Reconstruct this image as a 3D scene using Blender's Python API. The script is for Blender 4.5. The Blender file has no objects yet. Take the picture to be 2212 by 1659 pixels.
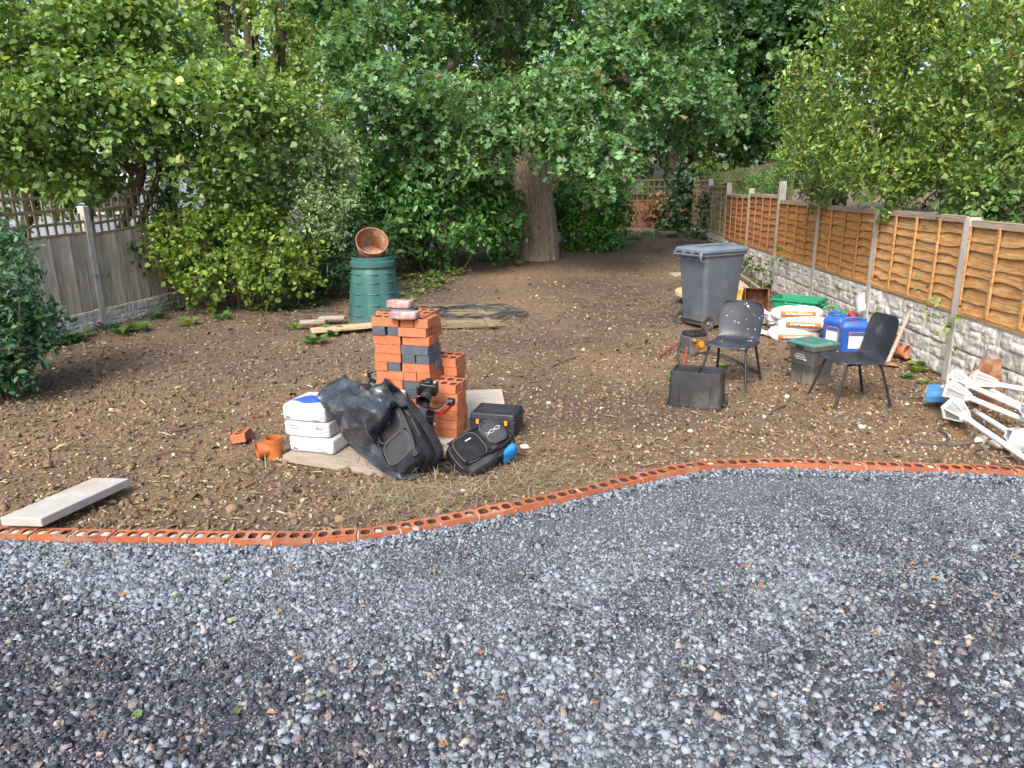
import bpy, math, random
import numpy as np
from mathutils import Matrix, Vector, Euler
PI = math.pi
def rad(a): return math.radians(a)
# ------------------------------------------------------------ camera, sky, sun, exposure
scn = bpy.context.scene
COL = scn.collection
CAM_H, CAM_P, CAM_R, CAM_F = 1.85, rad(15.6), rad(0.8), 1550.0     # height, pitch, roll, focal length (2212 px wide frame)
cam_data = bpy.data.cameras.new('camera'); cam = bpy.data.objects.new('camera', cam_data); COL.objects.link(cam)
cam_data.sensor_width = 36.0; cam_data.lens = CAM_F / 2212 * 36; cam_data.clip_start = .05; cam_data.clip_end = 2000
CAM_M = Matrix.Translation((0, 0, CAM_H)) @ Matrix.Rotation(PI/2 - CAM_P, 4, 'X') @ Matrix.Rotation(-CAM_R, 4, 'Z')
cam.matrix_world = CAM_M
scn.camera = cam
SUN_EL, SUN_AZ = 46.0, 203.0      # azimuth the light comes from, degrees clockwise from +Y
world = bpy.data.worlds.new('World'); scn.world = world; world.use_nodes = True
wn = world.node_tree; wn.nodes.clear()
w_out = wn.nodes.new('ShaderNodeOutputWorld'); w_bg = wn.nodes.new('ShaderNodeBackground'); w_sky = wn.nodes.new('ShaderNodeTexSky')
w_sky.sky_type = 'NISHITA'; w_sky.sun_disc = False
w_sky.sun_elevation = rad(SUN_EL); w_sky.sun_rotation = rad(SUN_AZ)
w_sky.air_density = 1.0; w_sky.dust_density = 4.5; w_sky.ozone_density = 1.0
w_bg.inputs['Strength'].default_value = 0.15
wn.links.new(w_sky.outputs[0], w_bg.inputs['Color']); wn.links.new(w_bg.outputs[0], w_out.inputs['Surface'])
sun_d = bpy.data.lights.new('sun', 'SUN'); sun_d.energy = 1.5; sun_d.angle = rad(24); sun_d.color = (1.0, .97, .92)
sun = bpy.data.objects.new('sun', sun_d); COL.objects.link(sun)
_sd = Vector((math.sin(rad(SUN_AZ)) * math.cos(rad(SUN_EL)), math.cos(rad(SUN_AZ)) * math.cos(rad(SUN_EL)), math.sin(rad(SUN_EL))))
sun.rotation_euler = _sd.to_track_quat('Z', 'Y').to_euler(); sun.location = _sd * 40
scn.view_settings.view_transform = 'Standard'; scn.view_settings.look = 'None'
scn.view_settings.exposure = 1.4; scn.view_settings.gamma = 1.0; scn.view_settings.use_curve_mapping = False
scn.render.engine = 'CYCLES'
scn.cycles.use_denoising = True
scn.cycles.max_bounces = 6; scn.cycles.diffuse_bounces = 3; scn.cycles.glossy_bounces = 2
scn.cycles.transmission_bounces = 4; scn.cycles.transparent_max_bounces = 6; scn.cycles.caustics_reflective = False; scn.cycles.caustics_refractive = False

# ------------------------------------------------------------ pixel helpers (a pixel is only a direction)
_R3 = CAM_M.to_3x3()
def ray(px, py): return _R3 @ Vector(((px - 1106) / CAM_F, -(py - 829.5) / CAM_F, -1.0))
def G(px, py, z=0.0):
    d = ray(px, py); t = (z - CAM_H) / d.z; return Vector((d.x * t, d.y * t, z))
def PY(px, py, Y):
    d = ray(px, py); t = Y / d.y; return Vector((d.x * t, Y, CAM_H + d.z * t))

# ------------------------------------------------------------ numpy noise
_rs = np.random.RandomState(7)
_LAT = _rs.rand(256, 256)
def vnoise(x, y):
    x = np.asarray(x, float); y = np.asarray(y, float)
    xi = np.floor(x).astype(int); yi = np.floor(y).astype(int); fx = x - xi; fy = y - yi
    fx = fx*fx*(3-2*fx); fy = fy*fy*(3-2*fy)
    a = _LAT[xi & 255, yi & 255]; b = _LAT[(xi+1) & 255, yi & 255]; c = _LAT[xi & 255, (yi+1) & 255]; d = _LAT[(xi+1) & 255, (yi+1) & 255]
    return (a*(1-fx)+b*fx)*(1-fy) + (c*(1-fx)+d*fx)*fy
def fbm(x, y, o=4):
    s = 0; a = .5; n = 0
    for i in range(o):
        s = s + a*vnoise(np.asarray(x)*2**i+i*17.3, np.asarray(y)*2**i+i*9.1); n += a; a *= .5
    return s/n
def sstep(a, b, t):
    t = np.clip((np.asarray(t, float)-a)/(b-a), 0, 1); return t*t*(3-2*t)

# ------------------------------------------------------------ mesh helpers
def mesh_np(name, V, F, mats=(), smooth=False, col=None, sharp=None):
    """V (n,3), F (m,k) all faces the same size k, or list of lists"""
    me = bpy.data.meshes.new(name)
    V = np.asarray(V, np.float32)
    if isinstance(F, np.ndarray):
        m, k = F.shape
        me.vertices.add(len(V)); me.vertices.foreach_set('co', V.ravel())
        me.loops.add(m*k); me.loops.foreach_set('vertex_index', F.astype(np.int32).ravel())
        me.polygons.add(m); me.polygons.foreach_set('loop_start', np.arange(0, m*k, k, dtype=np.int32))
        me.update(calc_edges=True)
    else:
        me.from_pydata([tuple(v) for v in V.tolist()], [], F); me.update()
    for m_ in mats: me.materials.append(m_)
    if smooth:
        me.polygons.foreach_set('use_smooth', np.ones(len(me.polygons), bool))
        if sharp: me.set_sharp_from_angle(angle=rad(sharp))
    if col is not None:
        at = me.color_attributes.new('col', 'FLOAT_COLOR', 'POINT')
        c = np.ones((len(V), 4), np.float32); c[:, :3] = col
        at.data.foreach_set('color', c.ravel())
    return me
def link(name, me, parent=None, loc=None, rot=None):
    o = bpy.data.objects.new(name, me); COL.objects.link(o)
    if parent is not None: o.parent = parent
    if loc is not None: o.location = loc
    if rot is not None: o.rotation_euler = rot
    return o
def tag(o, label=None, cat=None, group=None, kind=None):
    if label: o['label'] = label
    if cat: o['category'] = cat
    if group: o['group'] = group
    if kind: o['kind'] = kind
    return o
def thing(name, label, cat, loc=(0, 0, 0), rz=0.0, group=None, rot=None):
    o = bpy.data.objects.new(name, None); COL.objects.link(o); o.empty_display_size = .1
    o.location = loc; o.rotation_euler = rot if rot else (0, 0, rz)
    return tag(o, label, cat, group)
def copy_tree(o, parent=None):
    c = o.copy(); COL.objects.link(c)
    if parent is not None: c.parent = parent
    for ch in list(o.children): copy_tree(ch, c)
    return c
def T(loc=(0, 0, 0), rz=0, rx=0, ry=0, s=(1, 1, 1)):
    return Matrix.Translation(loc) @ Euler((rx, ry, rz)).to_matrix().to_4x4() @ Matrix.Diagonal((*s, 1))
class MB:
    def __init__(s): s.v = []; s.f = []; s.mi = []
    def add(s, vs, fs, M=None, mat=0):
        b = len(s.v)
        for v in vs:
            s.v.append(tuple(M @ Vector(v)) if M is not None else tuple(v))
        for f in fs: s.f.append([i+b for i in f]); s.mi.append(mat)
        return s
    def box(s, c, size, rz=0, rx=0, ry=0, top=(1, 1), M=None, mat=0):
        hx, hy, hz = size[0]/2, size[1]/2, size[2]/2; tx, ty = top
        vs = [(-hx, -hy, -hz), (hx, -hy, -hz), (hx, hy, -hz), (-hx, hy, -hz), (-hx*tx, -hy*ty, hz), (hx*tx, -hy*ty, hz), (hx*tx, hy*ty, hz), (-hx*tx, hy*ty, hz)]
        fs = [(0, 3, 2, 1), (4, 5, 6, 7), (0, 1, 5, 4), (1, 2, 6, 5), (2, 3, 7, 6), (3, 0, 4, 7)]
        MM = T(c, rz, rx, ry); MM = M @ MM if M is not None else MM
        return s.add(vs, fs, MM, mat)
    def loft(s, rings, closed=True, caps=True, M=None, mat=0):
        n = len(rings[0]); vs = [p for r in rings for p in r]; fs = []
        for i in range(len(rings)-1):
            for j in range(n if closed else n-1):
                k = (j+1) % n; fs.append((i*n+j, i*n+k, (i+1)*n+k, (i+1)*n+j))
        if caps and closed:
            fs.append(tuple(range(n-1, -1, -1))); b = (len(rings)-1)*n; fs.append(tuple(b+j for j in range(n)))
        return s.add(vs, fs, M, mat)
    def tube(s, pts, r, seg=8, caps=True, M=None, mat=0, flat=1.0):
        pts = [Vector(p) for p in pts]; n = len(pts); rr = r if hasattr(r, '__len__') else [r]*n
        rings = []; up = Vector((0, 0, 1))
        t0 = (pts[1]-pts[0]).normalized()
        u = t0.cross(up)
        if u.length < 1e-3: u = t0.cross(Vector((1, 0, 0)))
        u.normalize()
        for i in range(n):
            t = (pts[min(i+1, n-1)]-pts[max(i-1, 0)]).normalized()
            u = (u - t*u.dot(t))
            u = u.normalized() if u.length > 1e-6 else t.orthogonal().normalized()
            w = t.cross(u)
            rings.append([pts[i]+(u*math.cos(2*PI*k/seg)+w*math.sin(2*PI*k/seg)*flat)*rr[i] for k in range(seg)])
        return s.loft(rings, True, caps, M, mat)
    def lathe(s, prof, seg=24, M=None, mat=0, caps=False, a0=0):
        rings = [[(r*math.cos(a0+2*PI*k/seg), r*math.sin(a0+2*PI*k/seg), z) for k in range(seg)] for r, z in prof]
        return s.loft(rings, True, caps, M, mat)
    def cyl(s, a, b, r, seg=12, r2=None, M=None, mat=0):
        return s.tube([a, b], [r, r if r2 is None else r2], seg, True, M, mat)
    def prism(s, poly, z0, z1, M=None, mat=0):
        return s.loft([[(x, y, z0) for x, y in poly], [(x, y, z1) for x, y in poly]], True, True, M, mat)
    def mesh(s, name, mats, smooth=False, sharp=35):
        me = bpy.data.meshes.new(name); me.from_pydata(s.v, [], s.f)
        mats = mats if isinstance(mats, (list, tuple)) else [mats]
        for m in mats: me.materials.append(m)
        if len(mats) > 1: me.polygons.foreach_set('material_index', s.mi)
        me.update()
        if smooth:
            me.polygons.foreach_set('use_smooth', [True]*len(me.polygons)); me.set_sharp_from_angle(angle=rad(sharp))
        return me
    def build(s, name, mats, parent=None, smooth=False, bevel=0, seg=2, loc=None, rot=None, sharp=35):
        o = link(name, s.mesh(name, mats, smooth or bevel > 0, sharp), parent, loc, rot)
        if bevel:
            b = o.modifiers.new('bevel', 'BEVEL'); b.width = bevel; b.segments = seg; b.limit_method = 'ANGLE'; b.angle_limit = rad(35); b.harden_normals = False
        return o
def sbox(size, e1=.35, e2=.35, nu=40, nv=24, noise=0., ns=6., seed=0, shape=None):
    """rounded box (superellipsoid); size = full extents; shape(P) may reshape the points"""
    u = np.linspace(-PI, PI, nu, endpoint=False); v = np.linspace(-PI/2, PI/2, nv)
    f = lambda w, e: np.sign(w)*np.abs(w)**e
    V, U = np.meshgrid(v, u, indexing='ij')
    X = f(np.cos(V), e1)*f(np.cos(U), e2)*size[0]/2; Y = f(np.cos(V), e1)*f(np.sin(U), e2)*size[1]/2; Z = f(np.sin(V), e1)*size[2]/2
    P = np.stack([X, Y, Z], -1).reshape(-1, 3)
    if noise:
        n = fbm(P[:, 0]*ns+seed*3.1+P[:, 2]*ns*.7, P[:, 1]*ns+seed*5.7+P[:, 2]*ns*.9, 3)-.5
        d = P/np.maximum(np.linalg.norm(P, axis=1, keepdims=True), 1e-6); P = P + d*(n*noise*2)[:, None]
    if shape is not None: P = shape(P)
    F = []
    for i in range(nv-1):
        for j in range(nu):
            k = (j+1) % nu; F.append((i*nu+j, i*nu+k, (i+1)*nu+k, (i+1)*nu+j))
    return P.tolist(), F
def catmull(pts, n=8):
    P = [Vector(p) for p in pts]; out = []
    for i in range(len(P)-1):
        p0 = P[max(i-1, 0)]; p1 = P[i]; p2 = P[i+1]; p3 = P[min(i+2, len(P)-1)]
        for k in range(n):
            t = k/n; out.append(.5*((2*p1)+(p2-p0)*t+(2*p0-5*p1+4*p2-p3)*t*t+(3*p1-p0-3*p2+p3)*t**3))
    out.append(P[-1]); return out

# ------------------------------------------------------------ materials
def pm(name, c1, c2=None, scale=6, rough=.6, bump=0, bscale=40, metal=0, spec=.4, stretch=(1, 1, 1), c3=None, dscale=2.5, dlo=.5, dhi=.65,
       rand=0, lo=.35, hi=.65, rough2=None, mud=None):
    m = bpy.data.materials.new(name); m.use_nodes = True; nt = m.node_tree; N = nt.nodes; L = nt.links
    b = N['Principled BSDF']; b.inputs['Roughness'].default_value = rough; b.inputs['Metallic'].default_value = metal
    b.inputs['Specular IOR Level'].default_value = spec
    tc = N.new('ShaderNodeTexCoord'); mp = N.new('ShaderNodeMapping'); mp.inputs['Scale'].default_value = stretch
    L.new(tc.outputs['Object'], mp.inputs['Vector'])
    vec = mp.outputs[0]
    if rand:
        oi = N.new('ShaderNodeObjectInfo'); ad = N.new('ShaderNodeVectorMath'); ad.operation = 'ADD'
        sc = N.new('ShaderNodeVectorMath'); sc.operation = 'SCALE'; sc.inputs[0].default_value = (37, 51, 23)
        L.new(oi.outputs['Random'], sc.inputs['Scale']); L.new(sc.outputs[0], ad.inputs[1]); L.new(vec, ad.inputs[0]); vec = ad.outputs[0]
    col = None
    if c2 is not None:
        n = N.new('ShaderNodeTexNoise'); n.inputs['Scale'].default_value = scale; n.inputs['Detail'].default_value = 6; n.inputs['Roughness'].default_value = .65
        L.new(vec, n.inputs['Vector'])
        r = N.new('ShaderNodeValToRGB'); r.color_ramp.elements[0].position = lo; r.color_ramp.elements[1].position = hi
        r.color_ramp.elements[0].color = (*c1, 1); r.color_ramp.elements[1].color = (*c2, 1)
        L.new(n.outputs['Fac'], r.inputs[0]); col = r.outputs[0]
    else:
        rg = N.new('ShaderNodeRGB'); rg.outputs[0].default_value = (*c1, 1); col = rg.outputs[0]
    if c3 is not None:
        n2 = N.new('ShaderNodeTexNoise'); n2.inputs['Scale'].default_value = dscale; n2.inputs['Detail'].default_value = 8; n2.inputs['Roughness'].default_value = .7
        L.new(vec, n2.inputs['Vector'])
        r2 = N.new('ShaderNodeMapRange'); r2.inputs['From Min'].default_value = dlo; r2.inputs['From Max'].default_value = dhi
        L.new(n2.outputs['Fac'], r2.inputs[0])
        mx = N.new('ShaderNodeMix'); mx.data_type = 'RGBA'; L.new(r2.outputs[0], mx.inputs['Factor']); L.new(col, mx.inputs['A']); mx.inputs['B'].default_value = (*c3, 1)
        col = mx.outputs['Result']
        if rough2 is not None:
            mr = N.new('ShaderNodeMapRange'); mr.inputs['To Min'].default_value = rough; mr.inputs['To Max'].default_value = rough2
            L.new(r2.outputs[0], mr.inputs[0]); L.new(mr.outputs[0], b.inputs['Roughness'])
    if mud is not None:                                    # splashed soil, highest at the foot of the thing
        sx = N.new('ShaderNodeSeparateXYZ'); L.new(tc.outputs['Object'], sx.inputs[0])
        nm = N.new('ShaderNodeTexNoise'); nm.inputs['Scale'].default_value = 7; nm.inputs['Detail'].default_value = 8; nm.inputs['Roughness'].default_value = .75; L.new(tc.outputs['Object'], nm.inputs['Vector'])
        ma = N.new('ShaderNodeMath'); ma.operation = 'MULTIPLY_ADD'; ma.inputs[1].default_value = -mud[0]*1.6; L.new(nm.outputs['Fac'], ma.inputs[0]); L.new(sx.outputs['Z'], ma.inputs[2])
        mr_ = N.new('ShaderNodeMapRange'); mr_.inputs['From Min'].default_value = -mud[0]*.25; mr_.inputs['From Max'].default_value = -mud[0]*.95; L.new(ma.outputs[0], mr_.inputs[0])
        mg = N.new('ShaderNodeMapRange'); mg.inputs['To Max'].default_value = .85; L.new(mr_.outputs[0], mg.inputs[0])
        mx2 = N.new('ShaderNodeMix'); mx2.data_type = 'RGBA'; L.new(mg.outputs[0], mx2.inputs['Factor']); L.new(col, mx2.inputs['A']); mx2.inputs['B'].default_value = (*mud[1], 1); col = mx2.outputs['Result']
    if rand:
        hv = N.new('ShaderNodeHueSaturation'); mr = N.new('ShaderNodeMapRange'); mr.inputs['To Min'].default_value = 1-rand; mr.inputs['To Max'].default_value = 1+rand
        L.new(oi.outputs['Random'], mr.inputs[0]); L.new(mr.outputs[0], hv.inputs['Value']); L.new(col, hv.inputs['Color']); col = hv.outputs[0]
    L.new(col, b.inputs['Base Color'])
    if bump:
        n3 = N.new('ShaderNodeTexNoise'); n3.inputs['Scale'].default_value = bscale; n3.inputs['Detail'].default_value = 5
        L.new(vec, n3.inputs['Vector'])
        bp = N.new('ShaderNodeBump'); bp.inputs['Strength'].default_value = min(bump, 1); bp.inputs['Distance'].default_value = .01
        L.new(n3.outputs['Fac'], bp.inputs['Height']); L.new(bp.outputs[0], b.inputs['Normal'])
    return m
def vcm(name, rough=.6, transl=0., spec=.3, bump=0, bscale=60, tcol=(1.25, 1.25, .5)):
    """colour from the 'col' attribute; transl = share of light through a thin leaf"""
    m = bpy.data.materials.new(name); m.use_nodes = True; nt = m.node_tree; N = nt.nodes; L = nt.links
    b = N['Principled BSDF']; b.inputs['Roughness'].default_value = rough; b.inputs['Specular IOR Level'].default_value = spec
    a = N.new('ShaderNodeAttribute'); a.attribute_name = 'col'
    L.new(a.outputs['Color'], b.inputs['Base Color'])
    if bump:
        tc = N.new('ShaderNodeTexCoord'); n3 = N.new('ShaderNodeTexNoise'); n3.inputs['Scale'].default_value = bscale; n3.inputs['Detail'].default_value = 5
        L.new(tc.outputs['Object'], n3.inputs['Vector']); bp = N.new('ShaderNodeBump'); bp.inputs['Strength'].default_value = bump; bp.inputs['Distance'].default_value = .01
        L.new(n3.outputs['Fac'], bp.inputs['Height']); L.new(bp.outputs[0], b.inputs['Normal'])
    if transl:
        t = N.new('ShaderNodeBsdfTranslucent'); mm = N.new('ShaderNodeVectorMath'); mm.operation = 'MULTIPLY'; mm.inputs[1].default_value = tcol
        L.new(a.outputs['Color'], mm.inputs[0]); L.new(mm.outputs[0], t.inputs['Color'])
        mx = N.new('ShaderNodeMixShader'); mx.inputs[0].default_value = transl
        L.new(b.outputs[0], mx.inputs[1]); L.new(t.outputs[0], mx.inputs[2]); L.new(mx.outputs[0], N['Material Output'].inputs['Surface'])
    return m
MAT = {}
MAT['brick'] = pm('orange brick', (.34, .105, .044), (.41, .145, .066), 9, .85, .35, 90, c3=(.36, .14, .09), dscale=5, dlo=.55, dhi=.75, rand=.12)
MAT['edging_brick'] = pm('edging brick', (.25, .068, .027), (.32, .10, .044), 9, .85, .4, 90, c3=(.24, .165, .12), dscale=7, dlo=.5, dhi=.68, rand=.14)
MAT['blue_brick'] = pm('blue brick', (.055, .065, .085), (.085, .095, .115), 9, .7, .3, 90, c3=(.16, .15, .15), dscale=6, dlo=.58, dhi=.75, rand=.15)
MAT['mortar'] = pm('mortar', (.34, .29, .22), (.45, .39, .30), 30, .95, .6, 120)
MAT['concrete'] = pm('concrete', (.28, .265, .24), (.37, .35, .325), 12, .9, .4, 120, c3=(.24, .23, .19), dscale=3, dlo=.5, dhi=.75, rand=.06)
MAT['slab'] = pm('slab concrete', (.29, .28, .25), (.36, .345, .315), 9, .9, .35, 150, c3=(.29, .23, .17), dscale=3.5, dlo=.55, dhi=.8)
MAT['rockface'] = pm('rockface concrete', (.40, .375, .33), (.54, .515, .465), 7, .9, .8, 45, c3=(.25, .21, .14), dscale=3.0, dlo=.5, dhi=.72, rand=.06)
MAT['fence_orange'] = pm('dip treated slat', (.27, .115, .032), (.39, .19, .062), 3.5, .7, .35, 60, stretch=(1, 4, 14), c3=(.46, .285, .13), dscale=7, dlo=.52, dhi=.68, rand=.16)
MAT['fence_pale'] = pm('sun worn slat', (.31, .135, .04), (.44, .225, .075), 3.5, .7, .35, 60, stretch=(1, 4, 10), c3=(.50, .325, .15), dscale=6, dlo=.46, dhi=.62, rand=.12)
MAT['fence_red'] = pm('red brown slat', (.24, .095, .035), (.36, .17, .07), 3.5, .75, .35, 60, stretch=(1, 4, 14), c3=(.5, .36, .24), dscale=9, dlo=.58, dhi=.68, rand=.14)
MAT['fence_olive'] = pm('weathered slat', (.25, .20, .10), (.34, .28, .15), 3.5, .8, .3, 60, stretch=(1, 4, 14), c3=(.16, .16, .08), dscale=3, rand=.14)
MAT['fence_cap'] = pm('weathered rail', (.24, .18, .13), (.36, .29, .22), 5, .85, .3, 60, stretch=(1, 3, 8), rand=.1)
MAT['feather'] = pm('featheredge board', (.27, .235, .185), (.46, .41, .335), 4, .85, .4, 70, stretch=(9, 9, 1), c3=(.22, .21, .085), dscale=1.4, dlo=.48, dhi=.72, rand=.30)
MAT['trellis'] = pm('trellis wood', (.15, .118, .07), (.23, .185, .12), 6, .85, .3, 70, c3=(.13, .13, .06), dscale=3, rand=.12)
MAT['rear_fence'] = pm('rear fence board', (.13, .062, .035), (.19, .095, .055), 4, .85, .3, 60, stretch=(9, 9, 1), rand=.16)
MAT['green_fence'] = pm('greened board', (.085, .075, .04), (.13, .115, .06), 4, .85, .3, 60, stretch=(9, 9, 1), rand=.14)
MAT['new_wood'] = pm('sawn timber', (.34, .23, .13), (.45, .33, .20), 5, .8, .3, 60, stretch=(2, 14, 14), rand=.12)
MAT['old_wood'] = pm('grey timber', (.25, .21, .165), (.37, .32, .26), 5, .85, .4, 60, stretch=(2, 14, 14), c3=(.20, .15, .10), dscale=2.5, rand=.12)
MAT['ply'] = pm('plywood', (.36, .315, .25), (.45, .40, .325), 4, .85, .2, 80, stretch=(2, 9, 9), c3=(.34, .29, .22), dscale=2.5)
MAT['rust'] = pm('rust', (.13, .05, .025), (.24, .11, .05), 12, .9, .5, 60, c3=(.30, .19, .12), dscale=6, metal=.15)
MAT['rust_light'] = pm('rusty bucket', (.20, .085, .045), (.33, .17, .10), 14, .85, .4, 80, c3=(.42, .28, .20), dscale=5, metal=.1)
MAT['compost'] = pm('green bin plastic', (.022, .082, .078), (.034, .108, .100), 3, .5, .1, 60, c3=(.09, .12, .095), dscale=3, dlo=.55, dhi=.8, rough2=.75, mud=(.24, (.16, .13, .095)))
MAT['grey_plastic'] = pm('grey bin plastic', (.062, .075, .097), (.085, .100, .125), 3, .45, .1, 90, c3=(.15, .14, .125), dscale=2.2, dlo=.5, dhi=.78, rough2=.8, mud=(.34, (.20, .155, .11)))
MAT['lid_plastic'] = pm('bin lid plastic', (.10, .125, .16), (.135, .16, .195), 4, .42, .1, 90, c3=(.26, .26, .25), dscale=4, dlo=.55, dhi=.75, rough2=.7)
MAT['black_plastic'] = pm('black plastic', (.013, .014, .016), (.026, .027, .03), 5, .45, .15, 80, c3=(.10, .085, .07), dscale=4, dlo=.52, dhi=.78, rough2=.85)
MAT['chair_plastic'] = pm('navy chair plastic', (.017, .02, .028), (.03, .034, .044), 5, .38, .1, 80, c3=(.10, .095, .09), dscale=5, dlo=.58, dhi=.8, rough2=.8)
MAT['chair_paint'] = pm('paint flecked chair plastic', (.017, .02, .028), (.03, .034, .044), 5, .38, .1, 80, c3=(.5, .5, .5), dscale=14, dlo=.635, dhi=.65, rough2=.7)
MAT['black_metal'] = pm('black tube', (.012, .012, .013), (.03, .028, .026), 20, .45, .1, 80, metal=.2)
MAT['rubber'] = pm('rubber', (.03, .03, .03), (.09, .08, .07), 12, .85, .3, 80)
MAT['steel'] = pm('galvanised', (.45, .46, .48), (.6, .6, .6), 12, .45, .1, 60, metal=.7)
MAT['green_crate'] = pm('green crate', (.012, .20, .095), (.02, .25, .12), 4, .45, .05, 60, c3=(.12, .26, .18), dscale=4, dlo=.6, dhi=.8)
MAT['teal_lid'] = pm('teal lid', (.03, .13, .11), (.05, .17, .145), 6, .5, .1, 80, c3=(.14, .16, .13), dscale=6)
MAT['caddy'] = pm('caddy grey', (.055, .055, .055), (.08, .08, .08), 5, .6, .1, 90, c3=(.12, .11, .095), dscale=3, dlo=.5, dhi=.75, rough2=.9, mud=(.2, (.19, .15, .11)))
MAT['sack'] = pm('white sack', (.47, .47, .47), (.56, .56, .55), 5, .55, .6, 18, c3=(.50, .45, .38), dscale=3.5, dlo=.6, dhi=.8)
MAT['paper'] = pm('paper sack', (.44, .44, .46), (.53, .53, .55), 4, .7, .5, 18, c3=(.56, .53, .48), dscale=4, dlo=.55, dhi=.8)
MAT['sack_orange'] = pm('orange print', (.48, .12, .02), (.56, .16, .035), 9, .6)
MAT['print_white'] = pm('white print', (.75, .75, .73), rough=.7)
MAT['print_blue'] = pm('blue print', (.02, .07, .42), (.03, .09, .5), 9, .6)
MAT['print_navy'] = pm('navy print', (.05, .07, .16), rough=.7)
MAT['print_grey'] = pm('grey print', (.42, .43, .45), rough=.7)
MAT['blue_can'] = pm('blue can', (.02, .075, .33), (.035, .11, .42), 5, .35, .05, 60)
MAT['red_cap'] = pm('red cap', (.45, .015, .015), (.5, .03, .03), 5, .45)
MAT['orange_plastic'] = pm('orange plastic', (.65, .20, .01), (.7, .25, .02), 5, .45)
MAT['amber'] = pm('amber lens', (.42, .20, .01), (.5, .26, .02), 20, .3)
MAT['terracotta'] = pm('terracotta', (.46, .16, .075), (.55, .22, .11), 8, .85, .2, 80, c3=(.50, .32, .22), dscale=4)
MAT['pvc'] = pm('orange pipe', (.30, .085, .022), (.38, .12, .034), 6, .4, .05, 60, c3=(.38, .22, .12), dscale=5, dlo=.55, dhi=.75)
MAT['white_metal'] = pm('white painted metal', (.50, .50, .49), (.58, .58, .57), 6, .45, .1, 70, c3=(.42, .33, .24), dscale=4, dlo=.62, dhi=.8, rand=.04)
MAT['lamp_glass'] = pm('grey lantern glass', (.20, .20, .20), (.34, .34, .33), 10, .25, .1, 40)
MAT['blue_board'] = pm('blue board', (.04, .17, .36), (.06, .21, .42), 6, .5, .1, 60, c3=(.22, .28, .34), dscale=4, dlo=.58, dhi=.8)
MAT['tarp'] = pm('black polythene', (.018, .022, .029), (.032, .038, .048), 7, .27, .2, 30, c3=(.11, .112, .112), dscale=6, dlo=.52, dhi=.85, rough2=.6, spec=.6)
MAT['bag_black'] = pm('black nylon', (.008, .0085, .011), (.015, .0155, .019), 14, .9, .4, 240, spec=.2, c3=(.035, .034, .033), dscale=6, dlo=.55, dhi=.8)
MAT['bag_panel'] = pm('smooth black panel', (.007, .008, .011), (.013, .014, .018), 8, .45, .1, 120)
MAT['bag_mid'] = pm('charcoal nylon', (.018, .019, .023), (.028, .029, .033), 10, .7, .3, 240)
MAT['bag_green'] = pm('sage mesh', (.11, .135, .115), (.15, .175, .15), 60, .85, .3, 300)
MAT['bag_blue'] = pm('blue mesh', (.005, .14, .36), (.01, .19, .46), 40, .75, .4, 200)
MAT['dark_kit'] = pm('camera black', (.010, .010, .011), (.02, .02, .022), 30, .42, .1, 150)
MAT['red_line'] = pm('red trim', (.5, .015, .02), rough=.4)
MAT['case'] = pm('case black', (.012, .014, .019), (.022, .025, .032), 12, .5, .25, 200)
MAT['lens'] = pm('lens glass', (.004, .004, .006), rough=.06, spec=.8)
MAT['silver'] = pm('silver', (.6, .6, .62), rough=.35, metal=.6)
MAT['hose'] = pm('black hose', (.03, .032, .036), (.06, .06, .06), 10, .55, .1, 60)
MAT['hose_red'] = pm('red hose', (.22, .035, .025), (.28, .08, .05), 10, .6, .1, 60)
MAT['setts'] = pm('red grey block', (.22, .125, .11), (.34, .24, .22), 14, .9, .6, 70, c3=(.50, .46, .44), dscale=9, dlo=.55, dhi=.72)
MAT['slate'] = pm('slate', (.05, .055, .07), (.09, .095, .11), 12, .6, .3, 60)
MAT['oak_bark'] = pm('oak bark', (.12, .09, .068), (.35, .285, .225), 9, .95, 1, 22, stretch=(6, 6, 1.2), c3=(.14, .14, .09), dscale=1.5, dlo=.55, dhi=.8)
MAT['bark'] = pm('bark', (.045, .033, .024), (.10, .075, .055), 12, .95, .6, 40, stretch=(4, 4, 1))
MAT['bark_grey'] = pm('grey bark', (.10, .085, .07), (.20, .175, .145), 10, .95, .6, 40, stretch=(4, 4, 1))
MAT['stone'] = pm('flint', (.45, .41, .35), (.62, .58, .52), 14, .85, .4, 50, c3=(.30, .24, .17), dscale=6)
MAT['render_wall'] = pm('pale siding', (.20, .23, .28), (.27, .30, .36), 3, .8, .1, 30)
MAT['pale_roof'] = pm('pale roof', (.26, .30, .37), (.36, .40, .47), 3, .6, .1, 30)
MAT['grey_roof'] = pm('grey roof', (.22, .20, .19), (.30, .28, .26), 9, .85, .3, 40)
MAT['red_roof'] = pm('red roof', (.30, .15, .11), (.38, .2, .15), 9, .85, .3, 40)
MAT['pane'] = pm('window pane', (.05, .06, .07), rough=.1, spec=.7)
MAT['leaf'] = vcm('leaf', .45, .40, .45)
MAT['leaf_gloss'] = vcm('glossy leaf', .36, .30, .45)
MAT['litter'] = vcm('litter', .85, .0, .2)
MAT['gravel'] = vcm('gravel stone', .72, 0, .35, .5, 120)
MAT['straw'] = vcm('straw', .8, .2, .2, tcol=(1, 1, .8))
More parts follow.
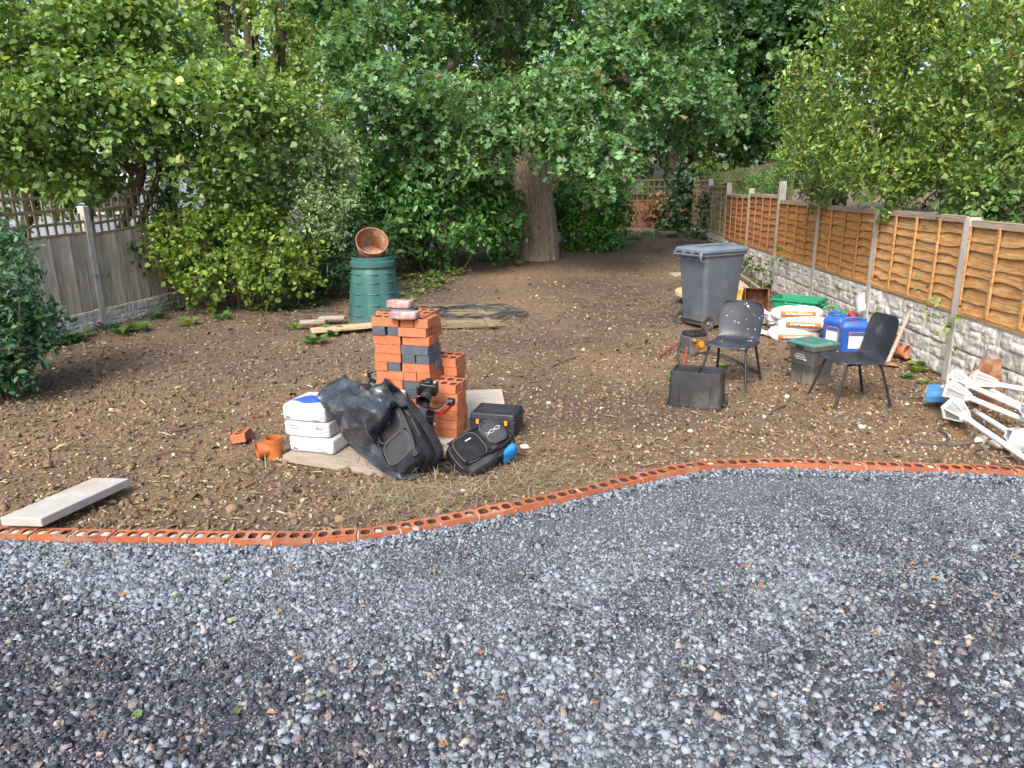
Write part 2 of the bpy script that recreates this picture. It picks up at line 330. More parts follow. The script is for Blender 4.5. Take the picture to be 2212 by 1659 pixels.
# ------------------------------------------------------------ the ground
def rise(x, y): return .55*sstep(11, 20, y)
def gh(x, y):
    """soil surface"""
    x = np.asarray(x, float); y = np.asarray(y, float)
    h = rise(x, y)
    near = 1 - sstep(16, 30, y)
    h = h + near*((fbm(x*.9, y*.9, 3)-.5)*.07 + (fbm(x*7+3, y*7, 3)-.5)*.045)
    return h
def ghf(x, y): return float(gh(x, y))
BORDER_PX = [(-620, 1100), (-340, 1124), (-120, 1140), (0, 1146), (130, 1150), (320, 1153), (510, 1157), (600, 1158), (700, 1156), (800, 1147), (900, 1131), (970, 1119), (1060, 1102),
             (1140, 1085), (1200, 1071), (1270, 1055), (1335, 1040), (1400, 1025), (1470, 1010), (1530, 1001), (1600, 996), (1680, 995), (1750, 997), (1825, 1000), (1960, 1004), (2130, 1011), (2212, 1014), (2400, 1023), (2700, 1040)]
_bp = [G(a, b, .040) for a, b in BORDER_PX]
BORDER = catmull([(p.x, p.y, 0) for p in _bp], 12)
_bx = np.array([p.x for p in BORDER]); _by = np.array([p.y for p in BORDER])
def border_y(x): return np.interp(x, _bx, _by)

def axis(pts):
    out = []
    for (a, b, st) in pts: out += list(np.arange(a, b, st))
    out.append(pts[-1][1]); return np.array(out)
gx = axis([(-900, -60, 120), (-60, -14, 4), (-14, -7, .35), (-7, 6.5, .05), (6.5, 14, .35), (14, 60, 4), (60, 900.1, 120)])
gy = axis([(-300, -20, 40), (-20, 2.8, 1.5), (2.8, 9, .045), (9, 14, .07), (14, 20, .15), (20, 32, .6), (32, 80, 8), (80, 1200, 140)])
X, Y = np.meshgrid(gx, gy); Z = gh(X, Y)
Z = np.where(Y < border_y(X)+.04, np.minimum(Z, -.035), Z-.004)
nx, ny = len(gx), len(gy)
idx = np.arange(nx*ny).reshape(ny, nx)
Fq = np.stack([idx[:-1, :-1], idx[:-1, 1:], idx[1:, 1:], idx[1:, :-1]], -1).reshape(-1, 4)
def soil_material():
    m = bpy.data.materials.new('garden soil'); m.use_nodes = True; nt = m.node_tree; N = nt.nodes; L = nt.links
    b = N['Principled BSDF']; b.inputs['Roughness'].default_value = .95; b.inputs['Specular IOR Level'].default_value = .15
    tc = N.new('ShaderNodeTexCoord')
    def noise(s, d=6, r=.6):
        n = N.new('ShaderNodeTexNoise'); n.inputs['Scale'].default_value = s; n.inputs['Detail'].default_value = d; n.inputs['Roughness'].default_value = r
        L.new(tc.outputs['Object'], n.inputs['Vector']); return n.outputs['Fac']
    def ramp(f, stops):
        r = N.new('ShaderNodeValToRGB'); e = r.color_ramp.elements
        while len(e) < len(stops): e.new(.5)
        for k, (p, c) in enumerate(stops): e[k].position = p; e[k].color = (*c, 1)
        L.new(f, r.inputs[0]); return r.outputs[0]
    def mix(f, a, c):
        x = N.new('ShaderNodeMix'); x.data_type = 'RGBA'; L.new(f, x.inputs['Factor']); L.new(a, x.inputs['A']); L.new(c, x.inputs['B']); return x.outputs['Result']
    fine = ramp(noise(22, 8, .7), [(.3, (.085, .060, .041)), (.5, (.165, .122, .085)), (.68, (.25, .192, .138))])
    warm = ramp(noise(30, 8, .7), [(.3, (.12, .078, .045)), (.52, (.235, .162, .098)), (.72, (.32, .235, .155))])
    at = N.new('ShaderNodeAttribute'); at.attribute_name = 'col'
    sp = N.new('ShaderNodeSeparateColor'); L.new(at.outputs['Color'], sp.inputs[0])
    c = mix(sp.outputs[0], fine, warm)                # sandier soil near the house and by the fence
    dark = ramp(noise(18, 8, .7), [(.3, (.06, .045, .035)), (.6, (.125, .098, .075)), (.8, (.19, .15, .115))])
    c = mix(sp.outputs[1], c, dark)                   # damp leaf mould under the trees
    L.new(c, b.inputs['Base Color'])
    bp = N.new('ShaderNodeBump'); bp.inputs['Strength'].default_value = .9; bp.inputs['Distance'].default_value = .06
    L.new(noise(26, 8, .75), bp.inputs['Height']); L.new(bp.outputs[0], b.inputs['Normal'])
    return m
xr, yr = X.ravel(), Y.ravel()
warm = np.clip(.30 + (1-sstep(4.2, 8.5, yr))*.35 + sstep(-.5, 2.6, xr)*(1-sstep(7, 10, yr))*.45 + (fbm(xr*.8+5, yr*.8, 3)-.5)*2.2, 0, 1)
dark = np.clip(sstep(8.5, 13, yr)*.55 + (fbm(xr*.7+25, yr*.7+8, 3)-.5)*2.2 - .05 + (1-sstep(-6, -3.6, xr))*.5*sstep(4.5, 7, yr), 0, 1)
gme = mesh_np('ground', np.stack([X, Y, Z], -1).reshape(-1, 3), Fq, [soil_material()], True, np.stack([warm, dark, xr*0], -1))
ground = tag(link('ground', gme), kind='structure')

# gravel yard: a bed sheet with the loose stones as one countless mass on it
def gravel_z(x, y): return .004 + (fbm(np.asarray(x)*1.3+40, np.asarray(y)*1.3, 3)-.5)*.03
ax = axis([(-40, -6, 4), (-6, 6, .06), (6, 40.1, 4)])
tt = np.concatenate([np.linspace(0, 1, 50)**1.2*2.2, np.array([2.6, 3.2, 4, 6, 12, 30])])
AX, TT = np.meshgrid(ax, tt); AY = border_y(AX) - .055 - TT; AZ = gravel_z(AX, AY)-.004
i2 = np.arange(AX.size).reshape(AX.shape)
Fg = np.stack([i2[:-1, :-1], i2[1:, :-1], i2[1:, 1:], i2[:-1, 1:]], -1).reshape(-1, 4)
m_bed = pm('gravel fines', (.045, .049, .055), (.15, .162, .178), 120, .95, 1, 160, c3=(.03, .03, .035), dscale=2.0, lo=.38, hi=.62)
tag(link('gravel_bed', mesh_np('gravel_bed', np.stack([AX, AY, AZ], -1).reshape(-1, 3), Fg, [m_bed], True)), kind='structure')

rng = np.random.RandomState(11)
# patches read off the photograph: (px, py, pale 0..1, coarse 0..1)
PATCH = [(60, 1190, .9, .8), (300, 1190, 1, .9), (500, 1195, 1, .9), (760, 1190, .8, .7), (150, 1265, .85, .8), (420, 1265, .95, .75), (700, 1260, .75, .3), (60, 1330, .25, .5), (330, 1330, .5, .6),
         (1000, 1160, .95, .4), (1000, 1250, .8, .15), (1300, 1150, .85, .15), (1600, 1080, .9, .1), (1900, 1060, .95, .25), (2150, 1060, .9, .35), (1500, 1200, .72, .1), (1300, 1260, .75, .3),
         (1750, 1180, .68, .1), (2000, 1180, .5, .3), (2180, 1250, .25, .45), (1660, 1240, .75, .6), (1620, 1210, .8, .6), (1720, 1330, .8, .75), (1850, 1400, .75, .7), (2020, 1330, .3, .4), (2150, 1450, .35, .6),
         (1280, 1290, .9, .85), (1100, 1330, .8, .25), (850, 1320, .8, .15), (700, 1380, .75, .5), (520, 1340, .75, .4), (480, 1400, .8, .6), (800, 1420, .7, .7), (200, 1430, .08, .6), (350, 1500, .1, .6), (120, 1560, .08, .7), (600, 1500, .15, .5),
         (420, 1610, .25, .7), (520, 1640, .65, .85), (900, 1430, .3, .6), (1000, 1400, .8, .8), (1130, 1420, .85, .9), (1200, 1480, .75, .85), (1060, 1520, .5, .8), (900, 1540, .12, .6), (760, 1600, .12, .6), (1000, 1640, .7, .9),
         (1250, 1560, .7, .85), (1350, 1640, .7, .8), (1450, 1450, .6, .6), (1500, 1560, .6, .8), (1650, 1480, .6, .7), (1750, 1580, .5, .75), (1950, 1550, .45, .7), (1900, 1640, .55, .8), (2150, 1620, .4, .7), (1450, 1340, .45, .2)]
pg = np.array([[*G(a, b)[:2], l, c] for a, b, l, c in PATCH])
def patch(x, y):
    x = np.asarray(x); wx = x+(fbm(x*4, y*4, 2)-.5)*.5; wy = y+(fbm(x*4+30, y*4+9, 2)-.5)*.35
    pale = np.zeros(len(x)); coarse = np.zeros(len(x)); W = np.zeros(len(x))
    for a, b, l, c in pg:
        w = 1/((wx-a)**2+(wy-b)**2+.012)**1.6; pale += w*l; coarse += w*c; W += w
    n = (fbm(x*5+70, y*5, 3)-.5)
    return np.clip((pale/W-.5)*1.6+.47+n*.9, 0, 1), np.clip(coarse/W+n*.5, 0, 1)
def stones(n, ymin, ymax, rmin, rmax, fine):
    y = rng.uniform(ymin, ymax, n*2); x = rng.uniform(-1, 1, n*2)*(y*.78+.25)
    k = y < border_y(x)-.06; x, y = x[k][:n], y[k][:n]
    pale, coarse = patch(x, y)
    r = rmin+(rmax-rmin)*rng.rand(len(x))**2.2
    r = r*(.75+.55*coarse)
    if not fine: 
        keep = rng.rand(len(x)) < .10+1.2*(coarse-.1); x, y, pale, coarse, r = x[keep], y[keep], pale[keep], coarse[keep], r[keep]
    return x, y, pale, coarse, r
_ico_v = np.array([(0, 0, 1), (.9, 0, .35), (.28, .85, .35), (-.72, .53, .35), (-.72, -.53, .35), (.28, -.85, .35), (.72, .53, -.4), (-.28, .85, -.4), (-.9, 0, -.4), (-.28, -.85, -.4), (.72, -.53, -.4)])
_ico_f = np.array([(0, 1, 2), (0, 2, 3), (0, 3, 4), (0, 4, 5), (0, 5, 1), (1, 6, 2), (2, 7, 3), (3, 8, 4), (4, 9, 5), (5, 10, 1), (6, 7, 2), (7, 8, 3), (8, 9, 4), (9, 10, 5), (10, 6, 1)])
_hex_v = np.array([(-.8, -.8, -.7), (.8, -.8, -.7), (.8, .8, -.7), (-.8, .8, -.7), (-.62, -.62, .7), (.62, -.62, .7), (.62, .62, .7), (-.62, .62, .7)]); _hex_f = np.array([(4, 5, 6, 7), (0, 1, 5, 4), (1, 2, 6, 5), (2, 3, 7, 6), (3, 0, 4, 7)])   # crushed stone: a skewed block, its buried underside left open
def rot_rand(n, tilt):
    a = rng.rand(n)*2*PI; b = rng.randn(n)*tilt; c = rng.randn(n)*tilt
    ca, sa, cb, sb, cc, sc = np.cos(a), np.sin(a), np.cos(b), np.sin(b), np.cos(c), np.sin(c); o = np.zeros(n); e = o+1
    Rz_ = np.stack([ca, -sa, o, sa, ca, o, o, o, e], -1).reshape(-1, 3, 3); Rx_ = np.stack([e, o, o, o, cb, -sb, o, sb, cb], -1).reshape(-1, 3, 3); Ry_ = np.stack([cc, o, sc, o, e, o, -sc, o, cc], -1).reshape(-1, 3, 3)
    return Rx_ @ Ry_ @ Rz_
def chips(x, y, z, r, cols):
    """small angular chips: a skewed five-point pyramid each"""
    n = len(x); b = np.array([(-1, -.7, -.3), (1, -.8, -.2), (.8, .8, -.3), (-.9, .7, -.2), (0, 0, .75)])
    v = b[None]*(1+rng.uniform(-.45, .35, (n, 5, 3))); v[:, 4, :2] += rng.uniform(-.7, .7, (n, 2)); v = v*np.stack([r*rng.uniform(.8, 1.5, n), r*rng.uniform(.6, 1, n), r*rng.uniform(.5, 1, n)], -1)[:, None, :]
    V = np.einsum('nij,nkj->nki', rot_rand(n, .35), v)+np.stack([x, y, z], -1)[:, None, :]
    F = (np.array([(0, 1, 4), (1, 2, 4), (2, 3, 4), (3, 0, 4)])[None]+(np.arange(n)*5)[:, None, None]).reshape(-1, 3)
    return mesh_np('gravel_chips', V.reshape(-1, 3), F, [MAT['gravel']], False, np.repeat(cols, 5, 0))
def rocks(x, y, z, r, cols, tilt=.4, flat=(.45, .8), name='stones', mat='gravel'):
    n = len(x); sc = np.stack([r*rng.uniform(.75, 1.3, n), r*rng.uniform(.6, .95, n), r*rng.uniform(*flat, n)], -1)
    base = (_hex_v[None]+rng.uniform(-.42, .42, (n, 8, 3)))*sc[:, None, :]
    V = np.einsum('nij,nkj->nki', rot_rand(n, tilt), base) + np.stack([x, y, z], -1)[:, None, :]
    F = (_hex_f[None]+(np.arange(n)*8)[:, None, None]).reshape(-1, 4)
    return mesh_np(name, V.reshape(-1, 3), F, [MAT[mat]], False, np.repeat(cols, 8, 0))
def gravel_cols(pale, n):
    u = rng.rand(n, 1); p = (rng.rand(n) < pale*.9+.05)[:, None]
    lightc = np.array([.164, .186, .213])*(.35+1.15*rng.rand(n, 1)) + rng.randn(n, 3)*.004
    darkc = np.array([.028, .030, .042])*(.4+1.3*rng.rand(n, 1))
    mixc = np.where(u < .66, darkc, np.where(u < .86, np.array([.115, .10, .10])*(.6+.9*rng.rand(n, 1)), np.where(u < .95, np.array([.15, .16, .185])*(.7+.7*rng.rand(n, 1)), np.array([.25, .21, .18])*(.6+.7*rng.rand(n, 1)))))
    return np.clip(np.where(p, lightc, mixc), .01, .75)
parts_ = []
for (n, y0, y1, r0, r1, fine) in ((15000, 1.75, 3.4, .0045, .009, True), (10000, 3.0, 4.75, .005, .0095, True), (12500, 1.75, 3.6, .007, .0175, False), (8500, 2.6, 4.7, .007, .015, False)):
    x, y, pale, coarse, r = stones(n, y0, y1, r0, r1, fine)
    z = gravel_z(x, y) + r*(.12 if fine else .35)
    parts_.append((x, y, z, r, pale))
# loose coarse stones heaped along the edging
xe = rng.uniform(-3.2, 3.6, 3200); ye = border_y(xe)-.058-np.abs(rng.randn(3200))*.055-.008; re = rng.uniform(.006, .014, 3200)
parts_.append((xe, ye, gravel_z(xe, ye)+re*.5+.006, re, np.full(3200, .93)))
x, y, z, r, pale = [np.concatenate(q) for q in zip(*parts_)]
gravel = link('gravel', rocks(x, y, z, r, gravel_cols(pale, len(x)), .45, (.4, .8), 'gravel'))
cx_ = []
for (n, y0, y1, r0, r1) in ((42000, 1.75, 3.3, .0030, .0068), (42000, 2.6, 4.75, .0036, .0070)):
    xx_, yy_, pp_, cc_, rr_ = stones(n, y0, y1, r0, r1, True); cx_.append((xx_, yy_, gravel_z(xx_, yy_)+rr_*.3, rr_, pp_))
xx_, yy_, zz_, rr_, pp_ = [np.concatenate(q) for q in zip(*cx_)]
tag(link('gravel_chippings', chips(xx_, yy_, zz_, rr_, gravel_cols(pp_, len(xx_)))), 'fine dark chippings packed between the larger gravel stones', 'gravel', kind='stuff')
tag(gravel, 'loose grey crushed stone covering the yard in front of the brick edging', 'gravel', kind='stuff')

# ------------------------------------------------------------ litter, clods and chips on the soil
def soil_pts(n, y0, y1, wide=.80):
    u = rng.rand(n); y = y0*(y1/y0)**u; x = rng.uniform(-1, 1, n)*(y*wide+.2)
    k = (y > border_y(x)+.07) & (x < 4.15+.06*(y-6.65)) & (x > -6.0); return x[k], y[k]
x, y = soil_pts(20000, 3.5, 15); r = rng.uniform(.004, .017, len(x))*(1+.3*rng.rand(len(x))**4); r *= np.where(y < 5, .8, 1)
base = np.array([.135, .095, .062])*rng.uniform(.45, 1.6, (len(x), 1))+rng.randn(len(x), 3)*.01
xb, yb = soil_pts(1500, 3.6, 13); x = np.concatenate([x, xb]); y = np.concatenate([y, yb]); r = np.concatenate([r, rng.uniform(.014, .032, len(xb))]); base = np.concatenate([base, np.array([.15, .105, .068])*rng.uniform(.6, 1.3, (len(xb), 1))])
tag(link('soil_clods', rocks(x, y, gh(x, y)+r*.25, r, np.clip(base, .02, .6), .6, (.5, .9), 'soil_clods', 'litter')), 'small clods of brown earth crumbled over the bare soil', 'soil', kind='stuff')
x, y = soil_pts(8000, 3.5, 12); k = rng.rand(len(x)) < np.clip(.35+sstep(-.3, 2.5, x)*.8, 0, 1); x, y = x[k], y[k]; r = rng.uniform(.004, .013, len(x))
c = np.where(rng.rand(len(x), 1) < .55, np.array([.42, .38, .32]), np.array([.36, .25, .15]))*rng.uniform(.6, 1.15, (len(x), 1))
tag(link('flint_chips', rocks(x, y, gh(x, y)+r*.3, r, np.clip(c, .02, .8), .5, (.35, .7), 'flint_chips', 'litter')), 'pale flint chips scattered over the soil', 'stones', kind='stuff')
# ------------------------------------------------------------ foliage
def tmpl_simple(w=.36, bend=.10, tipdrop=-.10, mid=.45):
    v = np.array([(0, 0, 0), (mid*.5, w*.72, bend*.8), (mid+.2, w, bend), (1, 0, tipdrop), (mid+.2, -w, bend), (mid*.5, -w*.72, bend*.8)])
    return v, np.array([(0, 3, 2, 1), (0, 5, 4, 3)])
def tmpl_lobed():
    sp = [(0, 0), (.5, 0), (1, 0)]; v = [(x, 0, 0.02-.1*x*x) for x, _ in sp]; f = []
    wid = [(.12, .36), (.22, .40)]
    for sgn in (1, -1):
        for i in range(2):
            x0, x1 = sp[i][0], sp[i+1][0]; b = len(v)
            v.append((x0+.08, sgn*wid[i][0], .05)); v.append(((x0+x1)/2+.10, sgn*wid[i][1], .09))
            f.append((i, b, b+1, i+1) if sgn < 0 else (i, i+1, b+1, b))
    return np.array(v), np.array(f)
def tmpl_round(w=.42, bend=.10, tip=-.10):
    v = np.array([(0, 0, 0), (.5, 0, -.02), (1, 0, tip), (.10, w*.55, bend*.7), (.42, w, bend), (.76, w*.52, bend*.4), (.10, -w*.55, bend*.7), (.42, -w, bend), (.76, -w*.52, bend*.4)])
    return v, np.array([(0, 1, 4, 3), (1, 2, 5, 4), (0, 6, 7, 1), (1, 7, 8, 2)])
LT = {'broad': tmpl_round(.43, .10, -.12), 'plain': tmpl_simple(.42, .10, -.12, .45), 'oval': tmpl_simple(.27, .08, -.10, .4), 'narrow': tmpl_simple(.17, .05, -.12, .35), 'spoon': tmpl_simple(.24, .10, .04, .7),
      'oak': tmpl_lobed(), 'round': tmpl_round(.5, .06, -.05), 'needle': tmpl_simple(.07, .01, -.1, .4)}
def unit(a): return a/np.maximum(np.linalg.norm(a, axis=-1, keepdims=True), 1e-9)
def leaves_np(P, A, Nn, S, C, t, wj=None):
    v, f = LT[t]; n = len(P); A = unit(A); Bv = unit(np.cross(Nn, A)); Nn = np.cross(A, Bv)
    w = np.ones(n) if wj is None else wj
    V = P[:, None, :] + (v[None, :, 0, None]*A[:, None, :] + v[None, :, 1, None]*w[:, None, None]*Bv[:, None, :] + v[None, :, 2, None]*Nn[:, None, :])*S[:, None, None]
    F = (f[None]+(np.arange(n)*len(v))[:, None, None]).reshape(-1, 4)
    return V.reshape(-1, 3), F, np.repeat(C, len(v), 0)
def pick_cols(r, n, pal):
    w = np.array([p[1] for p in pal], float); k = r.choice(len(pal), n, p=w/w.sum())
    return np.array([p[0] for p in pal])[k]
def B(px, py, Yd, rpx, rpz, ry):
    c = PY(px, py, Yd); s = c.y/CAM_F*1.02; return (c.x, c.y, c.z, rpx*s, ry, rpz*s)
def crown(name, parent, blobs, twigs, per, llen, t, pal, mat='leaf', tlen=.3, droop=.1, up=.6, seed=1, sub=9, subr=.38, inner=.16, flat=1.0, zmin=None, jit=.3, tjit=.28, hz=1.0):
    r = np.random.RandomState(seed); bl = []
    for (cx, cy, cz, rx, ry, rz) in blobs:
        bl.append((cx, cy, cz, rx*.70, ry*.70, rz*.70, .3))
        for _ in range(sub):
            d = unit(r.randn(3)); q = r.uniform(.6, .88); s = subr*r.uniform(.7, 1.3)
            m = (rx*ry*rz)**(1/3)
            bl.append((cx+d[0]*rx*q, cy+d[1]*ry*q, cz+d[2]*rz*q, (rx+m)/2*s, (ry+m)/2*s, (rz+m)/2*s*flat, 1.))
    bl = np.array(bl); area = ((bl[:, 3]*bl[:, 4])**1.6+(bl[:, 3]*bl[:, 5])**1.6+(bl[:, 4]*bl[:, 5])**1.6)**(1/1.6)*bl[:, 6]
    k = r.choice(len(bl), twigs, p=area/area.sum()); b = bl[k]
    d = unit(r.randn(twigs, 3)+np.array([0, -.12, .12])); q = np.where(r.rand(twigs) < inner, r.uniform(.15, .75, twigs), r.uniform(.8, 1.06, twigs))
    P = b[:, :3]+d*b[:, 3:6]*q[:, None]
    if zmin is not None:
        kk = P[:, 2] > zmin; P, d, b = P[kk], d[kk], b[kk]
    n = len(P)
    out = unit(d/np.maximum(b[:, 3:6], .05)); td = unit((out*.8+r.randn(n, 3)*.55)*np.array([1, 1, hz])+np.array([0, 0, .25*hz-droop*hz]))
    N = n*per; ti = np.repeat(np.arange(n), per); u = np.tile((np.arange(per)+.5)/per, n)
    LP = P[ti]+td[ti]*(u*tlen)[:, None]*r.uniform(.7, 1.2, (N, 1)) + np.array([0, 0, -1])*(droop*tlen*u*u)[:, None] + r.randn(N, 3)*tlen*.10
    LA = unit(td[ti]*.5+r.randn(N, 3)*.75+np.array([0, 0, -droop*1.2]))
    LN = unit(np.array([0, 0, 1.])*up+out[ti]*.5+r.randn(N, 3)*.42)
    S = llen*(.45+.9*r.rand(N)**1.2)*r.uniform(.75, 1.2, n)[ti]
    C = pick_cols(r, N, pal)*np.array([1.24, 1.42, 1.15])*(1+r.uniform(-tjit, tjit, (n, 1))[ti])*(1+r.uniform(-jit, jit, (N, 1)))
    V, F, CC = leaves_np(LP, LA, LN, S, np.clip(C, .004, .8), t)
    # bare twigs carrying the sprays
    nt = min(n, int(80+n*.09)); kk = r.choice(n, nt, replace=False); a = b[kk, :3]*.35+P[kk]*.65+r.randn(nt, 3)*tlen*.4; e = P[kk]+td[kk]*tlen*1.05; m_ = (a+e)/2+r.randn(nt, 3)*tlen*.18
    ax_ = unit(e-a); s1 = unit(np.cross(ax_, np.array([.3, .2, 1.]))); s2 = np.cross(ax_, s1); w0 = (.004+.05*llen)*r.uniform(.5, 1.2, (nt, 1)); R3 = [s1, -.5*s1+.87*s2, -.5*s1-.87*s2]
    TV = np.stack([a+q*w0 for q in R3]+[m_+q*w0*.7 for q in R3]+[e+q*w0*.3 for q in R3], 1).reshape(-1, 3); bi = np.arange(nt)[:, None]*9
    TF = np.concatenate([bi+np.array(q) for q in ((0, 1, 4, 3), (1, 2, 5, 4), (2, 0, 3, 5), (3, 4, 7, 6), (4, 5, 8, 7), (5, 3, 6, 8))])
    TC = np.repeat(np.array([[.11, .085, .06]])*r.uniform(.5, 1.4, (nt, 1)), 9, 0)
    F = np.concatenate([F, TF+len(V)]); V = np.concatenate([V, TV]); CC = np.concatenate([CC, TC])
    o = link(name, mesh_np(name, V, F, [MAT[mat]], False, CC), parent)
    o['kind'] = 'stuff'
    return o
def limbs(name, parent, paths, mat='bark', seg=8):
    """paths: list of (points, radii) -> one trunk mesh; the limbs start inside the stem"""
    mb = MB()
    for pts, rr in paths:
        P = catmull(pts, 5); n = len(P); R = np.interp(np.linspace(0, 1, n), np.linspace(0, 1, len(rr)), rr)
        P = [p+Vector((vnoise(i*.9, j_*3.1)-.5, vnoise(i*.9+40, j_*3.1)-.5, 0))*float(R[i])*.5 for j_, (i, p) in zip([len(mb.v)*.1]*n, enumerate(P))]
        mb.tube(P, list(R), seg)
    return mb.build(name, MAT[mat], parent, smooth=True, sharp=60)
def V3(px, py, Yd): return tuple(PY(px, py, Yd))
# ---- palettes (leaf colours in the hand, not as lit)
P_HAZEL = [((.125, .185, .060), 5), ((.175, .235, .085), 3), ((.08, .135, .045), 3), ((.25, .26, .07), .8), ((.22, .27, .13), 1.4)]
P_OAK = [((.090, .165, .080), 5), ((.125, .205, .105), 3.5), ((.06, .115, .055), 2), ((.19, .22, .09), .6), ((.22, .15, .07), .15)]
P_LAUREL = [((.045, .11, .035), 5), ((.07, .155, .045), 3), ((.12, .19, .06), 1.4)]
P_PRIVET = [((.135, .185, .038), 5), ((.18, .22, .05), 3), ((.085, .135, .028), 3), ((.19, .16, .05), .8)]
P_VARIEG = [((.16, .22, .12), 4), ((.28, .33, .21), 3), ((.40, .42, .30), 1.8), ((.08, .13, .065), 1.5)]
P_BLUEGREEN = [((.040, .09, .055), 5), ((.065, .13, .08), 3), ((.11, .18, .12), 1.2)]
P_GRIS = [((.10, .15, .035), 5), ((.155, .20, .05), 3.5), ((.055, .095, .024), 3), ((.23, .22, .06), .7), ((.20, .12, .05), .3)]
P_IVY = [((.022, .06, .022), 5), ((.04, .09, .035), 3), ((.07, .12, .05), .8)]
P_BACK = [((.08, .135, .045), 4), ((.12, .18, .06), 3), ((.055, .095, .035), 3)]
P_LIME = [((.15, .20, .055), 4), ((.21, .26, .08), 4), ((.10, .145, .04), 2)]
P_DEAD = [((.17, .09, .04), 4), ((.24, .14, .07), 2), ((.12, .07, .035), 3)]
P_FIR = [((.02, .05, .025), 4), ((.035, .075, .035), 2)]

# ---- hazel beyond the trellis fence
hz = thing('hazel_tree', 'broad spreading hazel with big yellow-green leaves rising behind the trellis fence', 'tree', (-8.3, 11.2, 0))
hz.location = (0, 0, 0)
limbs('trunk', hz, [([(-8.0, 11.2, -.1), V3(80, 380, 11), V3(55, 345, 11), V3(10, 290, 10.8), V3(-60, 210, 10.6)], [.09, .075, .06, .045, .02]),
                    ([(-6.9, 11.6, -.1), V3(300, 395, 11.3), V3(285, 360, 11.2), V3(240, 320, 11), V3(205, 270, 10.9), V3(180, 170, 10.8)], [.08, .07, .06, .05, .035, .015]),
                    ([(-6.7, 11.7, -.1), V3(335, 400, 11.4), V3(345, 330, 11.4), V3(420, 270, 11.2), V3(470, 230, 11.2)], [.05, .045, .04, .03, .012]),
                    ([(-6.1, 12, -.1), V3(470, 400, 11.8), V3(490, 360, 11.7), V3(560, 300, 11.6), V3(620, 265, 11.6)], [.05, .045, .035, .03, .012]),
                    ([V3(190, 130, 10.9), V3(185, 60, 10.9), V3(170, -30, 10.9)], [.022, .016, .008]), ([V3(285, 380, 11.2), V3(262, 355, 11), V3(230, 335, 10.8)], [.03, .022, .012])])
crown('crown', hz, [B(90, 40, 11.4, 250, 110, 1.5), B(300, 90, 11.6, 150, 95, 1.3), B(130, 205, 10.6, 240, 60, 1.3), B(400, 225, 11.0, 190, 60, 1.2), B(590, 235, 11.6, 100, 45, .8),
                    B(40, 315, 10.4, 95, 60, .7), B(-60, 150, 10.4, 120, 160, 1.1), B(140, 385, 10.5, 90, 35, .5), B(250, 300, 10.8, 120, 28, .8), B(480, 330, 11, 110, 32, .7), B(470, 385, 11.0, 45, 25, .3), B(90, 330, 11.6, 130, 60, .5), B(-40, 400, 11, 90, 60, .5), B(200, 400, 11.9, 90, 40, .4), B(390, 340, 11.9, 60, 40, .4)],
      4900, 7, .094, 'broad', P_HAZEL, 'leaf', .42, .25, .95, 3, sub=16, subr=.27, inner=.08, flat=.45, hz=.45)

# ---- poplars beyond, with bundles of bare upright stems
for i, (px, yd, hh, lbl) in enumerate(((548, 18.6, 9.5, 'tall poplar with a bundle of dark bare stems and lime-green leaves'), (690, 25.0, 9.0, 'pale green upright tree growing between the poplar and the oak'))):
    c = PY(px, 300, yd); t = thing('poplar_tree', lbl, 'tree', (0, 0, 0))
    rnd = random.Random(30+i); pa = []
    for k in range(15 if i == 0 else 3):
        dx = rnd.uniform(-.6, .6); pa.append(([(c.x+dx*.3, yd+rnd.uniform(-.3, .3), 0), (c.x+dx*.9, yd+rnd.uniform(-.3, .3), 3.2), (c.x+dx*1.3+rnd.uniform(-.2, .2), yd, 6), (c.x+dx*1.6, yd, hh)], [.13 if k < 3 else .06, .11 if k < 3 else .05, .09 if k < 3 else .04, .03]))
    limbs('trunk', t, pa)
    s = yd/CAM_F
    if i == 0: bl = [B(455, 60, yd, 40, 110, .6), B(560, 40, yd-.5, 30, 60, .3), B(520, 130, yd-.5, 28, 40, .3), B(600, 215, yd-.3, 60, 45, .6), B(640, 70, yd+.4, 40, 130, .7), B(520, 230, yd+.6, 70, 40, .6), (c.x, yd, 8.2, 1.6, 1.4, 1.6)]
    else: bl = [B(700, 80, yd, 60, 120, 1.0), B(740, 190, yd, 60, 80, .9), B(660, 260, yd, 60, 80, .9), (c.x, yd, 8, 1.6, 1.4, 1.8)]
    crown('crown', t, bl, 1300, 8, .13, 'plain', P_LIME, 'leaf', .45, .15, .5, 40+i, sub=9, subr=.36)

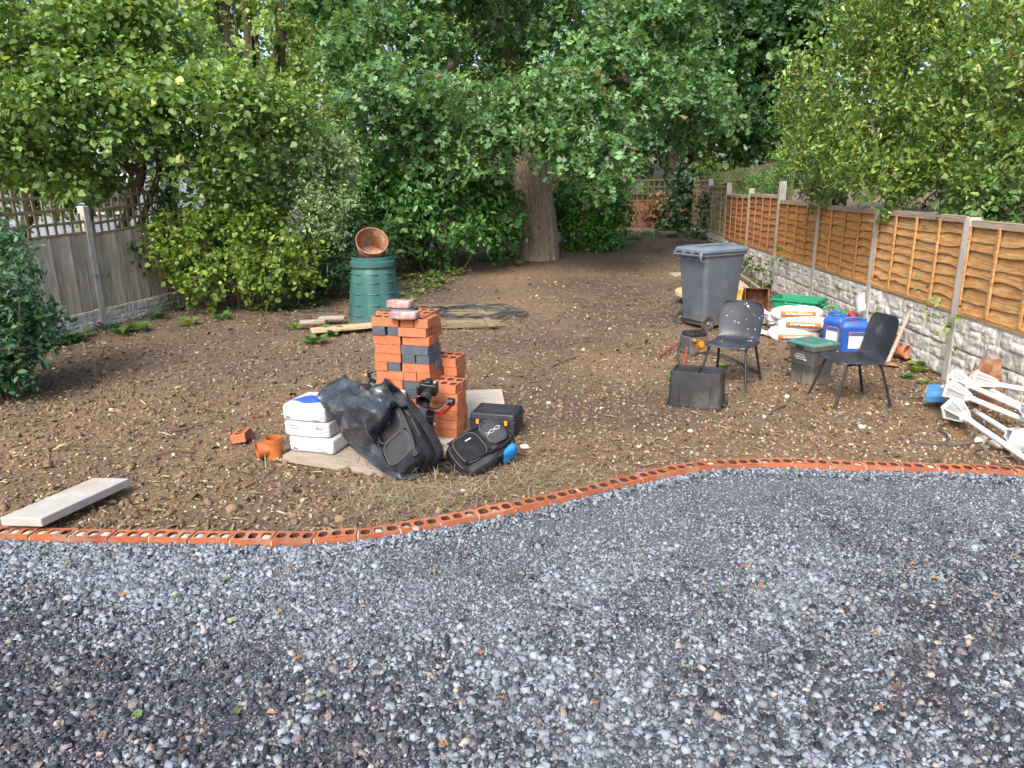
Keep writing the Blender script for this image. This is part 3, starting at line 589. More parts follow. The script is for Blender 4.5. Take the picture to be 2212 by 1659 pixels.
# ---- the oak
oak = thing('oak_tree', 'mature oak with thick ridged trunk and low drooping boughs', 'tree', (0, 0, 0))
OY = 15.4; ob = G(1165, 560, .25)
def oak_trunk():
    pth = [(ob.x, OY+.35, -.1), (ob.x, OY+.35, .35), V3(1160, 470, OY+.3), V3(1152, 380, OY+.3), V3(1146, 310, OY+.3), V3(1135, 230, OY+.35), V3(1118, 150, OY+.4), V3(1085, 70, OY+.5), V3(1030, 10, OY+.6), V3(960, -60, OY+.8)]
    P = catmull(pth, 16); n = len(P); rad_ = np.interp(np.linspace(0, 1, n), [0, .06, .14, .3, .5, .75, 1], [.54, .46, .42, .385, .35, .29, .2])
    seg = 150; V = []; F = []
    for i, p in enumerate(P):
        a = np.arange(seg)/seg*2*PI; zz = i/16*.55
        u = a/(2*PI)*30
        ridge = np.abs(vnoise(np.mod(u, 30)+.6*np.sin(zz*1.5), np.full(seg, zz*1.3))-.5)*2
        flare = (1+.12*np.cos(a*5+1.3)*max(0, 1-i/14))
        r = rad_[i]*flare*(1-.13*(1-np.clip(ridge*2.2, 0, 1))) + .01*fbm(np.cos(a)*3+7, np.sin(a)*3+zz, 2)
        for k in range(seg): V.append((p.x+r[k]*math.cos(a[k]), p.y+r[k]*math.sin(a[k]), p.z))
    for i in range(n-1):
        for k in range(seg): F.append((i*seg+k, i*seg+(k+1) % seg, (i+1)*seg+(k+1) % seg, (i+1)*seg+k))
    me = mesh_np('trunk', V, np.array(F), [MAT['oak_bark']], True); return link('trunk', me, oak)
oak_trunk()
limbs('limb', oak, [([V3(1110, 130, OY+.4), V3(1130, 60, OY+.2), V3(1120, 0, OY), V3(1140, -70, OY)], [.2, .17, .15, .1])], 'oak_bark', 12)
limbs('limb', oak, [([V3(1060, 50, OY+.5), V3(1015, 85, OY-.2), V3(965, 150, OY-.8), V3(900, 185, OY-1.3), V3(820, 195, OY-1.6), V3(760, 230, OY-1.9)], [.15, .11, .075, .05, .035, .015])], 'oak_bark', 10)
limbs('limb', oak, [([V3(1140, 250, OY+.3), V3(1200, 180, OY-.6), V3(1300, 160, OY-1.4), V3(1400, 190, OY-2)], [.13, .10, .07, .03])], 'oak_bark', 10)
limbs('limb', oak, [([V3(1135, 200, OY+.3), V3(1230, 240, OY-1.2), V3(1290, 320, OY-2), V3(1310, 400, OY-2.3)], [.09, .06, .035, .015])], 'oak_bark', 8)
crown('crown', oak, [B(1180, 205, 13.6, 130, 45, .9), B(1270, 265, 13.3, 90, 55, .7), B(1300, 360, 13.1, 55, 65, .5), B(1230, 330, 13.2, 60, 35, .5), B(1010, 250, 13.9, 100, 45, .8), B(930, 330, 14.2, 80, 60, .7), B(1040, 340, 13.6, 75, 40, .6), B(1090, 290, 13.4, 60, 40, .5),
                     B(830, 110, 14.2, 130, 80, 1.0), B(860, 260, 14.0, 90, 50, .8), B(960, 60, 14.8, 110, 70, .9), B(1250, 80, 14.6, 120, 80, 1.0), B(1400, 90, 14.4, 120, 90, 1.0), B(1480, 190, 14.6, 90, 60, .8), B(1390, 200, 13.8, 80, 45, .6),
                     B(1520, 260, 15.2, 70, 40, .7), B(1140, 285, 13.2, 75, 42, .4), B(1110, 225, 13.4, 60, 35, .4), B(1190, 300, 13.0, 45, 35, .3), B(900, 190, 13.3, 80, 40, .5), B(800, 200, 13.6, 70, 45, .5), B(1330, 140, 13.6, 90, 40, .5), B(1130, -40, 15, 200, 60, 1.6), B(1440, -20, 15.2, 160, 60, 1.4), B(800, -20, 15, 180, 60, 1.4), B(1100, 130, 15.9, 90, 60, .6)],
      5300, 7, .13, 'oak', P_OAK, 'leaf', .40, .15, .85, 5, sub=15, subr=.27, inner=.06, flat=.55, hz=.5)
dd = thing('withered_sapling', 'small sapling with dry orange-brown leaves behind the oak boughs', 'sapling', (0, 0, 0))
limbs('trunk', dd, [([(-1.9, 16.2, .2), V3(960, 300, 16.2), V3(965, 200, 16.2), V3(955, 120, 16.2)], [.05, .045, .03, .012]), ([V3(960, 300, 16.2), V3(1000, 210, 16.1), V3(1010, 170, 16.1)], [.03, .02, .01])], 'bark_grey')
crown('crown', dd, [B(940, 200, 15.6, 60, 60, .5), B(985, 280, 15.5, 60, 50, .5), B(930, 370, 15.4, 50, 35, .4)], 330, 6, .12, 'oak', [((.32, .20, .09), 4), ((.28, .22, .10), 3), ((.12, .15, .05), 3)], 'leaf', .3, .3, .5, 6)

# ---- shrubs
def bush(name, label, blobs, twigs, per, llen, t, pal, mat='leaf', stems=None, **k):
    o = thing(name, label, 'shrub', (0, 0, 0))
    if stems: limbs('stem', o, stems, k.pop('smat', 'bark'), 6)
    crown('foliage', o, blobs, twigs, per, llen, t, pal, mat, **k); return o
def stems_at(px, py, yd, n, spread, hgt, seed, r0=.02):
    rnd = random.Random(seed); g = PY(px, py, yd); out = []
    for _ in range(n):
        a = rnd.uniform(-1, 1)*spread; b = rnd.uniform(-.3, .3); x0 = g.x+a*.35; y0 = yd+b*.5; z0 = ghf(x0, y0)-.03
        out.append(([(x0, y0, z0), (x0+a*.25, y0+b*.3, z0+hgt*.4), (x0+a*.7, y0+b, z0+hgt)], [r0, r0*.8, r0*.35]))
    return out
bush('privet_bush', 'rounded yellow-green bush spilling over the fence boards', [B(500, 510, 11.2, 130, 75, .8), B(420, 540, 11.2, 75, 70, .6), B(590, 545, 11.3, 85, 85, .7), B(500, 590, 11.0, 130, 50, .6), B(560, 450, 11.5, 80, 35, .6), B(640, 590, 11.2, 40, 35, .4)],
     1500, 7, .075, 'plain', P_PRIVET, stems=stems_at(510, 655, 11.2, 16, .9, 1.0, 5, .016), tlen=.26, droop=.2, seed=8, sub=10, subr=.32, inner=.15, zmin=.12)
bush('variegated_bush', 'tall bush with cream-edged grey-green leaves beside the yellow-green bush', [B(680, 350, 12.0, 75, 55, .6), B(700, 430, 11.9, 60, 60, .6), B(650, 300, 12.3, 70, 40, .6), B(620, 390, 12.0, 55, 50, .5), B(715, 495, 11.9, 38, 30, .4)],
     2100, 8, .07, 'oval', P_VARIEG, 'leaf', stems_at(690, 590, 12.6, 8, .6, 1.6, 6, .02), tlen=.24, seed=9, sub=10, subr=.32, up=.5)
bush('blue_green_shrub', 'low shrub with narrow blue-green leaves against the grey fence panel', [B(5, 640, 6.6, 65, 140, .5), B(25, 720, 6.4, 65, 60, .45), B(-40, 560, 6.9, 65, 90, .5), B(-5, 800, 6.3, 60, 60, .45), B(-90, 700, 6.5, 80, 150, .6), B(70, 690, 6.6, 20, 40, .2)],
     1500, 8, .062, 'oval', P_BLUEGREEN, 'leaf', stems_at(10, 850, 6.5, 12, .6, 1.0, 7, .012), tlen=.2, seed=10, sub=11, subr=.3, up=.4, zmin=.08)
bush('cherry_laurel', 'dense dark laurel with long glossy leaves between the compost bin and oak', [B(840, 470, 14.2, 100, 75, .9), B(950, 480, 14.3, 110, 75, .9), B(1050, 480, 14.6, 60, 65, .8), B(800, 380, 14.8, 90, 80, .9), B(900, 390, 14.8, 110, 70, .9), B(1020, 420, 14.8, 80, 60, .8)],
     1900, 7, .135, 'oval', P_LAUREL, 'leaf_gloss', stems_at(930, 560, 14.4, 14, 1.6, 1.2, 8, .025), tlen=.3, droop=.25, seed=11, sub=10, subr=.3, up=.6, zmin=.35)
bush('yew_seedling', 'dark feathery evergreen low behind the compost bin', [B(740, 560, 12.0, 70, 45, .6), B(690, 545, 12.2, 50, 35, .5), B(730, 500, 12.6, 60, 40, .5)], 750, 10, .11, 'needle', P_FIR, 'leaf', tlen=.3, seed=12, sub=8, up=.3, zmin=.1)
bush('spindle_bush', 'bright green glossy bush tucked behind the oak trunk', [B(1260, 470, 16.8, 90, 55, .7), B(1305, 430, 17, 32, 60, .5), B(1220, 420, 17, 50, 50, .5), B(1290, 510, 16.6, 60, 25, .5)],
     950, 8, .10, 'oval', [((.03, .11, .018), 5), ((.06, .16, .02), 3), ((.10, .19, .03), 1)], 'leaf_gloss', stems_at(1270, 520, 16.8, 8, .9, .8, 9), tlen=.28, seed=13, sub=9, subr=.33, zmin=.4)
bush('evergreen_hedge', 'huge yellow-green evergreen hedge bulging over the orange fence panels', 
     [B(1960, 300, 8.7, 190, 120, 1.1), B(1850, 220, 9.8, 170, 110, 1.2), B(2120, 270, 7.8, 150, 150, 1.0), B(1800, 330, 9.6, 120, 80, .8), B(1900, 390, 8.6, 90, 50, .6), B(2060, 130, 8.6, 170, 110, 1.2), B(1930, 60, 9.6, 130, 90, 1.1), B(2200, 100, 7.4, 150, 130, 1.0), B(1740, 240, 10.8, 80, 35, .8), B(2150, 400, 7.2, 120, 40, .5), B(1930, 455, 8.2, 38, 42, .22), B(2220, 250, 6.9, 110, 160, .8), B(2050, 0, 9.2, 220, 90, 1.2), B(2020, 410, 8.8, 90, 45, .5), B(1780, 420, 10.4, 60, 35, .4), B(2130, 340, 8.6, 120, 70, .6)],
     6200, 8, .062, 'spoon', P_GRIS, 'leaf_gloss', stems_at(2060, 620, 8.6, 9, 2.0, 2.6, 10, .045), smat='bark_grey', tlen=.16, droop=-.3, seed=14, sub=26, subr=.20, inner=.12, up=.5, flat=.8, tjit=.34)
bush('feathery_bush', 'soft mid-green feathery bush poking over the far fence panels', [B(1690, 385, 13.6, 40, 45, .4), B(1660, 400, 14.6, 30, 30, .4), B(1600, 395, 17.5, 24, 24, .3), B(1535, 385, 19, 20, 14, .3)], 420, 9, .07, 'narrow', [((.08, .15, .045), 4), ((.11, .18, .05), 3)], tlen=.24, seed=15, sub=7, stems=stems_at(1690, 480, 13.8, 4, .4, 1.6, 11, .015))
bush('nettle_clump', 'loose green clump with tall stalks behind the near fence panels', [B(2150, 465, 6.9, 70, 22, .25), B(2080, 455, 7.4, 40, 14, .25), B(2200, 440, 6.7, 50, 30, .3)], 260, 8, .075, 'oval', P_BACK, tlen=.26, seed=16, sub=6, stems=stems_at(2200, 600, 7.3, 6, .25, 1.5, 12, .01))

bush('understory_shrub', 'shadowy green shrubs filling in behind the trellis fence', [B(60, 360, 14, 120, 70, .6), B(-60, 330, 14, 100, 90, .6), B(200, 410, 14.5, 100, 45, .6), B(560, 330, 14.5, 90, 70, .7), B(560, 430, 13.6, 70, 50, .6), B(400, 420, 14.5, 80, 40, .5)], 900, 7, .11, 'plain', P_BACK, tlen=.35, seed=19, sub=8)
# ---- ivy-clad trees beyond the far corner
def big_tree(name, label, px, yd, blobs, twigs, per, llen, pal, seed, tr=.22, hh=9, lean=0, t='plain', mat='leaf', bark='bark', **k):
    o = thing(name, label, 'tree', (0, 0, 0)); c = PY(px, 300, yd)
    limbs('trunk', o, [([(c.x, yd, -.1), (c.x+lean*.2, yd, 2.2), (c.x+lean*.6, yd+.1, 5), (c.x+lean, yd, hh)], [tr*1.25, tr, tr*.75, tr*.3]),
                       ([(c.x+lean*.3, yd, 3), (c.x+1.0, yd-.4, 4.6), (c.x+2.0, yd-.6, 6.4)], [tr*.5, tr*.35, tr*.1]), ([(c.x+lean*.4, yd, 3.8), (c.x-.9, yd-.4, 5.2), (c.x-1.9, yd-.5, 7)], [tr*.5, tr*.35, tr*.1])], bark, 9)
    crown('crown', o, blobs, twigs, per, llen, t, pal, mat, seed=seed, **k); return o
big_tree('ivy_clad_tree', 'dark ivy-wrapped tree with pale branch stubs beyond the far corner', 1450, 23.2, [B(1330, 60, 23, 70, 90, 1.0), B(1400, 230, 23, 90, 80, .9), B(1480, 130, 23, 100, 110, 1.1), B(1560, 60, 23, 80, 90, 1.0), B(1560, 230, 23, 90, 70, .9), B(1400, 315, 23, 60, 30, .7)],
         1900, 7, .15, P_IVY+[((.06, .12, .05), 3)], 17, .2, 9, .3, tlen=.4)
big_tree('maple_tree', 'maple with blue-green hanging leaf sprays over the far fence', 1600, 27.0, [B(1620, 110, 24, 90, 110, 1.0), B(1720, 120, 24, 80, 110, 1.0), B(1640, 260, 24, 80, 70, .8), B(1590, 20, 24, 120, 60, 1.1), B(1760, 20, 24, 110, 60, 1.1)],
         1500, 7, .17, [((.045, .10, .05), 5), ((.07, .14, .06), 3), ((.03, .07, .035), 3)], 18, .17, 9, -.2, bark='bark_grey', tlen=.4)
# ---- background wood, each tree of its own
rb = random.Random(5)
BT = [(-24, 27), (-18.5, 25), (-13.5, 22.5), (-10.5, 27), (-5.5, 28.5), (-1.8, 25.5), (2.2, 27.5), (6.0, 25.5), (10, 24), (14.5, 22), (19, 24), (12.5, 28), (-15.5, 31), (-8, 33), (0, 32.5), (8, 32), (16, 31)]
for i, (bx, by) in enumerate(BT):
    o = thing('woodland_tree', 'leafy green tree in the wood behind the gardens', 'tree', (0, 0, 0), group='trees of the wood behind the gardens')
    limbs('trunk', o, [([(bx, by, 0), (bx+rb.uniform(-.2, .2), by, 3), (bx+rb.uniform(-.5, .5), by, 6), (bx, by, 10)], [.28, .24, .17, .06])], 'bark', 8)
    w = rb.uniform(2.3, 3.1)
    crown('crown', o, [(bx, by, 3.0, w*1.05, 1.9, 2.0), (bx+rb.uniform(-.8, .8), by-.4, 5.8, w, 1.9, 2.4), (bx+rb.uniform(-1, 1), by, 8.6, w*.9, 1.9, 1.9)],
          720, 6, .23, 'plain', P_LIME if i in (4, 2, 13, 5, 7) else P_BACK, 'leaf', seed=60+i, tlen=.6, sub=10, subr=.36, inner=.2)
# ------------------------------------------------------------ fence of concrete posts and lap panels along the plot
POST0 = G(2050, 815); FD = Vector((.06, 1, 0)).normalized(); FRZ = math.atan2(FD.y, FD.x); FS = 1.9*math.hypot(.06, 1)
def fpos(k): return Vector((POST0.x, POST0.y, 0))+FD*FS*k
POST_TOP = {-1: 1.5, 0: 1.5, 1: 1.52, 2: 1.53, 3: 1.83, 4: 1.7, 5: 1.8, 6: 1.9, 7: 1.97, 8: 2.0}
PANEL = {-1: (.62, 1.47), 0: (.62, 1.5), 1: (.62, 1.5), 2: (.62, 1.52), 3: (.62, 1.6), 4: (.62, 1.56), 5: (.66, 1.74), 6: (.72, 1.88), 7: (.86, 1.93)}
post_lab = {-1: 'concrete fence post out by the lamp posts end', 0: 'concrete fence post with rusty plates leaning at its foot', 1: 'concrete fence post behind the hoe, leaves hanging over its top', 2: 'concrete fence post beside the green crate', 3: 'tall concrete fence post standing clear above both its panels',
            4: 'concrete fence post between two red-brown lap panels', 5: 'concrete fence post where red-brown panels meet olive ones', 6: 'concrete fence post between the two olive lap panels', 7: 'concrete fence post between olive and amber panels', 8: 'last concrete fence post, wrapped in ivy at the corner'}
for k in range(-1, 9):
    p = fpos(k); h = POST_TOP[k]; t = MB()
    # post with slots for the panels
    pr = [(-.05, -.05), (.05, -.05), (.05, -.025), (.03, -.02), (.03, .02), (.05, .025), (.05, .05), (-.05, .05), (-.05, .025), (-.03, .02), (-.03, -.02), (-.05, -.025)]
    t.loft([[(x, y, z) for x, y in pr] for z in (-.2, h-.02)]+[[(x*.8, y*.8, h) for x, y in pr]])
    o = t.build('fence_post', MAT['concrete'], None, smooth=False, bevel=.006, loc=p, rot=(0, 0, FRZ))
    tag(o, post_lab[k], 'fence post', 'concrete fence posts along the lap panels')
def rock_mesh(seed, w, h):
    r = np.random.RandomState(seed); nu, nv = 150, 26
    u = np.linspace(0, w, nu); v = np.linspace(0, h, nv); U, Vv = np.meshgrid(u, v)
    hgt = np.zeros_like(U); blocks = []
    for row, (z0, z1) in enumerate(((0, h*.5), (h*.5, h))):
        x = -r.rand()*.1
        while x < w:
            bw = r.uniform(.05, .22)
            if r.rand() < .35: zs = (z0+z1)/2+r.uniform(-.02, .02); blocks += [(x, x+bw, z0, zs), (x, x+bw, zs, z1)]
            else: blocks.append((x, x+bw, z0, z1))
            x += bw
    for (a, b, c, d) in blocks:
        m = np.minimum(np.minimum(U-a, b-U), np.minimum(Vv-c, d-Vv)); k = m > 0
        hgt = np.where(k, sstep(0, .014+.012*r.rand(), m)*(.006+.020*r.rand())+r.uniform(-.014, .014)*(U-a)/(b-a)+r.uniform(-.012, .012)*(Vv-c)/(d-c), hgt)
    hgt = hgt+(fbm(U*11+seed*3, Vv*16, 4)-.5)*.036+(fbm(U*40+seed*3, Vv*40, 2)-.5)*.014
    hgt = hgt*.72; e = np.minimum(Vv, h-Vv); hgt = np.where(e < .004, -.006, hgt)
    V = np.stack([U-w/2, hgt+.022, Vv], -1).reshape(-1, 3)     # face on +y
    i = np.arange(nu*nv).reshape(nv, nu); F = np.stack([i[:-1, 1:], i[:-1, :-1], i[1:, :-1], i[1:, 1:]], -1).reshape(-1, 4).tolist()
    b = len(V); V = np.concatenate([V, [(-w/2, -.02, 0), (w/2, -.02, 0), (w/2, -.02, h), (-w/2, -.02, h)]])
    F += [[b, b+1, b+2, b+3], [int(i[0, 0]), int(i[-1, 0]), b+3, b], [int(i[-1, -1]), int(i[0, -1]), b+1, b+2], [int(i[-1, 0]), int(i[-1, -1]), b+2, b+3]]
    return mesh_np('gravel_board', V, F, [MAT['rockface']], True, None, 60)
BW = FS-.05
ROCK = [rock_mesh(s, BW, .30) for s in (3, 5, 9, 14)]
ROCK_L = rock_mesh(21, BW, .26)
def lap_slat(seed, w, h):
    """waney lap slat: one long thin board, wavy lower edge, slightly twisted"""
    n = 26; r = np.random.RandomState(seed); u = np.linspace(-w/2, w/2, n)
    lo = -.014+(vnoise(u*3.1+seed*7, u*0+seed)-.5)*.046+(vnoise(u*9+seed*7, u*0+seed)-.5)*.014; hi = np.full(n, h+.03)
    bow = (vnoise(u*2.3+seed, u*0+3.3)-.5)*.012
    V = []; F = []
    for k in range(n):
        V += [(u[k], .028+bow[k], lo[k]), (u[k], .004+bow[k]*.3, hi[k]), (u[k], -.004+bow[k]*.3, hi[k]), (u[k], .016+bow[k], lo[k])]
    for k in range(n-1):
        a, b = k*4, k*4+4
        for j in range(4): F.append((a+j, a+(j+1) % 4, b+(j+1) % 4, b+j))
    F += [(0, 3, 2, 1), (4*n-4, 4*n-3, 4*n-2, 4*n-1)]
    me = bpy.data.meshes.new('slat'); me.from_pydata(V, [], F); me.update(); me.polygons.foreach_set('use_smooth', [True]*len(F)); me.set_sharp_from_angle(angle=rad(40)); return me
SL = {}
pan_style = {-1: ('fence_pale', 'orange-brown lap panel above the white lamp posts'), 0: ('fence_pale', 'orange-brown lap panel with pale worn streaks, leafy sprig hanging over it'), 1: ('fence_orange', 'orange-brown lap panel behind the blue jerrycans'), 2: ('fence_orange', 'orange-brown lap panel with strongly shadowed slats behind the green crate'),
             3: ('fence_red', 'red-brown lap panel left of the tall concrete post, bin standing before it'), 4: ('fence_red', 'red-brown lap panel flecked with pale bare patches'), 5: ('fence_olive', 'olive weathered lap panel, the wider of the two'), 6: ('fence_olive', 'olive weathered lap panel with ivy creeping up its edge'), 7: ('fence_orange', 'short amber lap panel at the ivy corner')}
pan_style[3] = ('fence_red', 'red-brown lap panel beyond the tall concrete post, behind the wheeled bin')
for k in range(-1, 8):
    c = (fpos(k)+fpos(k+1))/2; z0, z1 = PANEL[k]; sty, lab = pan_style[k]; m = MAT[sty]
    # slats face -x side (the plot): local +y of the panel must point to the plot
    t = thing('lap_fence_panel', lab, 'fence panel', (c.x, c.y, z0), FRZ, 'lap fence panels between concrete posts')
    W = BW-.01; H = z1-z0; pitch = .105 if k not in (5, 6, 7) else .115; ns = int(round((H-.09)/pitch)); pitch = (H-.09)/ns
    for j in range(ns):
        key = (sty, (j*3+k*5) % 7, ns)
        if key not in SL:
            me = lap_slat(key[1]+ns*11, W, pitch); me.materials.append(m); SL[key] = me
        s = link('slat', SL[key], t, (0, .0, .045+j*pitch)); s.rotation_euler = (rad(2), 0, rad(.0))
    nb = 3 if k not in (5, 6) else 3
    for xx in [-W/2+.019]+[-W/2+W*(q+1)/(nb+1) for q in range(nb)]+[W/2-.019]:
        MB().box((0, 0, 0), (.036, .018, H-.08)).build('batten', m, t, bevel=.003, loc=(xx, .040, H/2))
    MB().box((0, 0, 0), (W, .03, .04)).build('rail', m, t, bevel=.003, loc=(0, .03, .02))
    MB().box((0, 0, 0), (W, .03, .045)).build('rail', MAT['fence_cap'], t, bevel=.003, loc=(0, .03, H-.03))
    MB().box((0, 0, 0), (W, .062, .018)).build('capping', MAT['fence_cap'], t, bevel=.003, loc=(0, .012, H))
    for j in range(2):
        zb = z0-.012-.305*(j+1)
        g = link('gravel_board', ROCK[(k*2+j) % 4], None, (c.x, c.y, zb), (0, 0, FRZ+(0)))
        tag(g, ('upper' if j == 0 else 'lower')+' rock-faced concrete board under the '+lab.split(',')[0].replace('above the white lamp posts', 'by the lamp posts').replace(' with strongly shadowed slats', ''), 'gravel board', 'rock-faced concrete boards under the lap panels')

# ------------------------------------------------------------ grey featheredge fence with trellis
LP = G(222, 705); LP.z = 0; LE = G(385, 662); LD = Vector((LE.x-LP.x, LE.y-LP.y, 0)).normalized(); LRZ = math.atan2(LD.y, LD.x); LSP = 1.92
for k, lab in ((-1, 'concrete post of the trellis fence hidden in the blue-green shrub'), (0, 'bare concrete post between two grey trellis-topped panels'), (1, 'concrete post of the trellis fence buried in the yellow-green bush')):
    p = LP+LD*LSP*k; t = MB(); t.box((0, 0, .72), (.11, .10, 1.84)); o = t.build('trellis_fence_post', MAT['concrete'], None, bevel=.012, loc=(p.x, p.y, 0), rot=(0, 0, LRZ))
    tag(o, lab, 'fence post', 'concrete posts of the trellis fence')
    if k == 0:
        b = MB().box((.02, -.062, 0), (.035, .02, .16)).build('bracket', MAT['black_metal'], o, bevel=.004, loc=(.045, 0, 1.52))
FE = {}
for s in range(4):
    mb = MB(); w = .118; n = 2
    mb.add([(-w/2, 0, 0), (w/2, 0, 0), (w/2, .006, 0), (-w/2, .024, 0), (-w/2, 0, 1), (w/2, 0, 1), (w/2, .006, 1), (-w/2, .024, 1)], [(0, 3, 2, 1), (4, 5, 6, 7), (0, 1, 5, 4), (1, 2, 6, 5), (2, 3, 7, 6), (3, 0, 4, 7)])
    FE[s] = mb.mesh('board', MAT['feather'])
rl = random.Random(4)
for k, lab in ((-2, 'grey board panel with trellis at the picture-edge end of the fence'), (-1, 'grey weathered board panel topped by trellis dipping towards the post'), (0, 'grey-green board panel topped by trellis climbing from the post')):
    if k == -2: lab = 'grey board panel with trellis mostly hidden by the blue-green shrub'
    a = LP+LD*(LSP*k+.06); L = LSP-.12; t = thing('trellised_fence', lab, 'fence panel', (a.x, a.y, 0), LRZ+0, 'grey trellis-topped fence panels')
    # +x along the fence (away), plot side is -y
    zb, zt = .26, 1.24
    if k == 0: slope = lambda x: .06*x
    else: slope = lambda x: .02*x
    n = 17; wb = L/n
    for j in range(n):
        o = link('board', FE[j % 4], t, ((j+.5)*wb, -.012-rl.uniform(0, .004), zb), (0, rad(rl.uniform(-.35, .35)), PI))
        o.scale = (wb/.105, 1, zt+slope((j+.5)*wb)-zb+rl.uniform(-.006, .006))
    for zz in (.45, 1.1): MB().box((L/2, .035, zz), (L, .035, .07)).build('back_rail', MAT['feather'], t, bevel=.004)
    MB().box((L/2, -.012, 0), (L, .05, .035), ry=-math.atan(slope(1))).build('capping', MAT['trellis'], t, bevel=.004, loc=(0, 0, zt+slope(L/2)+.016))
    # trellis: curved top
    if k == 0: top = lambda x: zt+.24+.40*math.sin(min(1, x/1.1)*PI/2)-.16*max(0, x-1.1)
    else: top = lambda x: zt+.28+.34*(1-min(1, max(0, (x-(L-1.0))/1.0))**1.3)
    nn = 13
    for j in range(nn):
        x = .06+j*(L-.12)/(nn-1); h = top(x)-zt-slope(x)-.03
        MB().box((0, 0, h/2), (.040, .018, h)).build('trellis_slat', MAT['trellis'], t, bevel=.002, loc=(x, -.018, zt+slope(x)+.03), rot=(0, rad(rl.uniform(-1.2, 1.2)), 0))
    for q in range(4):
        dz = .16+q*.165; x0 = 0; x1 = L
        xs = [x for x in np.linspace(0, L, 80) if top(x)-zt-.02 > dz+slope(x)]
        if len(xs) < 4: continue
        x0, x1 = xs[0], xs[-1]; ll = x1-x0
        MB().box((0, 0, 0), (ll, .016, .038)).build('trellis_slat', MAT['trellis'], t, bevel=.002, loc=((x0+x1)/2, -.035, zt+dz+slope((x0+x1)/2)), rot=(0, -math.atan(slope(1)), 0))
    b = link('gravel_board', ROCK_L, None, ((a+LD*L/2).x, (a+LD*L/2).y, -.02), (0, 0, LRZ+PI))
    tag(b, {-2: 'white rock-faced board behind the blue-green shrub', -1: 'white rock-faced board under the dipping trellis panel', 0: 'white rock-faced board under the climbing trellis panel'}[k], 'gravel board', 'white rock-faced boards under the trellis fence')

# ------------------------------------------------------------ fences beyond the far corner
def board_run(name, label, A, Bp, zb, zt, mat, wb, rails=(), trellis=0, group=None):
    A = Vector(A); Bp = Vector(Bp); D = Bp-A; L = math.hypot(D.x, D.y); t = thing(name, label, 'fence', (A.x, A.y, 0), math.atan2(D.y, D.x), group)
    n = int(L/wb); me = MB().box((0, 0, .5), (wb*.96, .014, 1)).mesh('board', MAT[mat])
    for j in range(n):
        f = (j+.5)/n; o = link('board', me, t, (f*L, rl.uniform(-.006, .006), zb), (0, 0, 0)); o.scale = (1, 1, (zt[0]+(zt[1]-zt[0])*f)-zb+rl.uniform(-.012, .012))
    sl = (zt[1]-zt[0])/L
    for r_ in rails:
        MB().box((0, 0, 0), (L, .05, .12)).build('rail', MAT[mat], t, bevel=.004, loc=(L/2, -.035, (zt[0]+zt[1])/2-r_), rot=(0, -math.atan(sl), 0))
    if rails:
        for f in (.02, .36, .7): MB().box((0, 0, 0), (.1, .1, 1.9)).build('post', MAT[mat], t, bevel=.006, loc=(L*f, -.065, zt[0]+(zt[1]-zt[0])*f-.93))
    if trellis:
        for j in range(int(L/.17)+1): MB().box((0, 0, trellis/2), (.03, .016, trellis)).build('trellis_slat', MAT['green_fence'], t, bevel=.002, loc=(min(L, .02+j*.17), 0, zt[0]))
        for q in range(4): MB().box((0, 0, 0), (L, .014, .035)).build('trellis_slat', MAT['green_fence'], t, bevel=.002, loc=(L/2, -.018, zt[0]+.03+q*trellis/3.2))
    return t
a = PY(1325, 500, 21.6); b = PY(1478, 500, 22.0)
board_run('rear_fence', 'red-brown board fence with trellis closing the far corner', (a.x, 21.6, 0), (b.x, 22.0, 0), .45, (PY(1325, 437, 21.6).z, PY(1478, 432, 22).z), 'rear_fence', .15, (), .62)
a = PY(1462, 402, 25.5); b = PY(1720, 338, 20.5)
board_run('neighbour_fence', 'tall green-stained board fence standing beyond the lap panels', (a.x, 25.5, 0), (b.x, 20.5, 0), .3, (PY(1462, 392, 25.5).z, PY(1720, 340, 20.5).z), 'green_fence', .16, (.30,))
a = PY(1085, 500, 18.6); b = PY(1325, 500, 20.5)
board_run('dark_fence', 'dark board fence glimpsed behind the oak trunk', (a.x-.6, 18.6, 0), (b.x, 20.5, 0), .4, (2.1, 2.2), 'rear_fence', .15, ())

# ------------------------------------------------------------ houses glimpsed through the leaves
h = thing('neighbour_house', 'pale blue clapboard outbuilding glimpsed through the hazel leaves', 'house', (-9.6, 18.5, 0))
for j in range(14): MB().box((0, 0, 0), (6.2, .03, .205), rx=rad(5)).build('cladding_board', MAT['render_wall'], h, loc=(0, -1.85, .1+j*.19))
w = MB().box((0, 0, 0), (1.2, .06, .9)).build('window', MAT['white_metal'], h, bevel=.01, loc=(.6, -1.9, 1.75)); MB().box((0, -.04, 0), (1.0, .02, .72)).build('pane', MAT['pane'], w)
mb = MB(); mb.add([(-3.3, -2.1, 2.72), (3.3, -2.1, 2.72), (3.3, .2, 3.7), (-3.3, .2, 3.7), (-3.3, -2.1, 2.66), (3.3, -2.1, 2.66), (3.3, .2, 3.64), (-3.3, .2, 3.64)], [(0, 1, 2, 3), (4, 7, 6, 5), (0, 4, 5, 1), (1, 5, 6, 2), (2, 6, 7, 3), (3, 7, 4, 0)])
mb.build('roof', MAT['pale_roof'], h)
MB().box((0, -2.1, 2.66), (6.6, .05, .14)).build('fascia', MAT['white_metal'], h, bevel=.005)
MB().box((0, 0, 0), (6.2, 3.6, 2.64)).build('wall', MAT['render_wall'], h, loc=(0, -.02, 1.32))
h2 = thing('tiled_shed', 'small red-tiled roof showing between hazel and variegated bush', 'shed', (-6.5, 20, 0))
MB().box((0, 0, 1.3), (2.4, 2, 2.6)).build('wall', MAT['render_wall'], h2)
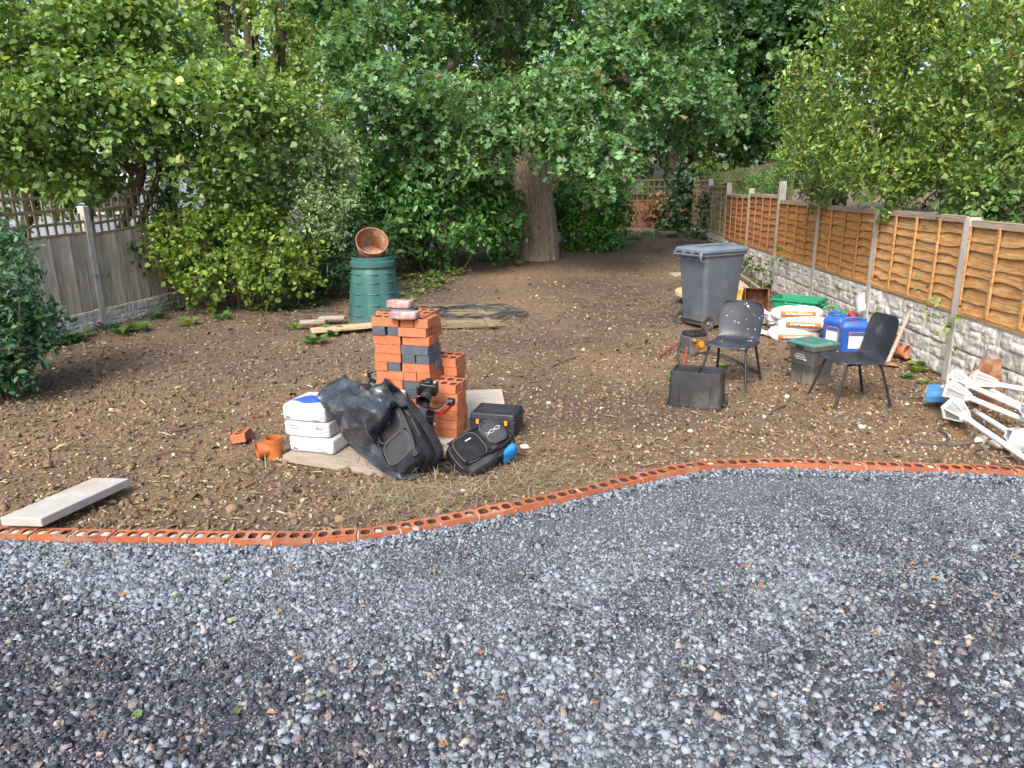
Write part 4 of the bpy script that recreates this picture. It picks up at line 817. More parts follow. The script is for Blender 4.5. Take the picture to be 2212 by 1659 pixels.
mb = MB(); mb.add([(-1.4, -1.2, 2.6), (1.4, -1.2, 2.6), (1.4, 0, 3.5), (-1.4, 0, 3.5), (1.4, 1.2, 2.6), (-1.4, 1.2, 2.6)], [(0, 1, 2, 3), (3, 2, 4, 5), (0, 3, 5), (1, 4, 2), (0, 5, 4, 1)]); mb.build('roof', MAT['red_roof'], h2)
g = PY(1405, 378, 27); h3 = thing('far_bungalow', 'low grey roof with a brick gable seen past the rear trellis', 'house', (g.x, 27.5, 0))
MB().box((0, 0, g.z/2-.3), (3.6, 3, g.z-.6)).build('wall', MAT['red_roof'], h3)
mb = MB(); z0 = g.z-.62; mb.add([(-2, -1.7, z0), (2, -1.7, z0), (1.3, 0, z0+1.0), (-1.3, 0, z0+1.0), (2, 1.7, z0), (-2, 1.7, z0)], [(0, 1, 2, 3), (3, 2, 4, 5), (0, 3, 5), (1, 4, 2), (0, 5, 4, 1)]); mb.build('roof', MAT['grey_roof'], h3)
# ------------------------------------------------------------ bricks
MAT['hole_dirt_shade'] = pm('dirt and painted shade in brick holes', (.035, .016, .010), (.085, .038, .024), 60, .95)  # soil in the holes, with their inner shade put into the dark colour
def brick_mesh(name, mat, l=.215, w=.1025, h=.065, chip=0):
    mb = MB(); cw = l/3; r = random.Random(chip)
    hx, hy = .026, .031
    for i in range(3):
        cx = -l/2+cw*(i+.5)
        outer = [(cx-cw/2, -w/2), (cx, -w/2), (cx+cw/2, -w/2), (cx+cw/2, 0), (cx+cw/2, w/2), (cx, w/2), (cx-cw/2, w/2), (cx-cw/2, 0)]
        inner = [(cx-hx*.8, -hy*.8), (cx, -hy), (cx+hx*.8, -hy*.8), (cx+hx, 0), (cx+hx*.8, hy*.8), (cx, hy), (cx-hx*.8, hy*.8), (cx-hx, 0)]
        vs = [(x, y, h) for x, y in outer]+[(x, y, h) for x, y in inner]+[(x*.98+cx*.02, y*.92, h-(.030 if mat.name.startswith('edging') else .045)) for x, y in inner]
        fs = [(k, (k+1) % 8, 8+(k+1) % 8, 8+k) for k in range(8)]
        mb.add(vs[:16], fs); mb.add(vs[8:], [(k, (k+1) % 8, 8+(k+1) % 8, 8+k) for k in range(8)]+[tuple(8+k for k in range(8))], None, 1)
    j = [r.uniform(-.0025, .0025) for _ in range(8)]
    mb.add([(-l/2, -w/2, 0), (l/2, -w/2, 0), (l/2, w/2, 0), (-l/2, w/2, 0), (-l/2, -w/2, h), (l/2, -w/2, h), (l/2, w/2, h), (-l/2, w/2, h)], [(0, 3, 2, 1), (0, 1, 5, 4), (1, 2, 6, 5), (2, 3, 7, 6), (3, 0, 4, 7)])
    # knock the arrises about a little
    mb.v = [(x+(vnoise(x*31+chip*7, z*31+y*17)-.5)*.005, y+(vnoise(y*31+chip*3, x*29+z*13)-.5)*.005, z+((vnoise(x*23+chip, y*27)-.5)*.004 if z > .01 else 0)) for x, y, z in mb.v]
    return mb.mesh(name, [mat, MAT['hole_dirt_shade']])
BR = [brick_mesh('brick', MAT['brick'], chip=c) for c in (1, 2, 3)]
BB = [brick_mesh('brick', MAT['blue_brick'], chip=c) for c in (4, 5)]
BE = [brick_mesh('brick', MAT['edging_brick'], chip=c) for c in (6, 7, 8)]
# ---- curved edging
seg = [BORDER[i] for i in range(len(BORDER))]
acc = [0.]
for i in range(1, len(seg)): acc.append(acc[-1]+(seg[i]-seg[i-1]).length)
def at(s):
    return Vector((np.interp(s, acc, [p.x for p in seg]), np.interp(s, acc, [p.y for p in seg]), 0))
s0 = np.interp(-3.75, _bx, acc); s1 = np.interp(4.05, _bx, acc); rnd = random.Random(21)
edging = thing('brick_edging', 'curving single course of orange perforated bricks between soil and gravel', 'edging', (0, 0, 0))
n = int((s1-s0)/.2245); mort = [sbox((.016, .098, .050), .5, .5, 10, 6, .006, 30, q) for q in range(3)]
mort_me = []
for q in range(3):
    m_ = MB(); m_.add(*mort[q]); mort_me.append(m_.mesh('mortar_joint', MAT['mortar'], True))
fill_me = []
for q in range(3):
    m_ = MB(); m_.add(*sbox((.05, .056, .016), .5, .6, 12, 6, .006, 40, q+5)); fill_me.append(m_.mesh('mortar_fill', MAT['mortar'], True))
for i in range(n):
    s = s0+(i+.5)*.2245; a = at(s-.1); b = at(s+.1); c = (a+b)/2; rz = math.atan2(b.y-a.y, b.x-a.x)
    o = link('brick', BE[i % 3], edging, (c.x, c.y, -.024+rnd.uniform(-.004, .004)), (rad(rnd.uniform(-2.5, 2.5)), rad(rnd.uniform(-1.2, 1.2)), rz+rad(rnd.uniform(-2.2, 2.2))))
    if i % 2 and True: o.rotation_euler.z += PI
    c2 = at(s+.1122); a2 = at(s+.09); b2 = at(s+.135)
    link('mortar_joint', mort_me[i % 3], edging, (c2.x, c2.y, .013+rnd.uniform(-.006, .003)), (0, 0, math.atan2(b2.y-a2.y, b2.x-a2.x)))
    fillp = .8 if c.x < -1.45 else (.25 if c.x < .1 or c.x > 1.9 else .15)
    for q in (-1, 0, 1):
        if rnd.random() < fillp:
            d = Vector((math.cos(rz), math.sin(rz), 0))*q*.0717
            f = link('mortar_fill', fill_me[rnd.randrange(3)], edging, (c.x+d.x, c.y+d.y, .031+rnd.uniform(-.012, .002)), (0, 0, rz)); f.scale = (rnd.uniform(.8, .95), rnd.uniform(.8, .95), 1)
# ---- brick stacks
P0 = G(804.5, 686, .911); P1 = G(931, 699, .911); YAW = math.atan2(P1.y-P0.y, P1.x-P0.x)
YAW = max(min(YAW, rad(-9)), rad(-17))
rs_ = random.Random(3)
def put_brick(x, y, z, rz, blue, label, group, jit=1.):
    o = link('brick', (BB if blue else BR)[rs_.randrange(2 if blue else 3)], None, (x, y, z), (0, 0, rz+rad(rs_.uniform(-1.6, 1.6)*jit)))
    tag(o, label, 'brick', group); return o
HC = .0672
ORD = ['top', 'second', 'third', 'fourth', 'fifth', 'sixth', 'seventh', 'eighth', 'ninth', 'tenth', 'eleventh', 'twelfth', 'thirteenth']
def cell(org, ux, uy, cx, cy, z, kind, blues, where, course=0, side=''):
    """two bricks filling a 215 x 215 cell whose front-left corner is (cx, cy): 'S' long side to the front, 'H' ends to the front; blues = which of (front/left, back/right) are blue"""
    rz = math.atan2(ux.y, ux.x)
    for k in (0, 1):
        jx, jy = rs_.uniform(-.008, .008), rs_.uniform(-.009, .007)
        if kind == 'S': lx, ly, r_ = cx+.1075, cy+.052+k*.1085, rz
        else: lx, ly, r_ = cx+.053+k*.109, cy+.1075, rz+PI/2
        p = org+ux*(lx+jx)+uy*(ly+jy); bl = blues[k] == 'b'
        put_brick(p.x, p.y, z, r_, bl, ('blue-grey' if bl else 'orange')+(' brick in the top course of the ' if course == 0 else f' brick, {ORD[course]} course from the top of the ')+side+where, 'bricks of the '+where)
ux = Vector((math.cos(YAW), math.sin(YAW), 0)); uy = Vector((-math.sin(YAW), math.cos(YAW), 0))
OA = Vector((P0.x, P0.y, 0))
Lrows = ['S oo', 'H bb', 'S oo', 'H oo', 'S oo', 'H ob', 'S oo', 'S oo', 'H oo', 'S oo', 'H oo', 'S oo', 'H oo']
Rrows = ['H oo', 'S oo', 'S oo', 'S bb', 'H bb', 'S ob', 'H oo', 'S bo', 'H bo', 'S oo', 'H bb', 'S oo', 'H oo']
BZ = .042
for r_ in range(13):
    z = BZ+(12-r_)*HC
    k, b = Lrows[r_].split(); cell(OA, ux, uy, -.005+rs_.uniform(-.006, .006)+(.008 if r_ > 5 else 0), rs_.uniform(-.004, .004), z, k, b, 'tall brick stack', r_, 'bag side of the ')
    k, b = Rrows[r_].split(); cell(OA, ux, uy, .222+rs_.uniform(-.006, .006)-(.022 if r_ == 1 else 0), rs_.uniform(-.004, .004), z, k, b, 'tall brick stack', r_, 'camera side of the ')
    if True:
        cell(OA, ux, uy, -.095+rs_.uniform(-.008, .008), .226, z, 'H' if k == 'S' else 'S', 'oo', 'tall brick stack', r_, 'rear of the ')
        cell(OA, ux, uy, .135+rs_.uniform(-.008, .008), .226, z, 'H' if k == 'S' else 'S', 'ob' if r_ == 5 else 'oo', 'tall brick stack', r_, 'rear of the ')
OCr = G(990, 946, BZ)
OC = Vector((OCr.x, OCr.y, 0))-ux*.22
for r_ in range(6):
    k = 'SHSSHS'[r_]; cell(OC, ux, uy, rs_.uniform(-.006, .006), rs_.uniform(-.005, .005), BZ+r_*HC, 'H' if r_ == 2 else 'S', 'oo', 'low brick stack beside the hard case', 5-r_)
OBr = G(981, 775, BZ+8*HC); OB = Vector((OBr.x, OBr.y, 0))-ux*.205
for r_ in range(8):
    cell(OB, ux, uy, rs_.uniform(-.006, .006), rs_.uniform(-.005, .005), BZ+r_*HC, 'HS'[r_ % 2] if r_ < 7 else 'S', 'oo', 'middling stack behind the tall one', 7-r_)
    if False: 
        p = OB+ux*.25+uy*.16; put_brick(p.x, p.y, BZ+r_*HC, YAW+PI/2, False, 'orange perforated brick in the middling brick stack behind the tall one', 'bricks of the middling brick stack behind the tall one')
ZT = BZ+13*HC
def block(name, label, cat, px, py, z, size, rz, mat, grp=None):
    v, f = sbox(size, .22, .22, 24, 12, .006, 30, int(px)); m = MB(); m.add(v, f); p = G(px, py, z)
    o = m.build(name, MAT[mat], None, smooth=True, loc=(p.x, p.y, z+size[2]/2), rot=(0, 0, rz), sharp=50); return tag(o, label, cat, grp)
block('paving_block', 'rough red-grey paving block lying across the stack top', 'paving block', 873, 688, ZT, (.215, .10, .055), YAW+rad(4), 'setts')
sl_p = OA+ux*.06+uy*.33
o = MB().box((0, 0, 0), (.25, .16, .014)).build('slate_tile', MAT['slate'], None, bevel=.003, loc=(sl_p.x, sl_p.y, ZT+.009), rot=(0, 0, YAW-.05)); tag(o, 'blue-grey slate tile under the raised paving block', 'slate')
v, f = sbox((.20, .10, .06), .22, .22, 24, 12, .006, 30, 9); m = MB(); m.add(v, f)
o = m.build('paving_block', MAT['setts'], None, smooth=True, loc=(sl_p.x+.01, sl_p.y, ZT+.047), rot=(0, 0, YAW-.05), sharp=50); tag(o, 'red-grey paving block resting on the slate tile', 'paving block')
lb = G(518, 957); o = put_brick(lb.x, lb.y+.06, -.003, rad(98), False, 'single orange brick lying loose on the soil', None); o.rotation_euler.x = rad(-6); o.rotation_euler.y = rad(6); o.location.z = .008

# ---- boards under the stacks
a = G(602, 985, .045); b = G(836, 1021, .045); d = (b-a); L = 1.0; ang = math.atan2(d.y, d.x)
v, f = sbox((L, .62, .042), .12, .12, 40, 10, .006, 8, 2); m = MB(); m.add(v, f)
u_ = Vector((math.cos(ang), math.sin(ang), 0)); w_ = Vector((-math.sin(ang), math.cos(ang), 0)); c = Vector((a.x, a.y, 0))+u_*(L/2)+w_*.31
o = m.build('scaffold_board', MAT['old_wood'], None, smooth=True, loc=(c.x, c.y, .024), rot=(0, 0, ang), sharp=40); tag(o, 'thick weathered board carrying the cement bags', 'board')
pr_ = [G(1110, 962, .04), G(1085, 843, .04)]; dv = pr_[1]-pr_[0]; an = math.atan2(dv.y, dv.x)-PI/2
cc = (pr_[0]+pr_[1])/2; uu = Vector((math.cos(an), math.sin(an), 0)); cc = cc-uu*.44+Vector((0, .0, 0))
o = MB().box((0, 0, 0), (.88, dv.length+.1, .036)).build('plywood_sheet', MAT['ply'], None, bevel=.004, loc=(cc.x, cc.y, .021), rot=(0, 0, an)); tag(o, 'pale plywood sheet under the brick stacks and hard case', 'plywood')
# ---- cement bags
def text_obj(txt, size, mat, parent, loc, rot, name='lettering', ext=.0004, shear=0):
    cu = bpy.data.curves.new('lettering', 'FONT'); cu.body = txt; cu.size = size; cu.align_x = 'CENTER'; cu.align_y = 'CENTER'; cu.extrude = ext; cu.shear = shear
    tmp = bpy.data.objects.new('tmp', cu); COL.objects.link(tmp); bpy.context.view_layer.update()
    me = bpy.data.meshes.new_from_object(tmp.evaluated_get(bpy.context.evaluated_depsgraph_get())); bpy.data.objects.remove(tmp)
    me.materials.clear(); me.materials.append(MAT[mat]); return link(name, me, parent, loc, rot)
A1 = G(626, 974, .045); A2 = G(717, 984, .045); cyaw = math.atan2(A2.y-A1.y, A2.x-A1.x); cu_ = Vector((math.cos(cyaw), math.sin(cyaw), 0)); cw_ = Vector((-math.sin(cyaw), math.cos(cyaw), 0)); CW = (A2-A1).length*1.04
for q, (lab, off, h) in enumerate((('bottom cement bag of the white pile on the board', .0, .116), ('middle cement bag of the white pile', -.03, .116), ('top cement bag of the white pile, blue print on its upper face', -.035, .118))):
    c = A1+cu_*(CW/2+off*1.0)+cw_*.17; z = .045+q*.113
    t = thing('cement_bag', lab, 'cement bag', (c.x, c.y, z), cyaw+rad((0, 1.5, -1.5)[q]), 'white cement bags')
    def shp(P, q=q, h=h):
        P = P.copy(); x = P[:, 0]/(CW/2); y = P[:, 1]/.17
        if q == 2: P[:, 2] += np.where(P[:, 2] > 0, .035*(1-x**2)*(1-y**2), 0)
        P[:, 2] += (fbm(P[:, 0]*9+q*5, P[:, 1]*9, 3)-.5)*.016; P[:, 1] += (fbm(P[:, 0]*12+q*9, P[:, 2]*16, 3)-.5)*.016; return P
    v, f = sbox((CW, .34, h), .22, .12, 64, 30, .006, 12, q, shp); m = MB(); m.add(v, f); m.build('body', MAT['paper'], t, smooth=True, loc=(0, 0, h/2), sharp=60)
    # folded end flap: a crease ridge across the front
    zz = .052 if q != 1 else .062
    pts = [(-CW*.47+CW*.94*k/12, -.173+.006*math.sin(k*1.3+q), zz+(.012*math.sin(k/12*PI) if q == 1 else -.010*math.sin(k/12*PI))) for k in range(13)]
    m = MB().tube(pts, .0045, 6, flat=.6); m.build('flap', MAT['paper'], t, smooth=True)
    if q == 2:
        dia = [(-CW*.40, -.10, .0), (-.02, .06, .0), (CW*.42, -.12, .0), (0, -.19, 0)]
        n_ = 14; V = []; F = []
        for i in range(n_+1):
            fx = i/n_; x = -CW*.40+fx*CW*.84; wd = .085*(1-abs(2*fx-1)**1.4)+.004
            for j in range(7):
                y = -.09-wd*.6+wd*1.3*j/6; V.append((x, y, 0))
        for i in range(n_):
            for j in range(6): k = i*7+j; F.append((k, k+7, k+8, k+1))
        V = np.array(V); yy = V[:, 1]/.17; xx = V[:, 0]/(CW/2)
        base = h/2*np.clip(1-np.abs(xx)**8, 0, 1)**.12*np.clip(1-np.abs(yy)**8, 0, 1)**.12
        V[:, 2] = h/2+base+.035*(1-xx**2)*(1-yy**2)+(fbm(V[:, 0]*9+q*5, V[:, 1]*9, 3)-.5)*.016+.0035
        link('print', mesh_np('print', V, np.array(F), [MAT['print_blue']], True), t)
    yf = -.1825
    text_obj('CEMENT', .018, 'print_navy', t, (CW*.30, yf, .026 if q != 1 else .088), (PI/2, 0, 0))
    lx = -CW*.34 if q != 1 else CW*.30
    if q == 1: text_obj('CEMENT', .018, 'print_navy', t, (-CW*.28, yf, .088), (PI/2, 0, 0))
    MB().add([(-.024, 0, 0), (-.004, 0, .018), (.004, 0, .010), (.010, 0, .014), (.026, 0, 0), (.006, 0, .004)], [(0, 5, 1), (5, 2, 1), (5, 3, 2), (5, 4, 3)]).build('logo', MAT['print_navy'], t, loc=(lx, yf, .024 if q != 1 else .072))
    for k in range(3): MB().box((0, 0, 0), (.006, .001, .022)).build('print', MAT['print_grey'], t, loc=(CW*.30+k*.012, yf, h-.03))
g = G(775, 972, .05); v, f = sbox((.36, .34, .12), .28, .2, 40, 20, .012, 9, 6); m = MB(); m.add(v, f)
o = m.build('cement_bag', MAT['paper'], None, smooth=True, loc=(g.x+.10, g.y+.18, .112), rot=(0, 0, cyaw-.15), sharp=60); tag(o, 'cement bag peeping from under the black plastic sheet', 'cement bag', 'white cement bags')
g2 = G(775, 972, .05)
for q in range(2):
    v, f = sbox((.38, .36, .115), .28, .2, 40, 20, .012, 9, 7+q); m = MB(); m.add(v, f)
    o = m.build('cement_bag', MAT['paper'], None, smooth=True, loc=(g2.x+.08, g2.y+.27, .22+.11*q), rot=(0, 0, cyaw-.1+.1*q), sharp=60); tag(o, ('lower' if q == 0 else 'upper')+' cement bag wholly covered by the black plastic sheet', 'cement bag', 'white cement bags')
# ---- black plastic sheet
rows = [[(700, 862, .10), (745, 860, .10), (800, 860, .10), (850, 860, .12), (880, 870, .15)],
        [(684, 850, .44), (742, 808, .52), (795, 838, .50), (832, 816, .60), (862, 838, .50)],
        [(690, 866, .43), (748, 842, .50), (800, 856, .50), (836, 838, .56), (873, 856, .46)],
        [(712, 893, .38), (758, 880, .45), (812, 868, .50), (852, 870, .46), (890, 885, .40)],
        [(733, 925, .26), (775, 916, .34), (822, 905, .40), (858, 905, .28), (893, 915, .16)],
        [(750, 951, .15), (790, 945, .24), (828, 938, .22), (866, 938, .13), (898, 945, .06)],
        [(780, 981, .085), (812, 975, .13), (842, 972, .10), (872, 972, .08), (900, 975, .07)],
        [(824, 1018, .075), (846, 1012, .085), (866, 1004, .075), (888, 1006, .06), (906, 1008, .05)],
        [(858, 1036, .045), (870, 1034, .05), (882, 1034, .045), (894, 1034, .04), (910, 1036, .03)]]
ctrl = np.array([[list(G(*c)) for c in r] for r in rows]); ctrl[0, :, 1] = np.maximum(ctrl[0, :, 1], ctrl[1, :, 1]+.16)
def cm1(A, n):
    out = []
    for i in range(len(A)-1):
        p0, p1, p2, p3 = A[max(i-1, 0)], A[i], A[i+1], A[min(i+2, len(A)-1)]
        for k in range(n):
            t = k/n; out.append(.5*((2*p1)+(p2-p0)*t+(2*p0-5*p1+4*p2-p3)*t*t+(3*p1-p0-3*p2+p3)*t**3))
    out.append(A[-1]); return np.array(out)
S1 = cm1(ctrl, 2); S2 = cm1(S1.transpose(1, 0, 2), 3).transpose(1, 0, 2)
nr, nc = S2.shape[:2]; rt = np.random.RandomState(17)
du = np.gradient(S2, axis=0); dv_ = np.gradient(S2, axis=1); nrm = unit(np.cross(dv_, du)); nrm = np.where(nrm[..., 2:] < 0, -nrm, nrm)
amp = np.clip(S2[..., 2]/.14, .15, 1)
edge = np.ones((nr, nc)); edge[:, 0] = edge[:, -1] = .5
S2 = S2+nrm*(((rt.rand(nr, nc)-.45)*.030+(np.arange(nc)%2-.5)[None]*.022)*amp*edge)[..., None]+(rt.rand(nr, nc, 3)-.5)*np.array([.04, .04, .015])*edge[..., None]
S2[..., 2] = np.maximum(S2[..., 2], .012)
i3 = np.arange(nr*nc).reshape(nr, nc); F3 = []
for i in range(nr-1):                                  # stiff sheet: flat facets meeting in creases, split along either diagonal
    for j in range(nc-1):
        q_ = (int(i3[i, j]), int(i3[i+1, j]), int(i3[i+1, j+1]), int(i3[i, j+1]))
        F3 += [(q_[0], q_[1], q_[2]), (q_[0], q_[2], q_[3])] if rt.rand() < .5 else [(q_[0], q_[1], q_[3]), (q_[1], q_[2], q_[3])]
tp = link('plastic_sheet', mesh_np('plastic_sheet', S2.reshape(-1, 3), np.array(F3), [MAT['tarp']], True, None, 50))
bv = tp.modifiers.new('soften', 'SUBSURF'); bv.subdivision_type = 'CATMULL_CLARK'; bv.levels = bv.render_levels = 2
for e_ in tp.data.edges: pass
cr_ = tp.data.attributes.new('crease_edge', 'FLOAT', 'EDGE'); cr_.data.foreach_set('value', rt.choice([.0, .3, .8], len(tp.data.edges)).astype(np.float32))
so = tp.modifiers.new('solid', 'SOLIDIFY'); so.thickness = .003
tag(tp, 'crumpled black polythene sheet draped from the brick stack to the ground', 'plastic sheet')
# ---- small camera clamp lying in the fold of the sheet
g = G(788, 828, .55); t = thing('clamp_light', 'black clamp with a red button nestling in the plastic sheet', 'clamp', (g.x, g.y, .50), rad(25))
m = MB(); m.add(*sbox((.09, .06, .05), .5, .5, 20, 12)); m.build('body', MAT['dark_kit'], t, smooth=True, loc=(0, 0, .02))
MB().tube(catmull([(.01, 0, .03), (.04, .01, .08), (.03, 0, .12), (.06, -.01, .13)], 4), .012, 8).build('arm', MAT['dark_kit'], t, smooth=True)
MB().cyl((0, 0, 0), (0, -.014, .004), .012, 12).build('button', MAT['red_cap'], t, loc=(-.03, -.028, .022))
MB().cyl((0, 0, 0), (0, .03, 0), .016, 12).build('knob', MAT['dark_kit'], t, smooth=True, loc=(.06, -.02, .06))
MB().cyl((0, 0, 0), (.02, 0, .004), .010, 10).build('knob', MAT['amber'], t, loc=(.0, .01, .10))
# ---- backpacks
def pack_shape(P):
    P = P.copy(); z = P[:, 2]/.24
    k = 1-.20*np.clip(z, 0, 1)**2; P[:, 0] *= k; P[:, 1] *= 1-.30*np.clip(z, -.2, 1)**2*(P[:, 1] < 0)
    P[:, 1] += (fbm(P[:, 0]*11, P[:, 2]*11, 3)-.5)*.03*(P[:, 1] < .02); P[:, 0] += (fbm(P[:, 1]*12+3, P[:, 2]*9, 3)-.5)*.022; return P
def panel(name, mat, parent, w, h, th, loc, e=.45, rot=(0, 0, 0), noise=.008, seed=1):
    m = MB(); m.add(*sbox((w, th, h), e, e, 32, 18, noise, 14, seed)); return m.build(name, MAT[mat], parent, smooth=True, loc=loc, rot=rot, sharp=70)
def strap(parent, pts, r=.02, mat='bag_black', flat=.28, name='strap'):
    return MB().tube(catmull(pts, 6), r, 10, flat=flat).build(name, MAT[mat], parent, smooth=True, sharp=70)
bp = thing('backpack', 'black camera backpack with a sage side panel slumped against the bricks', 'backpack', G(878, 957, .175)); bp.scale = (1.14, 1.1, 1.12)
bp.rotation_euler = (Matrix.Rotation(rad(-6), 3, 'Z') @ Matrix.Rotation(rad(-42), 3, 'Y') @ Matrix.Rotation(rad(-42), 3, 'X')).to_euler()
m = MB(); m.add(*sbox((.31, .18, .47), .36, .42, 60, 40, .010, 9, 1, pack_shape)); m.build('body', MAT['bag_black'], bp, smooth=True, sharp=70)
panel('front_panel', 'bag_panel', bp, .20, .20, .05, (0, -.080, .105), .5, (rad(14), 0, 0))
panel('front_pocket', 'bag_mid', bp, .20, .17, .07, (.005, -.100, -.075), .5, (rad(-2), 0, 0), .012, 3)
panel('lower_pocket', 'bag_black', bp, .23, .10, .08, (.0, -.090, -.185), .5, (rad(-8), 0, 0), .012, 4)
panel('side_pocket', 'bag_green', bp, .045, .17, .10, (-.152, -.035, -.02), .5, (0, rad(4), rad(14)), .008, 5)
panel('side_pocket', 'bag_mid', bp, .05, .16, .12, (-.150, -.03, -.165), .5, (0, rad(-4), rad(10)), .014, 6)
b_ = MB().lathe([(.004, 0), (.020, 0), (.022, .006), (.016, .010), (.004, .009)], 20, caps=True).build('badge', MAT['dark_kit'], bp, smooth=True, loc=(.0, -.114, .125), rot=(PI/2+rad(10), 0, 0))
MB().lathe([(.008, 0), (.0115, 0), (.0115, .002), (.008, .002), (.008, 0)], 20).build('ring', MAT['silver'], b_, loc=(0, 0, .0105))
strap(bp, [(.105, -.10, .20), (.112, -.115, .05), (.11, -.125, -.08), (.085, -.13, -.20)], .011, 'bag_mid', .4, 'zip_band')
strap(bp, [(-.105, -.095, .20), (-.115, -.108, .05), (-.115, -.115, -.08), (-.09, -.125, -.20)], .011, 'bag_mid', .4, 'zip_band')
strap(bp, [(-.08, .06, .22), (-.20, .04, .18), (-.28, .02, .02), (-.25, .0, -.14), (-.17, -.02, -.24), (-.09, -.01, -.25)], .026, 'bag_black', .25)
strap(bp, [(.07, .02, .23), (.15, -.05, .20), (.19, -.08, .04), (.21, -.08, -.12), (.19, -.04, -.23), (.12, .0, -.25)], .026, 'bag_black', .25)
strap(bp, [(-.05, .03, .235), (0, .03, .275), (.05, .03, .235)], .013, 'bag_mid', .5, 'grab_handle')
strap(bp, [(-.11, -.02, -.25), (-.12, -.03, -.31), (-.11, -.02, -.36)], .016, 'bag_mid', .2)
MB().box((0, 0, 0), (.035, .014, .045)).build('buckle', MAT['dark_kit'], bp, bevel=.004, loc=(.10, -.145, -.195)); MB().box((0, 0, 0), (.03, .02, .04)).build('buckle', MAT['bag_mid'], bp, bevel=.004, loc=(-.125, -.06, .19))
def piping(parent, loops, mat='bag_pipe'):
    for c, w, h, y, rx in loops:
        pts = [(c[0]+w/2*math.copysign(abs(math.cos(a))**.55, math.cos(a)), y+math.sin(rx)*h/2*math.copysign(abs(math.sin(a))**.55, math.sin(a)), c[1]+h/2*math.copysign(abs(math.sin(a))**.55, math.sin(a))) for a in np.linspace(0, 2*PI, 41)]
        MB().tube(pts, .0042, 6).build('piping', MAT[mat], parent, smooth=True)
MAT['bag_pipe'] = pm('grey piping', (.045, .043, .042), (.065, .062, .058), 30, .7)
piping(bp, [((0, .105), .19, .19, -.102, rad(14)), ((.005, -.075), .19, .16, -.128, 0), ((.0, -.02), .27, .43, -.070, 0)])
b2 = thing('backpack', 'black backpack with a blue mesh pocket lying beside the hard case', 'backpack', G(1040, 972, .125))
b2.rotation_euler = (Matrix.Rotation(rad(10), 3, 'Z') @ Matrix.Rotation(rad(66), 3, 'Y') @ Matrix.Rotation(rad(-52), 3, 'X')).to_euler()
b2.rotation_euler = (Matrix.Rotation(rad(12), 3, 'Z') @ Matrix.Rotation(rad(-52), 3, 'X') @ Matrix.Rotation(rad(62), 3, 'Y')).to_euler()
m = MB(); m.add(*sbox((.29, .18, .46), .4, .45, 60, 40, .010, 9, 8, pack_shape)); m.build('body', MAT['bag_black'], b2, smooth=True, sharp=70)
tpk = panel('top_pocket', 'bag_mid', b2, .19, .16, .07, (-.03, -.078, .11), .5, (rad(8), 0, 0), .01, 9)
for k in (-1, 1):
    MB().tube([(-.012*k*math.cos(q*1.1), -.040-.0, -.055+q*.016) for q in range(8)], .0022, 5).build('stripe', MAT['silver'], tpk, smooth=True, loc=(.0, .002, 0))
panel('front_pocket', 'bag_black', b2, .21, .20, .07, (-.01, -.085, -.10), .5, (0, 0, 0), .014, 10)
panel('lower_pocket', 'bag_mid', b2, .10, .22, .08, (.11, -.06, -.09), .5, (0, 0, rad(-20)), .014, 11)
panel('mesh_pocket', 'bag_blue', b2, .09, .13, .12, (.115, -.01, .13), .55, (0, 0, rad(-15)), .014, 12)
piping(b2, [((-.03, .11), .18, .15, -.108, rad(8)), ((-.01, -.10), .20, .19, -.112, 0), ((.0, -.01), .26, .42, -.066, 0)])
strap(b2, [(.07, -.085, .20), (.10, -.10, .08), (.09, -.115, -.05), (.07, -.12, -.2)], .010, 'bag_panel', .5, 'zip_band'); strap(b2, [(-.125, -.07, .19), (-.13, -.085, .0), (-.12, -.085, -.2)], .010, 'bag_panel', .5, 'zip_band')
strap(b2, [(.13, -.03, -.05), (.17, -.02, -.14), (.14, 0, -.24), (.05, .02, -.27)], .022, 'bag_black', .25); strap(b2, [(-.08, .03, -.23), (-.12, .02, -.29), (-.04, .01, -.32), (.03, 0, -.25)], .024, 'bag_black', .3)
MB().box((0, 0, 0), (.045, .002, .008)).build('woven_mark', MAT['print_grey'], b2, loc=(-.06, -.122, -.08), rot=(0, rad(90), 0)); MB().box((0, 0, 0), (.03, .014, .04)).build('buckle', MAT['dark_kit'], b2, bevel=.004, loc=(.085, -.125, .03))
# ---- camera on a gimbal
GY = 4.93
gb = thing('gimbal_camera', 'black camera with hooded lens on a red-trimmed handheld gimbal', 'camera', (0, 0, 0))
q0 = PY(930, 960, GY); q1 = PY(931, 893, GY)
MB().cyl((q0.x, GY, .05), (q1.x, GY, q1.z), .021, 16).build('grip', MAT['dark_kit'], gb, smooth=True)
MB().cyl((q1.x-.01, GY, q1.z-.015), (q1.x+.012, GY, q1.z+.03), .033, 18).build('motor', MAT['dark_kit'], gb, smooth=True)
MB().box((q1.x-.006, GY-.035, q1.z-.03), (.05, .02, .05)).build('control_panel', MAT['bag_panel'], gb, bevel=.005)
MB().cyl((q1.x+.02, GY-.03, q1.z-.07), (q1.x+.035, GY-.035, q1.z-.07), .008, 10).build('button', MAT['silver'], gb)
arm = [PY(936, 893, GY-.01), PY(958, 891, GY), PY(972, 880, GY-.02), PY(975, 868, GY-.03)]
MB().tube(catmull(arm, 5), .011, 8).build('arm', MAT['red_line'], gb, smooth=True)
arm2 = [PY(908, 866, GY-.05), PY(924, 880, GY-.055), PY(946, 885, GY-.055), PY(962, 874, GY-.05), PY(972, 864, GY-.04)]
a2 = MB().tube(catmull(arm2, 5), .013, 8).build('arm', MAT['dark_kit'], gb, smooth=True)
MB().tube([Vector(p)+Vector((0, -.013, -.006)) for p in catmull(arm2, 5)[4:-4]], .0035, 6).build('trim', MAT['red_line'], a2, smooth=True)
